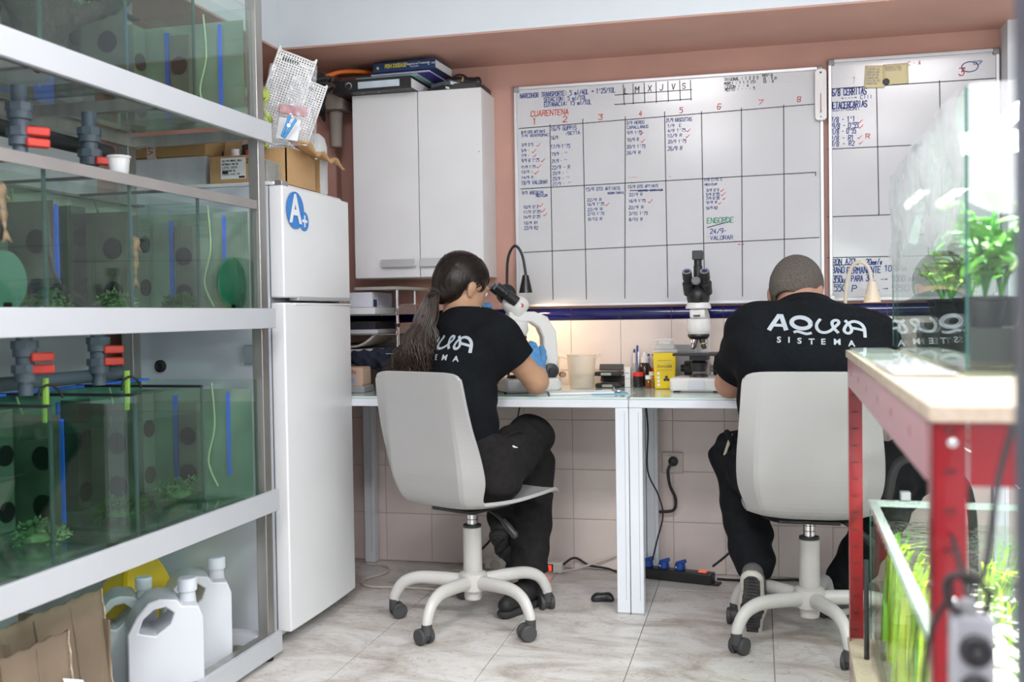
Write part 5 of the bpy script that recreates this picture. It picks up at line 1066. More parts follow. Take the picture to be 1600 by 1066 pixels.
# ================================================================= people
def skin(name, col): 
    return M(name, col, .5, var=.07, vs=25, bump=.05, bs=220, sss=.08)
SKW = skin('skin_olive', (.50, .285, .175)); SKM = skin('skin_ruddy', (.50, .27, .19))
TEE = M('black_cotton', (.0055, .0068, .009), .9, var=.25, vs=90, bump=.08, bs=300, spec=.18)
TRO = M('charcoal_trousers', (.014, .0125, .0125), .9, var=.25, vs=50, bump=.12, bs=120, spec=.25)
TROM = M('black_work_trousers', (.006, .007, .009), .9, var=.3, vs=40, bump=.1, bs=140, spec=.25)
HAIRD = M('dark_brown_hair', (.012, .0068, .0045), .32, var=.6, vs=90, bump=.15, bs=200, stretch=(1, 1, .10), spec=.28)
HAIRG = M('grey_cropped_hair', (.155, .13, .11), .7, var=.5, vs=260, bump=.9, bs=420, det=6)
NITR = M('blue_nitrile', (.08, .27, .55), .45, var=.15, vs=40, bump=.15, bs=60)
LOGO = M('grey_logo_print', (.42, .46, .50), .6, var=.03)
def rotz(v, a): return np.array([v[0]*math.cos(a)-v[1]*math.sin(a), v[0]*math.sin(a)+v[1]*math.cos(a), v[2]])
def head_prims(c, face, tilt, s=1.0):
    """c head centre, face azimuth (from +Y towards +X), tilt forward"""
    Rm = Matrix.Rotation(-face, 3, 'Z') @ Matrix.Rotation(-tilt, 3, 'X')
    def P(x, y, z): return tuple(Vector(c)+Rm @ Vector((x*s, y*s, z*s)))
    def E(x, y, z, a, b, d, k=.02): return ('e', np.array(P(x, y, z)), np.array((a*s, b*s, d*s)), np.array(Rm), 0, k)
    pr = [E(0, -.012, .025, .076, .093, .083), E(0, .025, -.03, .060, .068, .080), E(0, .05, -.085, .036, .034, .026), E(0, .085, -.012, .011, .018, .026, .02), E(0, .094, -.024, .013, .013, .010, .012),
          E(0, .078, -.062, .024, .012, .008, .012), E(0, .080, -.072, .020, .011, .006, .01), E(-.03, .072, .022, .022, .014, .008, .012), E(.03, .072, .022, .022, .014, .008, .012)]
    for sg in (-1, 1):
        pr += [E(sg*.074, -.008, -.018, .008, .018, .030, .006), E(sg*.079, -.014, -.008, .006, .016, .022, .006), E(sg*.030, .078, .004, .012, .008, .008, .006)]
    return pr, P, Rm
def hand_prims(w, d, n, curl, L=1.0, thumb=1):
    """w wrist, d hand direction, n palm normal (fingers curl towards it); five separate fingers"""
    w = Vector(w); d = Vector(d).normalized(); n = Vector(n); n = (n-d*n.dot(d)).normalized(); s = d.cross(n)
    pr = []
    for j in (-1, 0, 1): pr.append(seg(tuple(w+s*(j*.012)), tuple(w+d*.075*L+s*(j*.024)), .017, .0145, .012))
    for j, (off, ln) in enumerate(((-.033, .062), (-.011, .073), (.011, .068), (.032, .052))):
        p = w+d*.078*L+s*off; a = 0
        dd = (d+s*off*2.2).normalized()
        for q, fr in enumerate((.44, .32, .24)):
            a += curl*(.8, 1, .8)[q]; v = dd*math.cos(a)+n*math.sin(a); e = p+v*(ln*fr*L*1.05)
            pr.append(seg(tuple(p), tuple(e), .0092-.0009*q, .0085-.0009*q, .004)); p = e
    p = w+d*.02-s*.028*thumb; v = (d*.75-s*.7*thumb+n*.35).normalized()
    for q, l_ in enumerate((.042, .033, .026)):
        e = p+v*l_*L; pr.append(seg(tuple(p), tuple(e), .0125-.0015*q, .0108-.0015*q, .006)); p = e; v = (v+d*.45+n*curl*.5).normalized()
    return pr
def folds_fn(a, fx, fy, fz, ph=0):
    return lambda X, Y, Z: a*(np.sin(X*fx+2.2*np.sin(Z*fz*.4+ph)+ph)*np.sin(Z*fz+1.7*np.sin(Y*fy*.5)+Y*fy*.6)+.6*np.sin(X*fx*1.7+Z*fz*1.9+2*np.sin(Y*fy+ph)))
def project(name, mb_or_me, origin, xdir, zdir, bvh, mat, parent, off=.0025, cut=.012):
    """lay a flat print (x across, z up) on a surface, straight along the print's own normal"""
    if isinstance(mb_or_me, MB): me = mesh_of(mb_or_me, name, 0)
    else: me = mb_or_me
    bm = bmesh.new(); bm.from_mesh(me)
    bmesh.ops.triangulate(bm, faces=bm.faces)
    for _ in range(3):
        es = [e for e in bm.edges if e.calc_length() > cut]
        if not es: break
        bmesh.ops.subdivide_edges(bm, edges=es, cuts=1); bmesh.ops.triangulate(bm, faces=bm.faces)
    x = Vector(xdir).normalized(); z = Vector(zdir).normalized(); n = x.cross(z); o = Vector(origin)
    dead = []
    for v in bm.verts:
        s = o+x*v.co.x+z*v.co.z+n*.4
        h = bvh.ray_cast(s, -n)
        if h[0] is None: dead.append(v)
        else: v.co = h[0]+n*off
    if dead: bmesh.ops.delete(bm, geom=dead, context='VERTS')
    bm.to_mesh(me); bm.free(); me.materials.clear(); me.materials.append(mat)
    me.transform(Matrix.Translation(-Vector(parent.location)))
    o_ = bpy.data.objects.new(name, me); COL.objects.link(o_); o_.parent = parent; return o_
def bvh_of(me, off): 
    v = [Vector(q.co)+Vector(off) for q in me.vertices]; return BVHTree.FromPolygons(v, [tuple(p.vertices) for p in me.polygons])
def band(mb, pts, w, sm=6):
    """even-width printed stroke in the xz plane with joined corners"""
    P = [(p.x, p.z) for p in smooth_path([(a, 0, b) for a, b in pts], sm)]
    n = len(P); L_, R_ = [], []
    for i in range(n):
        a, b = P[max(i-1, 0)], P[min(i+1, n-1)]; dx, dz = b[0]-a[0], b[1]-a[1]; l = math.hypot(dx, dz) or 1e-6
        L_.append((P[i][0]-dz/l*w/2, 0, P[i][1]+dx/l*w/2)); R_.append((P[i][0]+dz/l*w/2, 0, P[i][1]-dx/l*w/2))
    mb.add(L_+R_, [(i, i+1, n+i+1, n+i) for i in range(n-1)])
def logo_print(bvh, o, xd, zd, parent, W):
    """A Q U A in looping strokes over SISTEMA, width W"""
    k = W/1325
    def Q(*p): return [((x-797)*k, (330-y)*k) for x, y in p]
    A = [(Q((162, 392), (300, 140), (325, 140), (398, 396)), 62), (Q((235, 308), (370, 314)), 48)]
    q = [(597+127*math.cos(t*.2094)+8*math.sin(t*.2094), 278+90*math.sin(t*.2094)+12*math.cos(t*.2094)) for t in range(31)]
    Qs = [(Q(*q), 62), (Q((498, 432), (545, 415), (610, 438), (672, 458), (738, 442)), 42)]
    U = [(Q((858, 216), (812, 290), (806, 360), (845, 422), (910, 440), (980, 412), (1045, 345), (1098, 278), (1090, 236), (1045, 232), (1012, 268), (1018, 325), (1048, 385), (1092, 442)), 43)]
    A2 = [(Q((1182, 226), (1216, 265), (1255, 330), (1266, 390), (1240, 432), (1200, 436), (1170, 402), (1178, 348), (1214, 288), (1275, 247), (1340, 250), (1400, 290), (1434, 362), (1438, 496)), 43), (Q((1262, 346), (1340, 362), (1430, 386)), 40)]
    for nm, st in (('letter_a', A), ('letter_q', Qs), ('letter_u', U), ('looped_letter_a', A2)):
        m = MB()
        for i, (p, w) in enumerate(st): band(m, p, w*k, 1 if (nm == 'letter_a' or len(p) > 20) else 6)
        project(nm, m, o, xd, zd, bvh, LOGO, parent, off=.003)
    for ch, x, y in zip('SISTEMA', (300, 435, 575, 735, 887, 1070, 1258), (549, 556, 572, 586, 589, 590, 604)):
        me = text_mesh(ch, 126*k, ext=0, bold=3.5*k)
        me.transform(Matrix.Rotation(R(90), 4, 'X')); me.transform(Matrix.Translation(((x-797)*k, 0, (330-y)*k)))
        project('letter_'+ch.lower(), me, o, xd, zd, bvh, LOGO, parent, off=.003)
def shoe(parent, label, ankle, toe_dir, up, mat, sole, L=.25, base=None):
    d = Vector(toe_dir).normalized(); u = Vector(up).normalized(); a = Vector(ankle)
    h = a-u*.055-d*.045; t = a-u*.062+d*(L-.075); off = Vector(base)
    pr = [seg(tuple(h), tuple(a-u*.045+d*.06), .034, .036, .03), seg(tuple(a-u*.05+d*.06), tuple(t-d*.02), .037, .026, .03), seg(tuple(a), tuple(a-u*.04), .036, .036, .02)]
    me = shift(sdf_mesh('shoe', pr, .006, cuts=[(tuple(h-u*.030), tuple(-u))]), off); o = obj('shoe', me, mat, parent)
    pr = [seg(tuple(h-u*.030), tuple(a-u*.088+d*.06), .037, .039, .03), seg(tuple(a-u*.088+d*.06), tuple(t-u*.022-d*.02), .040, .030, .03)]
    me = shift(sdf_mesh('sole', pr, .006, cuts=[(tuple(h-u*.047), tuple(-u)), (tuple(h-u*.024), tuple(u))]), off); obj('sole', me, sole, o)
    pr = [seg(tuple(h-u*.040), tuple(a-u*.098+d*.06), .030, .031, .03), seg(tuple(a-u*.098+d*.06), tuple(t-u*.032-d*.02), .032, .023, .03)]
    me = shift(sdf_mesh('tread', pr, .006, cuts=[(tuple(h-u*.050), tuple(-u)), (tuple(h-u*.044), tuple(u))]), off); obj('tread', me, M('dark_tread', (.05, .05, .052), .7, var=.5, vs=18), o)
    lc = MB()
    for i in range(4): 
        p = a-u*(.012+.004*i)+d*(.045+.018*i); s = d.cross(u); lc.tube([tuple(p-s*.016-off), tuple(p+u*.004-off), tuple(p+s*.016-off)], .0025, 6, 2)
    obj('laces', lc, sole if sole is not RUBBER else mat, o)
    return o

# ----------------------------------------------------------------- the woman
WO = (-.93, 3.28, 0)
J = dict(pel=(-.945, 3.265, .52), hipR=(-.865, 3.245, .50), hipL=(-1.015, 3.31, .50), waist=(-.970, 3.275, .66), chest=(-.970, 3.325, .84), neck=(-.968, 3.375, 1.005), head=(-.995, 3.425, 1.130),
         shR=(-.848, 3.325, .955), shL=(-1.095, 3.445, .965), elR=(-.745, 3.455, .795), wrR=(-.775, 3.605, .822), elL=(-1.13, 3.62, .80), wrL=(-1.04, 3.60, .955),
         knR=(-.795, 3.575, .585), anR=(-.905, 3.60, .285), knL=(-.800, 3.635, .475), anL=(-.790, 3.490, .105))
hp, hP, hR = head_prims(J['head'], R(38), R(24), .98)
torso = [seg(J['hipR'], J['hipL'], .095, .095, .04), seg(J['pel'], J['waist'], .105, .095, .06), seg(J['waist'], J['chest'], .095, .105, .06), seg(J['waist'], (-.972, 3.27, .72), .095, .10, .05),
         seg((-.905, 3.335, .90), (-1.035, 3.39, .90), .080, .080, .06), seg(J['shR'], J['shL'], .052, .052, .05), seg((-.905, 3.35, .985), (-1.04, 3.405, .985), .045, .045, .05)]
arms = [seg(J['shR'], J['elR'], .047, .040, .03), seg(J['elR'], tuple((np.array(J['elR'])*.6+np.array(J['wrR'])*.4)), .040, .036, .02), seg(tuple((np.array(J['elR'])*.6+np.array(J['wrR'])*.4)), J['wrR'], .036, .024, .02),
        seg(J['shL'], J['elL'], .047, .038, .03), seg(J['elL'], J['wrL'], .037, .024, .02)]
legs = [seg(J['hipR'], J['knR'], .085, .060, .03), seg(J['knR'], J['anR'], .055, .036, .02), seg(J['hipL'], J['knL'], .085, .058, .03), seg(J['knL'], J['anL'], .054, .036, .02)]
neck = [seg(J['neck'], tuple(np.array(J['head'])+np.array((-.012, -.02, -.06))), .050, .047, .03), seg((-.965, 3.36, .985), J['neck'], .07, .055, .03)]
hRp = hand_prims(J['wrR'], (-.22, .12, .5), (-.5, .6, -.2), .5); hLp = hand_prims(J['wrL'], (.32, -.12, .6), (.8, .4, -.2), .35, thumb=-1)
wo = obj('person', shift(sdf_mesh('person', hp+torso+arms+legs+neck+hRp+hLp, .0058), WO), SKW, loc=WO)
tag(wo, 'person in black printed tee and blue gloves bent over the tilted microscope', 'person')
# t-shirt
tee = torso[1:]+[seg(J['shR'], tuple(np.array(J['shR'])*.42+np.array(J['elR'])*.58), .048, .050, .05), seg(J['shL'], tuple(np.array(J['shL'])*.42+np.array(J['elL'])*.58), .056, .058, .05), seg((-.966, 3.362, .99), (-.968, 3.374, 1.018), .066, .058, .03)]
u = np.array(J['elR'])-np.array(J['shR']); ul = np.array(J['elL'])-np.array(J['shL'])
def tee_cut(pR, pL): return [(pR, u), (pL, ul)]
me = sdf_mesh('t_shirt', tee, .0065, folds_fn(.0035, 26, 30, 34, 1), grow=.012)
bm = bmesh.new(); bm.from_mesh(me)
def trim(bm, c, n, r, keepz=None):
    c = Vector(c); n = Vector(n).normalized(); fs = [f for f in bm.faces if (f.calc_center_median()-c).length < r]
    g_ = list({e for f in fs for e in f.edges})+list({v for f in fs for v in f.verts})+fs
    bmesh.ops.bisect_plane(bm, geom=g_, plane_co=c, plane_no=n, clear_outer=True)
def soften_edge(bm, k=8):
    for _ in range(k):
        nw = {}
        for v in bm.verts:
            nb = [e.other_vert(v).co for e in v.link_edges if e.is_boundary]
            if len(nb) == 2: nw[v] = v.co*.5+(nb[0]+nb[1])*.25
        for v, c in nw.items(): v.co = c
trim(bm, tuple(np.array(J['shR'])*.48+np.array(J['elR'])*.52), tuple(u+np.array((.02, -.05, -.02))), .12); trim(bm, tuple(np.array(J['shL'])*.5+np.array(J['elL'])*.5), ul, .12); trim(bm, (-.972, 3.395, 1.032), (-.05, .35, 1), .09); trim(bm, (-.945, 3.265, .50), (0, 0, -1), .5)
bm.to_mesh(me); bm.free(); bw = bvh_of(me, (0, 0, 0)); shift(me, WO)
tw = obj('t_shirt', me, TEE, wo, solid=.003)
# trousers
tr = [torso[0], seg(J['pel'], (-.948, 3.268, .60), .112, .105, .05), seg(J['hipR'], J['knR'], .100, .076, .04), seg(J['knR'], J['anR'], .074, .058, .03), seg(J['hipL'], J['knL'], .100, .074, .04), seg(J['knL'], tuple(np.array(J['anL'])+np.array((0, 0, .03))), .072, .066, .03)]
me = sdf_mesh('trousers', tr, .007, folds_fn(.0045, 34, 30, 36, 2), grow=.004, cuts=[((0, 0, .125), (0, 0, -1))])
obj('trousers', shift(me, WO), TRO, wo)
obj('pocket_flap', MB().tube([(-.835+.93, 3.30-3.28, .612), (-.79+.93, 3.375-3.28, .632), (-.772+.93, 3.40-3.28, .60)], .006, 6), TRO, wo)
obj('pocket_lining', MB().grid(lambda a, b: (-.792+.93+.02*a, 3.29-3.28+.05*a, .575+.02*b-.02*a), 6, 3), PAPER, wo, solid=.004)
shoe(wo, '', J['anL'], (-.25, -.75, 0), (0, 0, 1), M('black_trainer', (.015, .015, .016), .6), M('dark_sole', (.03, .03, .032), .7), base=WO)
shoe(wo, '', (-.905, 3.60, .275), (.1, .55, -.55), (-.1, .6, .7), M('black_trainer', (.015, .015, .016)), M('dark_sole', (.03, .03, .032)), base=WO)
# gloves
for hp_, wr in ((hRp, J['wrR']), (hLp, J['wrL'])): obj('glove', shift(sdf_mesh('glove', hp_+[seg(wr, tuple(np.array(wr)*1.0+(np.array(J['elR'] if wr == J['wrR'] else J['elL'])-np.array(wr))*.22), .027, .030, .02)], .004, grow=.0022), WO), NITR, wo)
# hair: smooth cap pulled back into a ponytail
def HP(x, y, z): return hP(x, y, z)
def HE(x, y, z, a, b, d, k=.02): return ('e', np.array(hP(x, y, z)), np.array((a, b, d))*.98, np.array(hR), 0, k)
cap = [HE(0, -.016, .030, .083, .100, .088), HE(0, -.045, -.01, .074, .070, .075), HE(0, -.072, -.065, .034, .034, .032)]
me = sdf_mesh('hair', cap, .0055, lambda X, Y, Z: .0012*np.sin((X+Y)*300+8*np.sin(Z*40)))
bm = bmesh.new(); bm.from_mesh(me); hi = Matrix(hR).inverted()
dl = []
for v in bm.verts:
    q = hi @ (Vector(v.co)-Vector(J['head']))
    # hairline: forehead, temples, round the ear and the nape
    if (q.y > .058+.25*max(0, q.z-.04) and q.z < .085) or (q.y > -.005 and q.z < .02-.4*(q.y)) or (q.y > -.03 and q.z < -.0) or (q.z < -.085 and q.y > -.05): dl.append(v)
bmesh.ops.delete(bm, geom=dl, context='VERTS'); soften_edge(bm); bm.to_mesh(me); bm.free()
hair = obj('hair', shift(me, WO), HAIRD, wo, solid=.004)
tie = Vector(hP(0.004, -.098, -.075))
q = Vector(hP(0, -.115, -.075))-Vector(hP(0, -.090, -.055))
obj('hair_tie', MB().lathe([(.018, -.007), (.024, -.004), (.024, .004), (.018, .007)], n=20, m=q.to_track_quat('Z', 'Y').to_matrix().to_4x4(), c=tuple(tie-Vector(WO))), BLKP, wo)
# ponytail strands falling over the left of her back
rg = random.Random(5); pt = MB(); core = []
end = Vector((-1.075, 3.165, .845))
for i in range(520):
    a = rg.uniform(0, 6.28); r = rg.random()**.5
    sx, sy, sz = math.cos(a)*r, math.sin(a)*r, rg.uniform(-1, 1)
    ln = rg.uniform(.72, 1.08)
    p0 = tie+Vector((sx*.016, sy*.016, sz*.008)); fl = rg.uniform(-1, 1)
    p1 = tie+Vector((-.004+sx*.024, -.030+sy*.02, -.020+sz*.010)); p2 = tie+Vector((-.018+sx*.036, -.055+sy*.026, -.085)); p3 = tie+Vector((-.038+sx*.054, -.066+sy*.03, -.085-.075*ln)); p4 = tie+Vector((-.056+sx*.066+.010*fl, -.070+sy*.034, -.085-.140*ln)); p5 = tie+Vector((-.076+sx*.082+.02*fl, -.066+sy*.04, -.085-.195*ln))
    w = rg.uniform(-.017, .017); p2 = p2+Vector((-w*.6, 0, 0))
    pts = [tuple(p-Vector(WO)) for p in (p0, p1, p2, p3+Vector((w, w*.5, 0)), p4-Vector((w*1.2, -w*.4, 0)), p5+Vector((w*1.5, 0, 0)))]
    P = smooth_path(pts, 4); k = len(P)-1
    pt.loft([(p, .0027*(1-.75*(j/k)**2)) for j, p in enumerate(P)], 5)
HAIRP = M('brown_ponytail_hair', (.034, .020, .0135), .36, var=.6, vs=120, stretch=(1, 1, .15), spec=.35)
o = obj('ponytail', pt, HAIRP, wo, sharp=0); o['kind'] = 'stuff'
core = [seg(tuple(tie), tuple(tie+Vector((-.004, -.03, -.02))), .012, .015), seg(tuple(tie+Vector((-.004, -.03, -.02))), tuple(tie+Vector((-.018, -.055, -.085))), .015, .019), seg(tuple(tie+Vector((-.018, -.055, -.085))), tuple(tie+Vector((-.05, -.066, -.17))), .019, .016)]
obj('ponytail_core', shift(sdf_mesh('ponytail_core', core, .006), WO), HAIRD, wo)
# combed-back strands over the cap
cs = MB(); tl_ = Vector((.002, -.095, -.068))
for i in range(420):
    th = R(rg.uniform(-118, 118)); el = rg.uniform(-.2, 1.0)
    st_ = Vector((math.sin(th)*.9, .55+.3*math.cos(th) if el > .5 else .15*math.cos(th), .25+.9*el)); st_ = Vector((math.sin(th), math.cos(th)*.75-.1, .15+1.1*max(0, el))).normalized()
    if st_.y > .45 and st_.z < .55: st_.z = .6
    if st_.y > -.1 and st_.z < .15: st_.z = .22
    pts = []
    for j in range(9):
        f = j/8; c_ = st_.lerp(Vector((tl_.x/.083, (tl_.y+.016)/.1, (tl_.z-.03)/.088)).normalized(), f).normalized()
        q_ = Vector((c_.x*.0868, c_.y*.1038-.016, c_.z*.0918+.030))
        if f > .5: q_ = q_.lerp(tl_, (f-.5)**2*3.2)
        pts.append(tuple(Vector(hP(*q_))-Vector(WO)))
    cs.loft([(p, .0011) for p in pts], 4)
o = obj('combed_strands', cs, HAIRD, wo, sharp=0); o['kind'] = 'stuff'
# earring and eyes
obj('earring', MB().ball(tuple(Vector(hP(.083, -.004, -.05))-Vector(WO)), .003, 8), CHROME, wo)
EYEW = M('eye_white', (.8, .8, .8), .2)
for s in (-1, 1): obj('eye', MB().ball(tuple(Vector(hP(s*.030, .079, .004))-Vector(WO)), .0105, 12), EYEW, wo)
n_ = Vector((.86, -.42, 0)).normalized()
# print on her back: right half of the logo shows beside the ponytail
xd = Vector((.90, -.42, 0)).normalized(); logo_print(bw, (-1.052, 3.25, .943), xd, (0, .12, 1), wo, .275)

# ----------------------------------------------------------------- the man
MO = (.15, 3.28, 0)
K = dict(pel=(.145, 3.245, .53), hipL=(.06, 3.25, .50), hipR=(.235, 3.25, .50), waist=(.150, 3.215, .68), chest=(.160, 3.235, .84), neck=(.152, 3.315, 1.01), head=(.122, 3.420, 1.082),
         shL=(-.005, 3.285, .955), shR=(.325, 3.275, .930), elL=(-.090, 3.465, .790), wrL=(.05, 3.64, .775), elR=(.425, 3.455, .79), wrR=(.22, 3.65, .78),
         knL=(-.070, 3.545, .535), anL=(-.020, 3.385, .205), knR=(.475, 3.475, .53), anR=(.285, 3.59, .115))
hp, hP, hR = head_prims(K['head'], R(16), R(46), 1.04)
torso = [seg(K['hipL'], K['hipR'], .105, .105, .05), seg(K['pel'], K['waist'], .125, .120, .06), seg(K['waist'], K['chest'], .125, .125, .07), seg((.04, 3.245, .87), (.285, 3.24, .86), .105, .105, .07), seg((.05, 3.26, .72), (.25, 3.26, .72), .10, .10, .06), seg(K['shL'], K['shR'], .066, .066, .06), seg((.07, 3.285, .985), (.235, 3.28, .975), .055, .055, .06)]
arms = [seg(K['shL'], K['elL'], .058, .047, .03), seg(K['elL'], K['wrL'], .046, .030, .02), seg(K['shR'], K['elR'], .058, .047, .03), seg(K['elR'], K['wrR'], .046, .030, .02)]
legs = [seg(K['hipL'], K['knL'], .09, .066, .03), seg(K['knL'], K['anL'], .060, .042, .02), seg(K['hipR'], K['knR'], .09, .066, .03), seg(K['knR'], K['anR'], .060, .042, .02)]
neck = [seg(K['neck'], tuple(np.array(K['head'])+np.array((0, -.055, -.015))), .062, .060, .03), seg((.155, 3.29, .985), K['neck'], .08, .066, .03)]
hLp = hand_prims(K['wrL'], (.35, .30, .0), (0, 0, -1), .3, thumb=1); hRp = hand_prims(K['wrR'], (-.4, .25, .0), (0, 0, -1), .3, thumb=-1)
mo = obj('person', shift(sdf_mesh('person', hp+torso+arms+legs+neck+hLp+hRp, .006), MO), SKM, loc=MO)
tag(mo, 'person in black printed tee bowed low over the desk beyond the red shelf', 'person')
ul = np.array(K['elL'])-np.array(K['shL']); ur = np.array(K['elR'])-np.array(K['shR'])
tee = torso[1:]+[seg(K['shL'], tuple(np.array(K['shL'])*.3+np.array(K['elL'])*.7), .068, .066, .06), seg(K['shR'], tuple(np.array(K['shR'])*.3+np.array(K['elR'])*.7), .068, .066, .06), seg((.155, 3.30, .995), (.150, 3.325, 1.02), .080, .072, .03)]
me = sdf_mesh('t_shirt', tee, .0068, folds_fn(.0035, 22, 26, 30, 4), grow=.013)
bm = bmesh.new(); bm.from_mesh(me)
trim(bm, tuple(np.array(K['shL'])*.34+np.array(K['elL'])*.66), ul, .14); trim(bm, tuple(np.array(K['shR'])*.34+np.array(K['elR'])*.66), ur, .14); trim(bm, (.148, 3.345, 1.04), (0, .55, 1), .11); trim(bm, (.145, 3.245, .49), (0, 0, -1), .6)
bm.to_mesh(me); bm.free(); bv = bvh_of(me, (0, 0, 0)); shift(me, MO); tm = obj('t_shirt', me, TEE, mo, solid=.003)
# ribbed collar
P = []
for i in range(25):
    a = 2*math.pi*i/24; P.append((.150-.15+.082*math.cos(a), 3.318-3.28+.070*math.sin(a), 1.028-.035*math.sin(a)))
obj('collar', MB().tube(P, .0085, 8, 2), TEE, mo)
tr = [torso[0], seg(K['pel'], (.148, 3.235, .62), .130, .122, .05), seg(K['hipL'], K['knL'], .106, .082, .04), seg(K['knL'], tuple(np.array(K['anL'])+np.array((0, -.01, .02))), .080, .066, .03), seg(K['hipR'], K['knR'], .106, .084, .04), seg(K['knR'], K['anR'], .08, .066, .03)]
obj('trousers', shift(sdf_mesh('trousers', tr, .0075, folds_fn(.005, 34, 30, 34, 5), grow=.004, cuts=[((0, 0, .10), (0, 0, -1))]), MO), TROM, mo)
obj('pocket_flap', MB().cbox((-.235, .16, .585), (.02, .07, .10), (R(10), R(-18), R(10))), TROM, mo, bevel=.008); obj('pocket_lining', MB().cbox((-.247, .135, .592), (.010, .020, .075), (R(10), R(18), 0)), M('beige_lining', (.45, .40, .33), .8), mo, bevel=.003)
GSH = M('grey_trainer', (.10, .10, .10), .75, var=.3); WSO = M('worn_white_sole', (.55, .52, .47), .7, var=.15, vs=30)
shoe(mo, '', (-.018, 3.365, .185), (.0, .42, -.85), (.06, .85, .42), GSH, WSO, L=.255, base=MO)
shoe(mo, '', K['anR'], (.35, .5, 0), (0, 0, 1), GSH, WSO, L=.26, base=MO)
me = sdf_mesh('hair', [('e', np.array(hP(0, -.012, .030)), np.array((.0788, .0962, .0848))*1.04, np.array(hR), 0, .02), ('e', np.array(hP(0, -.045, -.02)), np.array((.068, .062, .074))*1.04, np.array(hR), 0, .03)], .005, lambda X, Y, Z: .0012*np.sin(X*420)*np.sin(Y*390)*np.sin(Z*410))
bm = bmesh.new(); bm.from_mesh(me); hi = Matrix(hR).inverted(); dl = []
for v in bm.verts:
    q = hi @ (Vector(v.co)-Vector(K['head']))
    if (q.y > .062 and q.z < .10) or (q.y > -.012 and q.z < .012) or q.z < -.082 or (q.y > -.03 and q.z < -.01): dl.append(v)
bmesh.ops.delete(bm, geom=dl, context='VERTS'); soften_edge(bm); bm.to_mesh(me); bm.free()
obj('hair', shift(me, MO), HAIRG, mo, solid=.0012)
for s in (-1, 1): obj('eye', MB().ball(tuple(Vector(hP(s*.030, .079, .004))-Vector(MO)), .0105, 12), EYEW, mo)
logo_print(bv, (.166, 3.12, .992), (1, -.06, 0), (0, .25, 1), mo, .283)
# ================================================================= red shelf with planted tanks
SA = R(-1.45); SP = (.217, 2.672, 0)
def s2w(x, y, z): return (SP[0]+x*math.cos(SA)-y*math.sin(SA), SP[1]+x*math.sin(SA)+y*math.cos(SA), z)
REDM = M('red_lacquered_steel', (.27, .008, .014), .25, var=.06, coat=.4)
GLAREB = M('red_beam_glare', (.46, .25, .27), .35, var=.06, vs=4)  # glare on the red lacquer, painted in as pale pink
def chip():
    m, N, L, b = nt('chipboard'); tc = N.new('ShaderNodeTexCoord'); v = N.new('ShaderNodeTexVoronoi'); v.inputs['Scale'].default_value = 160
    n = N.new('ShaderNodeTexNoise'); n.inputs['Scale'].default_value = 14; cr = N.new('ShaderNodeValToRGB'); cr.color_ramp.elements[0].color = (.32, .25, .17, 1); cr.color_ramp.elements[1].color = (.54, .46, .36, 1)
    mx = N.new('ShaderNodeMath'); mx.operation = 'MULTIPLY_ADD'; mx.inputs[1].default_value = .5; L.new(v.outputs['Distance'], mx.inputs[0]); L.new(n.outputs['Fac'], mx.inputs[2]); L.new(tc.outputs['Object'], v.inputs['Vector']); L.new(tc.outputs['Object'], n.inputs['Vector'])
    L.new(mx.outputs[0], cr.inputs[0]); L.new(cr.outputs[0], b.inputs['Base Color']); b.inputs['Roughness'].default_value = .7; return m
CHIP = chip()
LEN, WID, UZ, LZ = 1.52, .50, .928, .206
sh = thing('red_shelf', 'red steel shelf with chipboard decks in front of the bowed person', 'shelf', SP, SA)
for (x, y, sx, sy) in ((0, 0, 1, -1), (0, -LEN, 1, 1), (WID, 0, -1, -1), (WID, -LEN, -1, 1)):
    # L-profile upright with slots: one flange along x, one along y
    t_ = .0022; w = .034
    a = MB(); a.box(min(x, x+sx*w), min(y, y+sy*t_), 0, max(x, x+sx*w), max(y, y+sy*t_), UZ-.002); a.box(min(x, x+sx*t_), min(y, y+sy*w), 0, max(x, x+sx*t_), max(y, y+sy*w), UZ-.002)
    p = obj('post', a, REDM, sh)
    sl = MB()
    for k in range(22):
        z = .06+k*.04
        sl.box(x+sx*w*.42-.005, y-(.0008 if sy > 0 else -.0008)-.0005, z, x+sx*w*.42+.007, y-(.0008 if sy > 0 else -.0008)+.0005, z+.004)
    m_ = mesh_of(B(-.006, -.0006, 0, .006, .0006, .0035), 'slot', 0); m_.materials.append(M('slot_dark', (.10, .01, .012), .6))
    if x == 0:
        for k in range(20): obj('slot', m_, MATS['slot_dark'], p, loc=(x+sx*w*.5, y+sy*t_+(-.0009 if sy < 0 else -.0009)*1 if y == 0 else y-.0009, .10+k*.042))
        m2 = mesh_of(B(-.0006, -.005, 0, .0006, .005, .0035), 'slot', 0); m2.materials.append(MATS['slot_dark'])
for (z, nm) in ((UZ, 'upper'), (LZ, 'lower')):
    obj('deck', B(-.004, -LEN-.012, z-.018, WID+.004, .006, z), CHIP, sh, bevel=.0015)
    for x in (-.0015, WID-.0015): obj('long_beam', B(x, -LEN+.036, z-.086, x+.003, -.036, z-.0185), GLAREB if z == UZ else REDM, sh)
    for y in (-.0015, -LEN-.0015): obj('short_beam', B(.036, y, z-.086, WID-.036, y+.003, z-.0185), REDM, sh)
m_ = mesh_of(B(-.0022, -.0045, 0, -.0016, .0045, .012), 'beam_slot', 0); m_.materials.append(M('slot_pink', (.30, .16, .17), .6))
for i in range(6): obj('beam_slot', m_, MATS['slot_pink'], sh, loc=(0, -.18-.23*i, UZ-.055))
# near-end bolts
for z in (UZ-.04, UZ-.21, UZ-.30): obj('post_bolt', MB().ball((.02, -LEN-.001, z), (.006, .003, .006), 12), CHROME, sh)
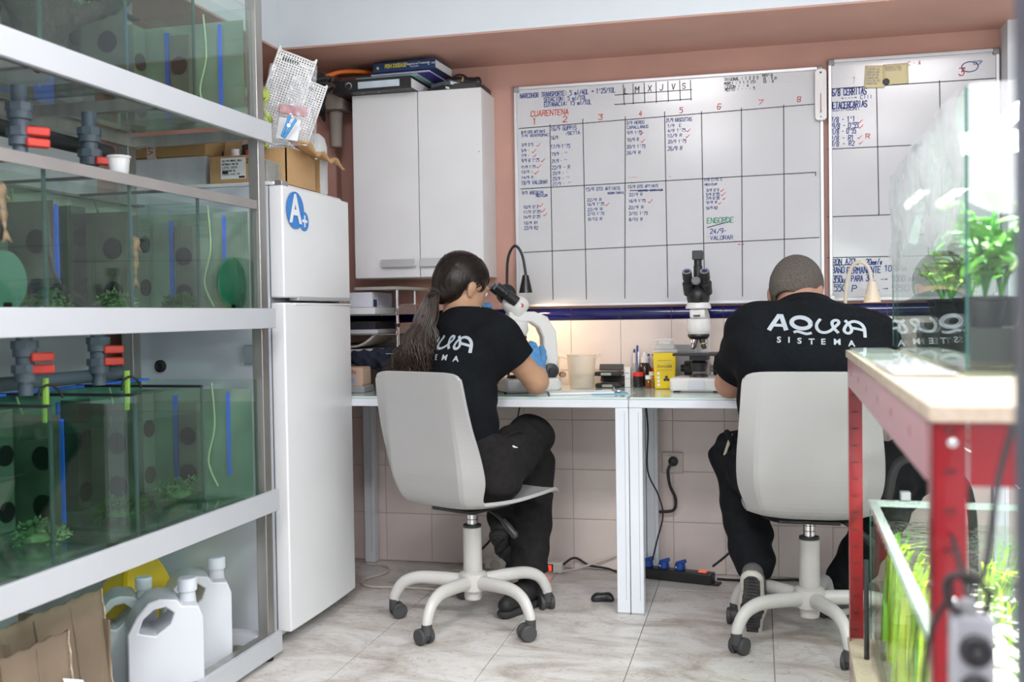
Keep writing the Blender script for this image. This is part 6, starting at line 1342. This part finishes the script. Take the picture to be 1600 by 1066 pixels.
# ---- upper planted tank
CLG = GLASS('clear_tank_glass', (.93, .97, .95), ior=1.5, gain=.75)
EDG = M('glass_edge_green', (.02, .10, .085), .2)
TY0, TY1, TX0, TX1, TH = -1.065, -.012, .105, .46, .42
def tank(label, x0, x1, y0, y1, z, H, CLG=CLG):
    t = thing('planted_tank', label, 'aquarium', s2w(0, 0, z), SA)
    e = .006
    obj('side_pane', B(x0, y0+e, .0085, x0+e, y1-e, H), CLG, t); obj('side_pane', B(x1-e, y0+e, .0085, x1, y1-e, H), CLG, t); obj('end_pane', B(x0, y0, .0085, x1, y0+e-.0003, H), CLG, t); obj('end_pane', B(x0, y1-e+.0003, .0085, x1, y1, H), CLG, t)
    obj('base_pane', B(x0, y0, 0, x1, y1, .008), CLG, t)
    for (x, y) in ((x0, y0), (x0, y1-.003), (x1-.003, y0), (x1-.003, y1-.003)): obj('edge_seam', B(x-.0002, y-.0002, .009, x+.0032, y+.0032, H), EDG, t)
    return t
tu = tank('tall clear planted tank on top of the red shelf', TX0, TX1, TY0, TY1, UZ+.001, TH)
obj('hanging_film', MB().grid(lambda u, v: (TX0-.006-.003*math.sin(13*u+7*v)-.0025*math.sin(9*v-21*u), TY0+.01+(TY1-TY0-.02)*u, TH+.004-(.19+.03*math.sin(9*u)+.02*math.sin(23*u))*v), 60, 24), GLASS('draped_film', (.94, .95, .95), ior=1.5, rough=.08, ndiff=.55, dcol=(.84, .86, .87), wave=9), tu)
obj('hanging_film', MB().grid(lambda u, v: (TX0+.004+(TX1-TX0-.01)*u, TY0-.005-.003*math.sin(15*u+5*v)-.002*math.sin(31*u-9*v), TH+.004-(.17+.02*math.sin(11*u))*v), 30, 16), GLASS('draped_film'), tu)  # second film, added so the tube glow spreads over the near end
LED = M('led_white', (1, 1, 1), .5, emit=9, ecol=(.95, 1, .97))
def led(label, x0, x1, y0, y1, z, power, emitm=LED):
    t = thing('led_lamp', label, 'lamp', s2w((x0+x1)/2, (y0+y1)/2, z), SA); hx, hy = (x1-x0)/2, (y1-y0)/2
    obj('housing', B(-hx, -hy, .0045, hx, hy, .024), WENAM, t, bevel=.004); obj('diffuser', B(-hx+.006, -hy+.006, 0, hx-.006, hy-.006, .0042), emitm, t)
    a = area('led_lamp_light', s2w((x0+x1)/2, (y0+y1)/2, z-.004), 2*hx, power, (.95, 1, .96), (0, 0, SA), 2*hy); return t
t = thing('tube_lamp', 'twin bare fluorescent tubes glowing over the tall planted tank', 'lamp', s2w(.30, -.62, UZ+.001+TH+.0005), SA)
TUBE = M('tube_glow', (1, 1, 1), .5, emit=225, ecol=(.95, 1, .96))
for y in (-.43, .28): obj('end_holder', B(-.09, y, 0, .09, y+.03, .05), WENAM, t, bevel=.004)
for x in (-.05, .05): obj('tube', MB().cyl((x, -.40, .026), (x, .28, .026), .013, n=16), TUBE, t)
LEAFM = [M('leaf_bright', (.18, .48, .06), .45, var=.35, vs=12), M('leaf_deep', (.05, .24, .03), .45, var=.4, vs=12), M('leaf_lime', (.38, .60, .10), .45, var=.3, vs=12)]
def leafy(label, loc, h, n, L, W, mat, seed, pot=True):
    q = random.Random(seed); t = thing('potted_plant', label, 'plant', loc); b = 0
    if pot: obj('pot', MB().lathe([(.024, 0), (.032, .045), (.035, .046), (.035, .052), (.028, .052), (0, .048)], n=20), BLKP, t); b = .05
    st = MB(); lf = mesh_of(MB().grid(lambda u, v: ((u-.5)*W*math.sin(math.pi*min(1, v*.96+.04))**.8, L*v, .25*L*v-.45*L*v*v+abs(u-.5)*W*.3), 4, 6), 'leaf', 0)
    lf.materials.append(mat)
    for i in range(max(3, n//6)):
        a = q.uniform(0, 6.28); r = q.uniform(.02, .06); hh = h*q.uniform(.6, 1); tip = (r*math.cos(a), r*math.sin(a), b+hh)
        obj('stem', MB().tube([(0, 0, b), (tip[0]*.4, tip[1]*.4, b+hh*.5), tip], .0022, 6), LEAFM[1], t)
        for k in range(6):
            f = .35+.65*k/5; p = Vector((tip[0]*f, tip[1]*f, b+hh*f)); o = obj('leaf', lf, mat, t, loc=p, rot=(q.uniform(-.2, .7), q.uniform(-.3, .3), q.uniform(0, 6.28))); s = q.uniform(.6, 1.1); o.scale = (s, s, s)
    return t
zt = UZ+.0095
k = 0
for (x, y, h, n, L, W, mi, lab) in ((.20, -.16, .10, 30, .035, .018, 0, 'small-leaved bright green plant at the far end of the tall tank'), (.19, -.34, .11, 36, .035, .018, 2, 'lime small-leaved plant second from the far end of the tall tank'), (.20, -.52, .12, 36, .07, .03, 1, 'deep green broad-leaved plant in the middle of the tall tank'),
                                    (.22, -.70, .14, 36, .08, .034, 0, 'bright broad-leaved plant between the middle and near end of the tall tank'), (.33, -.87, .19, 48, .085, .034, 0, 'tallest bright green plant near the front of the tall tank'), (.25, -.97, .17, 42, .08, .03, 2, 'lime broad-leaved plant nearest the front of the tall tank'), (.17, -.84, .16, 42, .08, .032, 0, 'bright plant against the glass near the front of the tall tank'), (.36, -.68, .17, 42, .08, .032, 2, 'lime plant at the back of the tall tank')):
    st_ = obj('riser', B(-.05, -.05, 0, .05, .05, .058), M('riser_dark', (.05, .055, .05), .8)) ; k += 1
    tt = leafy(lab, s2w(x, y, zt+.0585), h, n, L, W, LEAFM[mi], k)
    st_.parent = tt; st_.location = (0, 0, -.0582)
# ---- things lying on the upper deck
tag(obj('glass_lid', B(-.045, -.30, 0, .045, .34, .005), GLASS('lid_glass', (.85, .93, .90), ior=1.5, gain=.7, ndiff=.25), loc=s2w(.05, -.36, UZ+.001), rot=(0, 0, SA)), 'loose glass lid lying on the red shelf edge', 'glass lid')
t = thing('plastic_wrap', 'crumpled white plastic wrap on the red shelf beside the tall tank', 'wrap', s2w(.05, -.88, UZ+.001), SA)
obj('wrap', MB().grid(lambda u, v: (-.045+.09*u, -.20+.40*v, .004+.014*abs(math.sin(9*u+14*v)*math.sin(17*v-5*u))*math.sin(math.pi*u)*math.sin(math.pi*v)), 24, 50), GLASS('white_wrap', (.85, .86, .88), ior=1.6, rough=.2, ndiff=.45, dcol=(.8, .82, .85), wave=30), t, solid=.002)
# ---- lower planted tank
LH = .352; LX0, LX1, LY0, LY1 = .048, .44, -1.30, -.03
tl = tank('low planted tank with bright water weed on the bottom deck', LX0, LX1, LY0, LY1, LZ+.001, LH, GLASS('low_tank_glass', (.95, .98, .96), ior=1.5, gain=.28))
obj('rim_strip', B(LX0-.003, LY0, LH-.012, LX0+.016, LY1, LH+.002), GLASS('rim_glass', (.80, .92, .88), ior=1.7, ndiff=.35, dcol=(.75, .85, .82)), tl); obj('rim_strip', B(LX0+.017, LY1-.018, LH-.012, LX1, LY1+.001, LH+.002), GLASS('rim_glass'), tl)
obj('water', B(LX0+.0075, LY0+.0075, .034, LX1-.0075, LY1-.0075, LH-.05), GLASS('lit_water', (.95, .985, .94), ior=1.33, gain=.12), tl)
obj('water_surface', MB().grid(lambda u, v: (LX0+.0075+(LX1-LX0-.015)*u, LY0+.0075+(LY1-LY0-.015)*v, LH-.0495+.0012*math.sin(31*v+9*u)), 6, 60), GLASS('rippled_surface', (.95, .98, .94), ior=1.33, wave=18), tl)
obj('gravel_bed', MB().grid(lambda u, v: (LX0+.008+(LX1-LX0-.016)*u, LY0+.008+(LY1-LY0-.016)*v, .028+.005*math.sin(23*v+7*u)), 8, 40), M('dark_gravel', (.16, .15, .12), .9, var=.6, vs=90), tl, solid=.01)
led('white lamp strip hung under the upper deck over the low tank', .20, .30, -1.2, -.25, .74, 22)
ld = [o for o in bpy.data.objects if o.name.startswith('led_lamp') and o.type == 'EMPTY'][-1]
for y in (-.4, .4): obj('hanger', MB().cyl((0, y, .025), (0, y, .165), .003, n=8), STEEL, ld)
RIB = [M('weed_lime', (.42, .66, .04), .4, var=.3, vs=8), M('weed_yellow', (.55, .62, .06), .4, var=.3, vs=8), M('weed_green', (.15, .42, .04), .4, var=.3, vs=8)]
q = random.Random(11)
def weed(label, x, y, n, h, mi, spread=.03):
    t = thing('water_weed', label, 'plant', s2w(x, y, LZ+.036), SA)
    for i in range(n):
        a = q.uniform(0, 6.28); r = q.uniform(0, spread); hh = h*q.uniform(.55, 1.1); w = q.uniform(.006, .011); bx, by = r*math.cos(a), r*math.sin(a); ln = q.uniform(-.02, .35); l2 = q.uniform(-.35, .35); rz = q.uniform(0, 3.14)
        zc = LH-.05-.045
        def f(u, v):
            z = hh*v; bend = .18*v*v
            x_ = bx+bend*ln+(u-.5)*w*2*(1-v*.75)*math.cos(rz); y_ = by+bend*l2+(u-.5)*w*2*(1-v*.75)*math.sin(rz)+.008*math.sin(5*v+i)
            if z > zc: x_ += (z-zc)*ln*2; y_ += (z-zc)*l2*2; z = zc
            return (x_, y_, z)
        obj('ribbon_leaf', MB().grid(f, 1, 9), RIB[(mi+(i % 4 == 0)) % 3], t, sharp=0)
for i, (x, y, n, h, mi, lab) in enumerate(((.085, -.12, 14, .30, 2, 'green ribbon weed at the far end of the low tank'), (.085, -.27, 18, .33, 0, 'lime ribbon weed second from the far end of the low tank'), (.085, -.42, 18, .30, 0, 'tall lime ribbon weed in the middle of the low tank'), (.09, -.58, 18, .34, 1, 'yellowish ribbon weed past the middle of the low tank'), (.095, -.80, 20, .30, 0, 'lime ribbon weed near the front of the low tank'),
                                         (.24, -.42, 16, .36, 0, 'bushy lime weed along the back of the low tank'), (.26, -.62, 16, .36, 2, 'bushy green weed along the back of the low tank middle'), (.25, -.85, 16, .36, 0, 'bushy weed at the back near the front of the low tank'), (.30, -.2, 12, .3, 2, 'dark ribbon weed in the far back corner of the low tank'))): weed(lab, x, y, n, h, mi, .022)
# cords and control box on the near post
t = thing('control_box', 'grey control box with two round dials hanging on the near red post', 'control box', (.188, 1.0, .655), SA)
obj('case', B(-.0185, -.015, 0, .0185, .015, .096), M('pale_grey_case', (.36, .37, .40), .4), t, bevel=.004)
for z in (.066, .030):
    d = obj('dial', MB().lathe([(.0145, 0), (.0145, .005), (.012, .007), (.0075, .007), (.007, .003), (0, .003)], n=28, m=Matrix.Rotation(R(90), 4, 'X'), c=(.001, -.0152, z)), BLKP, t); obj('dial_cap', MB().lathe([(.0055, .0035), (.005, .009), (0, .009)], n=20, m=Matrix.Rotation(R(90), 4, 'X'), c=(.001, -.0152, z)), DGREY, d)
obj('hanger', MB().tube([(0, 0, .095), (0, .05, .12), (.005, .145, .135)], .003, 6), BLKP, t); obj('knob', MB().lathe([(.008, 0), (.009, .007), (.006, .013), (0, .013)], c=(-.004, -.004, .0962)), GREYP, t)
for (pts, r_, lab) in ((((.172, .995, .752), (.166, .985, .775), (.172, .98, .79), (.185, .985, .782), (.197, .99, .792), (.205, 1.0, .83), (.216, 1.02, .875), (.23, 1.03, .92)), .003, 'black cable looping over the control box up to the frame edge'),
                       (((.175, .985, .755), (.164, .975, .765), (.162, .975, .785), (.175, .975, .792), (.19, .98, .785), (.20, .985, .77), (.196, .985, .755)), .0032, 'black cable knotted around the top of the control box'),
                       (((.166, 1.0, .76), (.158, 1.02, .73), (.152, 1.03, .69), (.15, 1.04, .62)), .0028, 'black cable hanging down beside the control box'),
                       (((.20, .99, .765), (.214, 1.0, .778), (.226, 1.01, .775), (.24, 1.02, .78)), .0016, 'thin dark wire reaching from the control box to the steel upright')):
    tag(obj('power_cable', MB().tube(pts, r_, 8), RUBBER), lab, 'cable')
tag(obj('black_strip', MB().tube([s2w(.030, -.16, .207), s2w(.030, -.16, .36), s2w(.03, -.155, .44)], .006, 8), BLKP), 'black rod standing between the red post and the low tank', 'rod')
tag(obj('filter_hose', MB().tube([s2w(.10, .06, .55), s2w(.12, .04, .64), s2w(.19, .03, .66), s2w(.26, .05, .62), s2w(.30, .08, .5), s2w(.3, .08, .1), s2w(.3, .08, .012)], .011, 10), RUBBER), 'thick black hose arching behind the low tank', 'hose')
t = thing('tank_clip', 'small grey clip on the far rim of the low tank', 'clip', s2w(.13, -.03, LZ+.001+LH+.003)); obj('clip', B(-.012, -.012, 0, .012, .012, .022), GREYP, t, bevel=.003)
# steel upright at the very edge of the view
t = thing('steel_upright', 'blue-grey steel upright at the edge beside the planted tanks', 'post', (.2075, .82, 0)); obj('upright', B(-.0195, -.02, .006, .02, .02, 2.3), M('blue_grey_steel', (.10, .12, .16), .3, .5, var=.15, vs=5), t, bevel=.003); obj('foot_plate', B(-.04, -.04, 0, .04, .04, .0058), STEEL, t)
# ================================================================= sockets, strips and cables under the desks
t = thing('wall_socket', 'beige wall socket with a black plug under the desk', 'socket', (-.329, 4.0445, .395)); BEI = M('beige_plastic', (.60, .53, .46), .45)
obj('plate', B(-.042, -.010, 0, .042, .0, .084), BEI, t, bevel=.004); obj('inner_plate', B(-.028, -.0125, .014, .028, -.0095, .07), M('socket_inner', (.66, .62, .57), .4), t, bevel=.002)
t = thing('power_plug', 'black round plug in the wall socket with its cord', 'plug', (-.325, 4.030, .445)); obj('plug', MB().lathe([(0, 0), (.018, 0), (.020, .006), (.017, .022), (.009, .028), (0, .028)], n=24, m=Matrix.Rotation(R(90), 4, 'X')), BLKP, t)
obj('cord', MB().tube([(0, -.024, -.002), (-.018, -.03, -.03), (-.012, -.03, -.09), (.008, -.025, -.14), (.004, -.02, -.185), (-.03, -.015, -.197), (-.085, -.01, -.195), (-.11, -.01, -.17)], .006, 10), BLKP, t)
t = thing('power_strip', 'black power strip with blue plugs on the floor tiles', 'power strip', (-.315, 3.935, .0005), R(-14))
obj('housing', B(-.15, -.026, 0, .15, .026, .042), BLKP, t, bevel=.004); obj('end_tab', B(.15, -.022, 0, .175, .022, .008), BLKP, t)
obj('orange_switch', B(.095, -.015, .0425, .125, .012, .049), M('orange_glow', (.85, .16, .08), .4, emit=.6, ecol=(1, .2, .1)), t, bevel=.002)
for i, x in enumerate((-.11, -.045, .02)):
    p = thing('blue_plug', ['blue plug nearest the desk leg on the black power strip', 'middle blue plug on the black power strip', 'blue plug beside the orange switch on the black power strip'][i], 'plug', tuple(Vector((-.315, 3.935, 0))+Matrix.Rotation(R(-14), 3, 'Z') @ Vector((x, 0, .0432))), R(-14), 'blue plugs on the power strip')
    obj('body', MB().lathe([(.02, 0), (.021, .008), (.018, .026), (0, .028)], n=20), BLUEP, p, bevel=.002); obj('grip', MB().cbox((.006, -.006, .03), (.04, .018, .014), (0, R(-20), 0)), BLUEP, p, bevel=.003); obj('pin_mark', MB().ball((-.01, -.0185, .012), .0035, 8), WPLAS, p)
WS = M('strip_white', (.66, .63, .60), .4)
t = thing('power_strip', 'white power strip with a glowing red switch behind the gloved person', 'power strip', (-.93, 3.985, .0005), R(-3))
obj('housing', B(-.15, -.024, 0, .17, .024, .042), WS, t, bevel=.006)
for x in (-.105, -.04, .03): obj('socket_well', MB().lathe([(.019, 0), (.021, .002), (.021, .003), (.018, .0035), (.018, .001), (0, .001)], n=24, m=Matrix.Rotation(R(90), 4, 'X'), c=(x, -.0242, .021)), M('well_cream', (.5, .44, .36), .5), t)
obj('switch_bezel', B(.10, -.0262, .006, .136, -.0238, .036), BLKP, t); obj('red_switch', B(.106, -.0285, .010, .130, -.0258, .032), M('red_glow', (.9, .05, .03), .3, emit=2.2, ecol=(1, .04, .02)), t)
t = thing('power_plug', 'black plug in the white power strip', 'plug', (-.97, 3.9575, .021)); obj('plug', MB().lathe([(0, 0), (.017, 0), (.016, .018), (.008, .026), (0, .026)], n=20, m=Matrix.Rotation(R(90), 4, 'X')), BLKP, t)
def cable(label, pts, r, mat): return tag(obj('cable', MB().tube(pts, r, 8), mat), label, 'cable')
WCA = M('ivory_cable', (.58, .52, .46), .5)
cable('black cable lying along the tiles from the white power strip', [(-.76, 3.98, .03), (-.72, 4.02, .05), (-.66, 4.02, .022), (-.58, 4.0, .016), (-.50, 3.93, .006), (-.47, 3.90, .006)], .0045, RUBBER)
cable('ivory cable rising along the tiles behind the desk legs', [(-.78, 3.95, .006), (-.72, 4.0, .008), (-.62, 4.02, .04), (-.52, 4.032, .075), (-.47, 4.032, .085)], .004, WCA)
cable('black cable loop hanging at the wall beside the desk legs', [(-.46, 4.0, .30), (-.50, 4.03, .27), (-.525, 4.03, .20), (-.50, 4.03, .135), (-.45, 4.0, .12)], .006, RUBBER)
cable('thin black cable hanging inside the desk frame', [(-.395, 3.70, .70), (-.39, 3.72, .6), (-.395, 3.74, .45), (-.36, 3.76, .36), (-.345, 3.78, .28), (-.37, 3.8, .18), (-.39, 3.82, .10)], .003, RUBBER)
cable('black cable from the black power strip towards the bowed person', [(-.155, 3.905, .02), (-.10, 3.93, .012), (0, 3.96, .008), (.15, 4.0, .006), (.35, 4.0, .006)], .005, RUBBER)
cable('black cable climbing from the power strip past the trousers', [(-.175, 3.95, .055), (-.12, 3.96, .10), (-.06, 3.98, .16), (-.02, 4.0, .24)], .0045, RUBBER)
cable('ivory cable looped on the floor near the fridge', [(-1.58, 3.95, .006), (-1.49, 3.93, .006), (-1.45, 3.83, .006), (-1.50, 3.70, .006), (-1.44, 3.62, .006), (-1.30, 3.63, .006), (-1.15, 3.62, .006)], .0045, WCA)
cable('ivory cable rising behind the chair column', [(-1.24, 3.84, .006), (-1.20, 3.9, .006), (-1.12, 3.96, .01), (-1.03, 4.0, .08), (-.98, 4.02, .22), (-.96, 4.032, .4)], .004, WCA)
cable('black cable curling out of the white power strip', [(-.97, 3.93, .02), (-1.02, 3.88, .006), (-1.12, 3.90, .006), (-1.14, 3.97, .03), (-1.06, 4.02, .12), (-.99, 4.03, .26), (-.93, 4.032, .40)], .0045, RUBBER)
cable('thin black cable dangling behind the gloved person under the desk', [(-.93, 3.98, .70), (-.925, 3.97, .66), (-.935, 3.97, .60), (-.92, 3.98, .5)], .003, RUBBER)
t = thing('adapter', 'small crumpled black adapter on the floor by the desk leg', 'adapter', (-.545, 3.60, .0005)); obj('shell', sdf_mesh('shell', [seg((-.02, 0, .014), (.018, .006, .016), .013, .012), seg((.018, .006, .012), (.035, -.008, .010), .008, .006), seg((-.02, -.004, .010), (-.032, -.01, .008), .007, .006)], .004), BLKP, t)
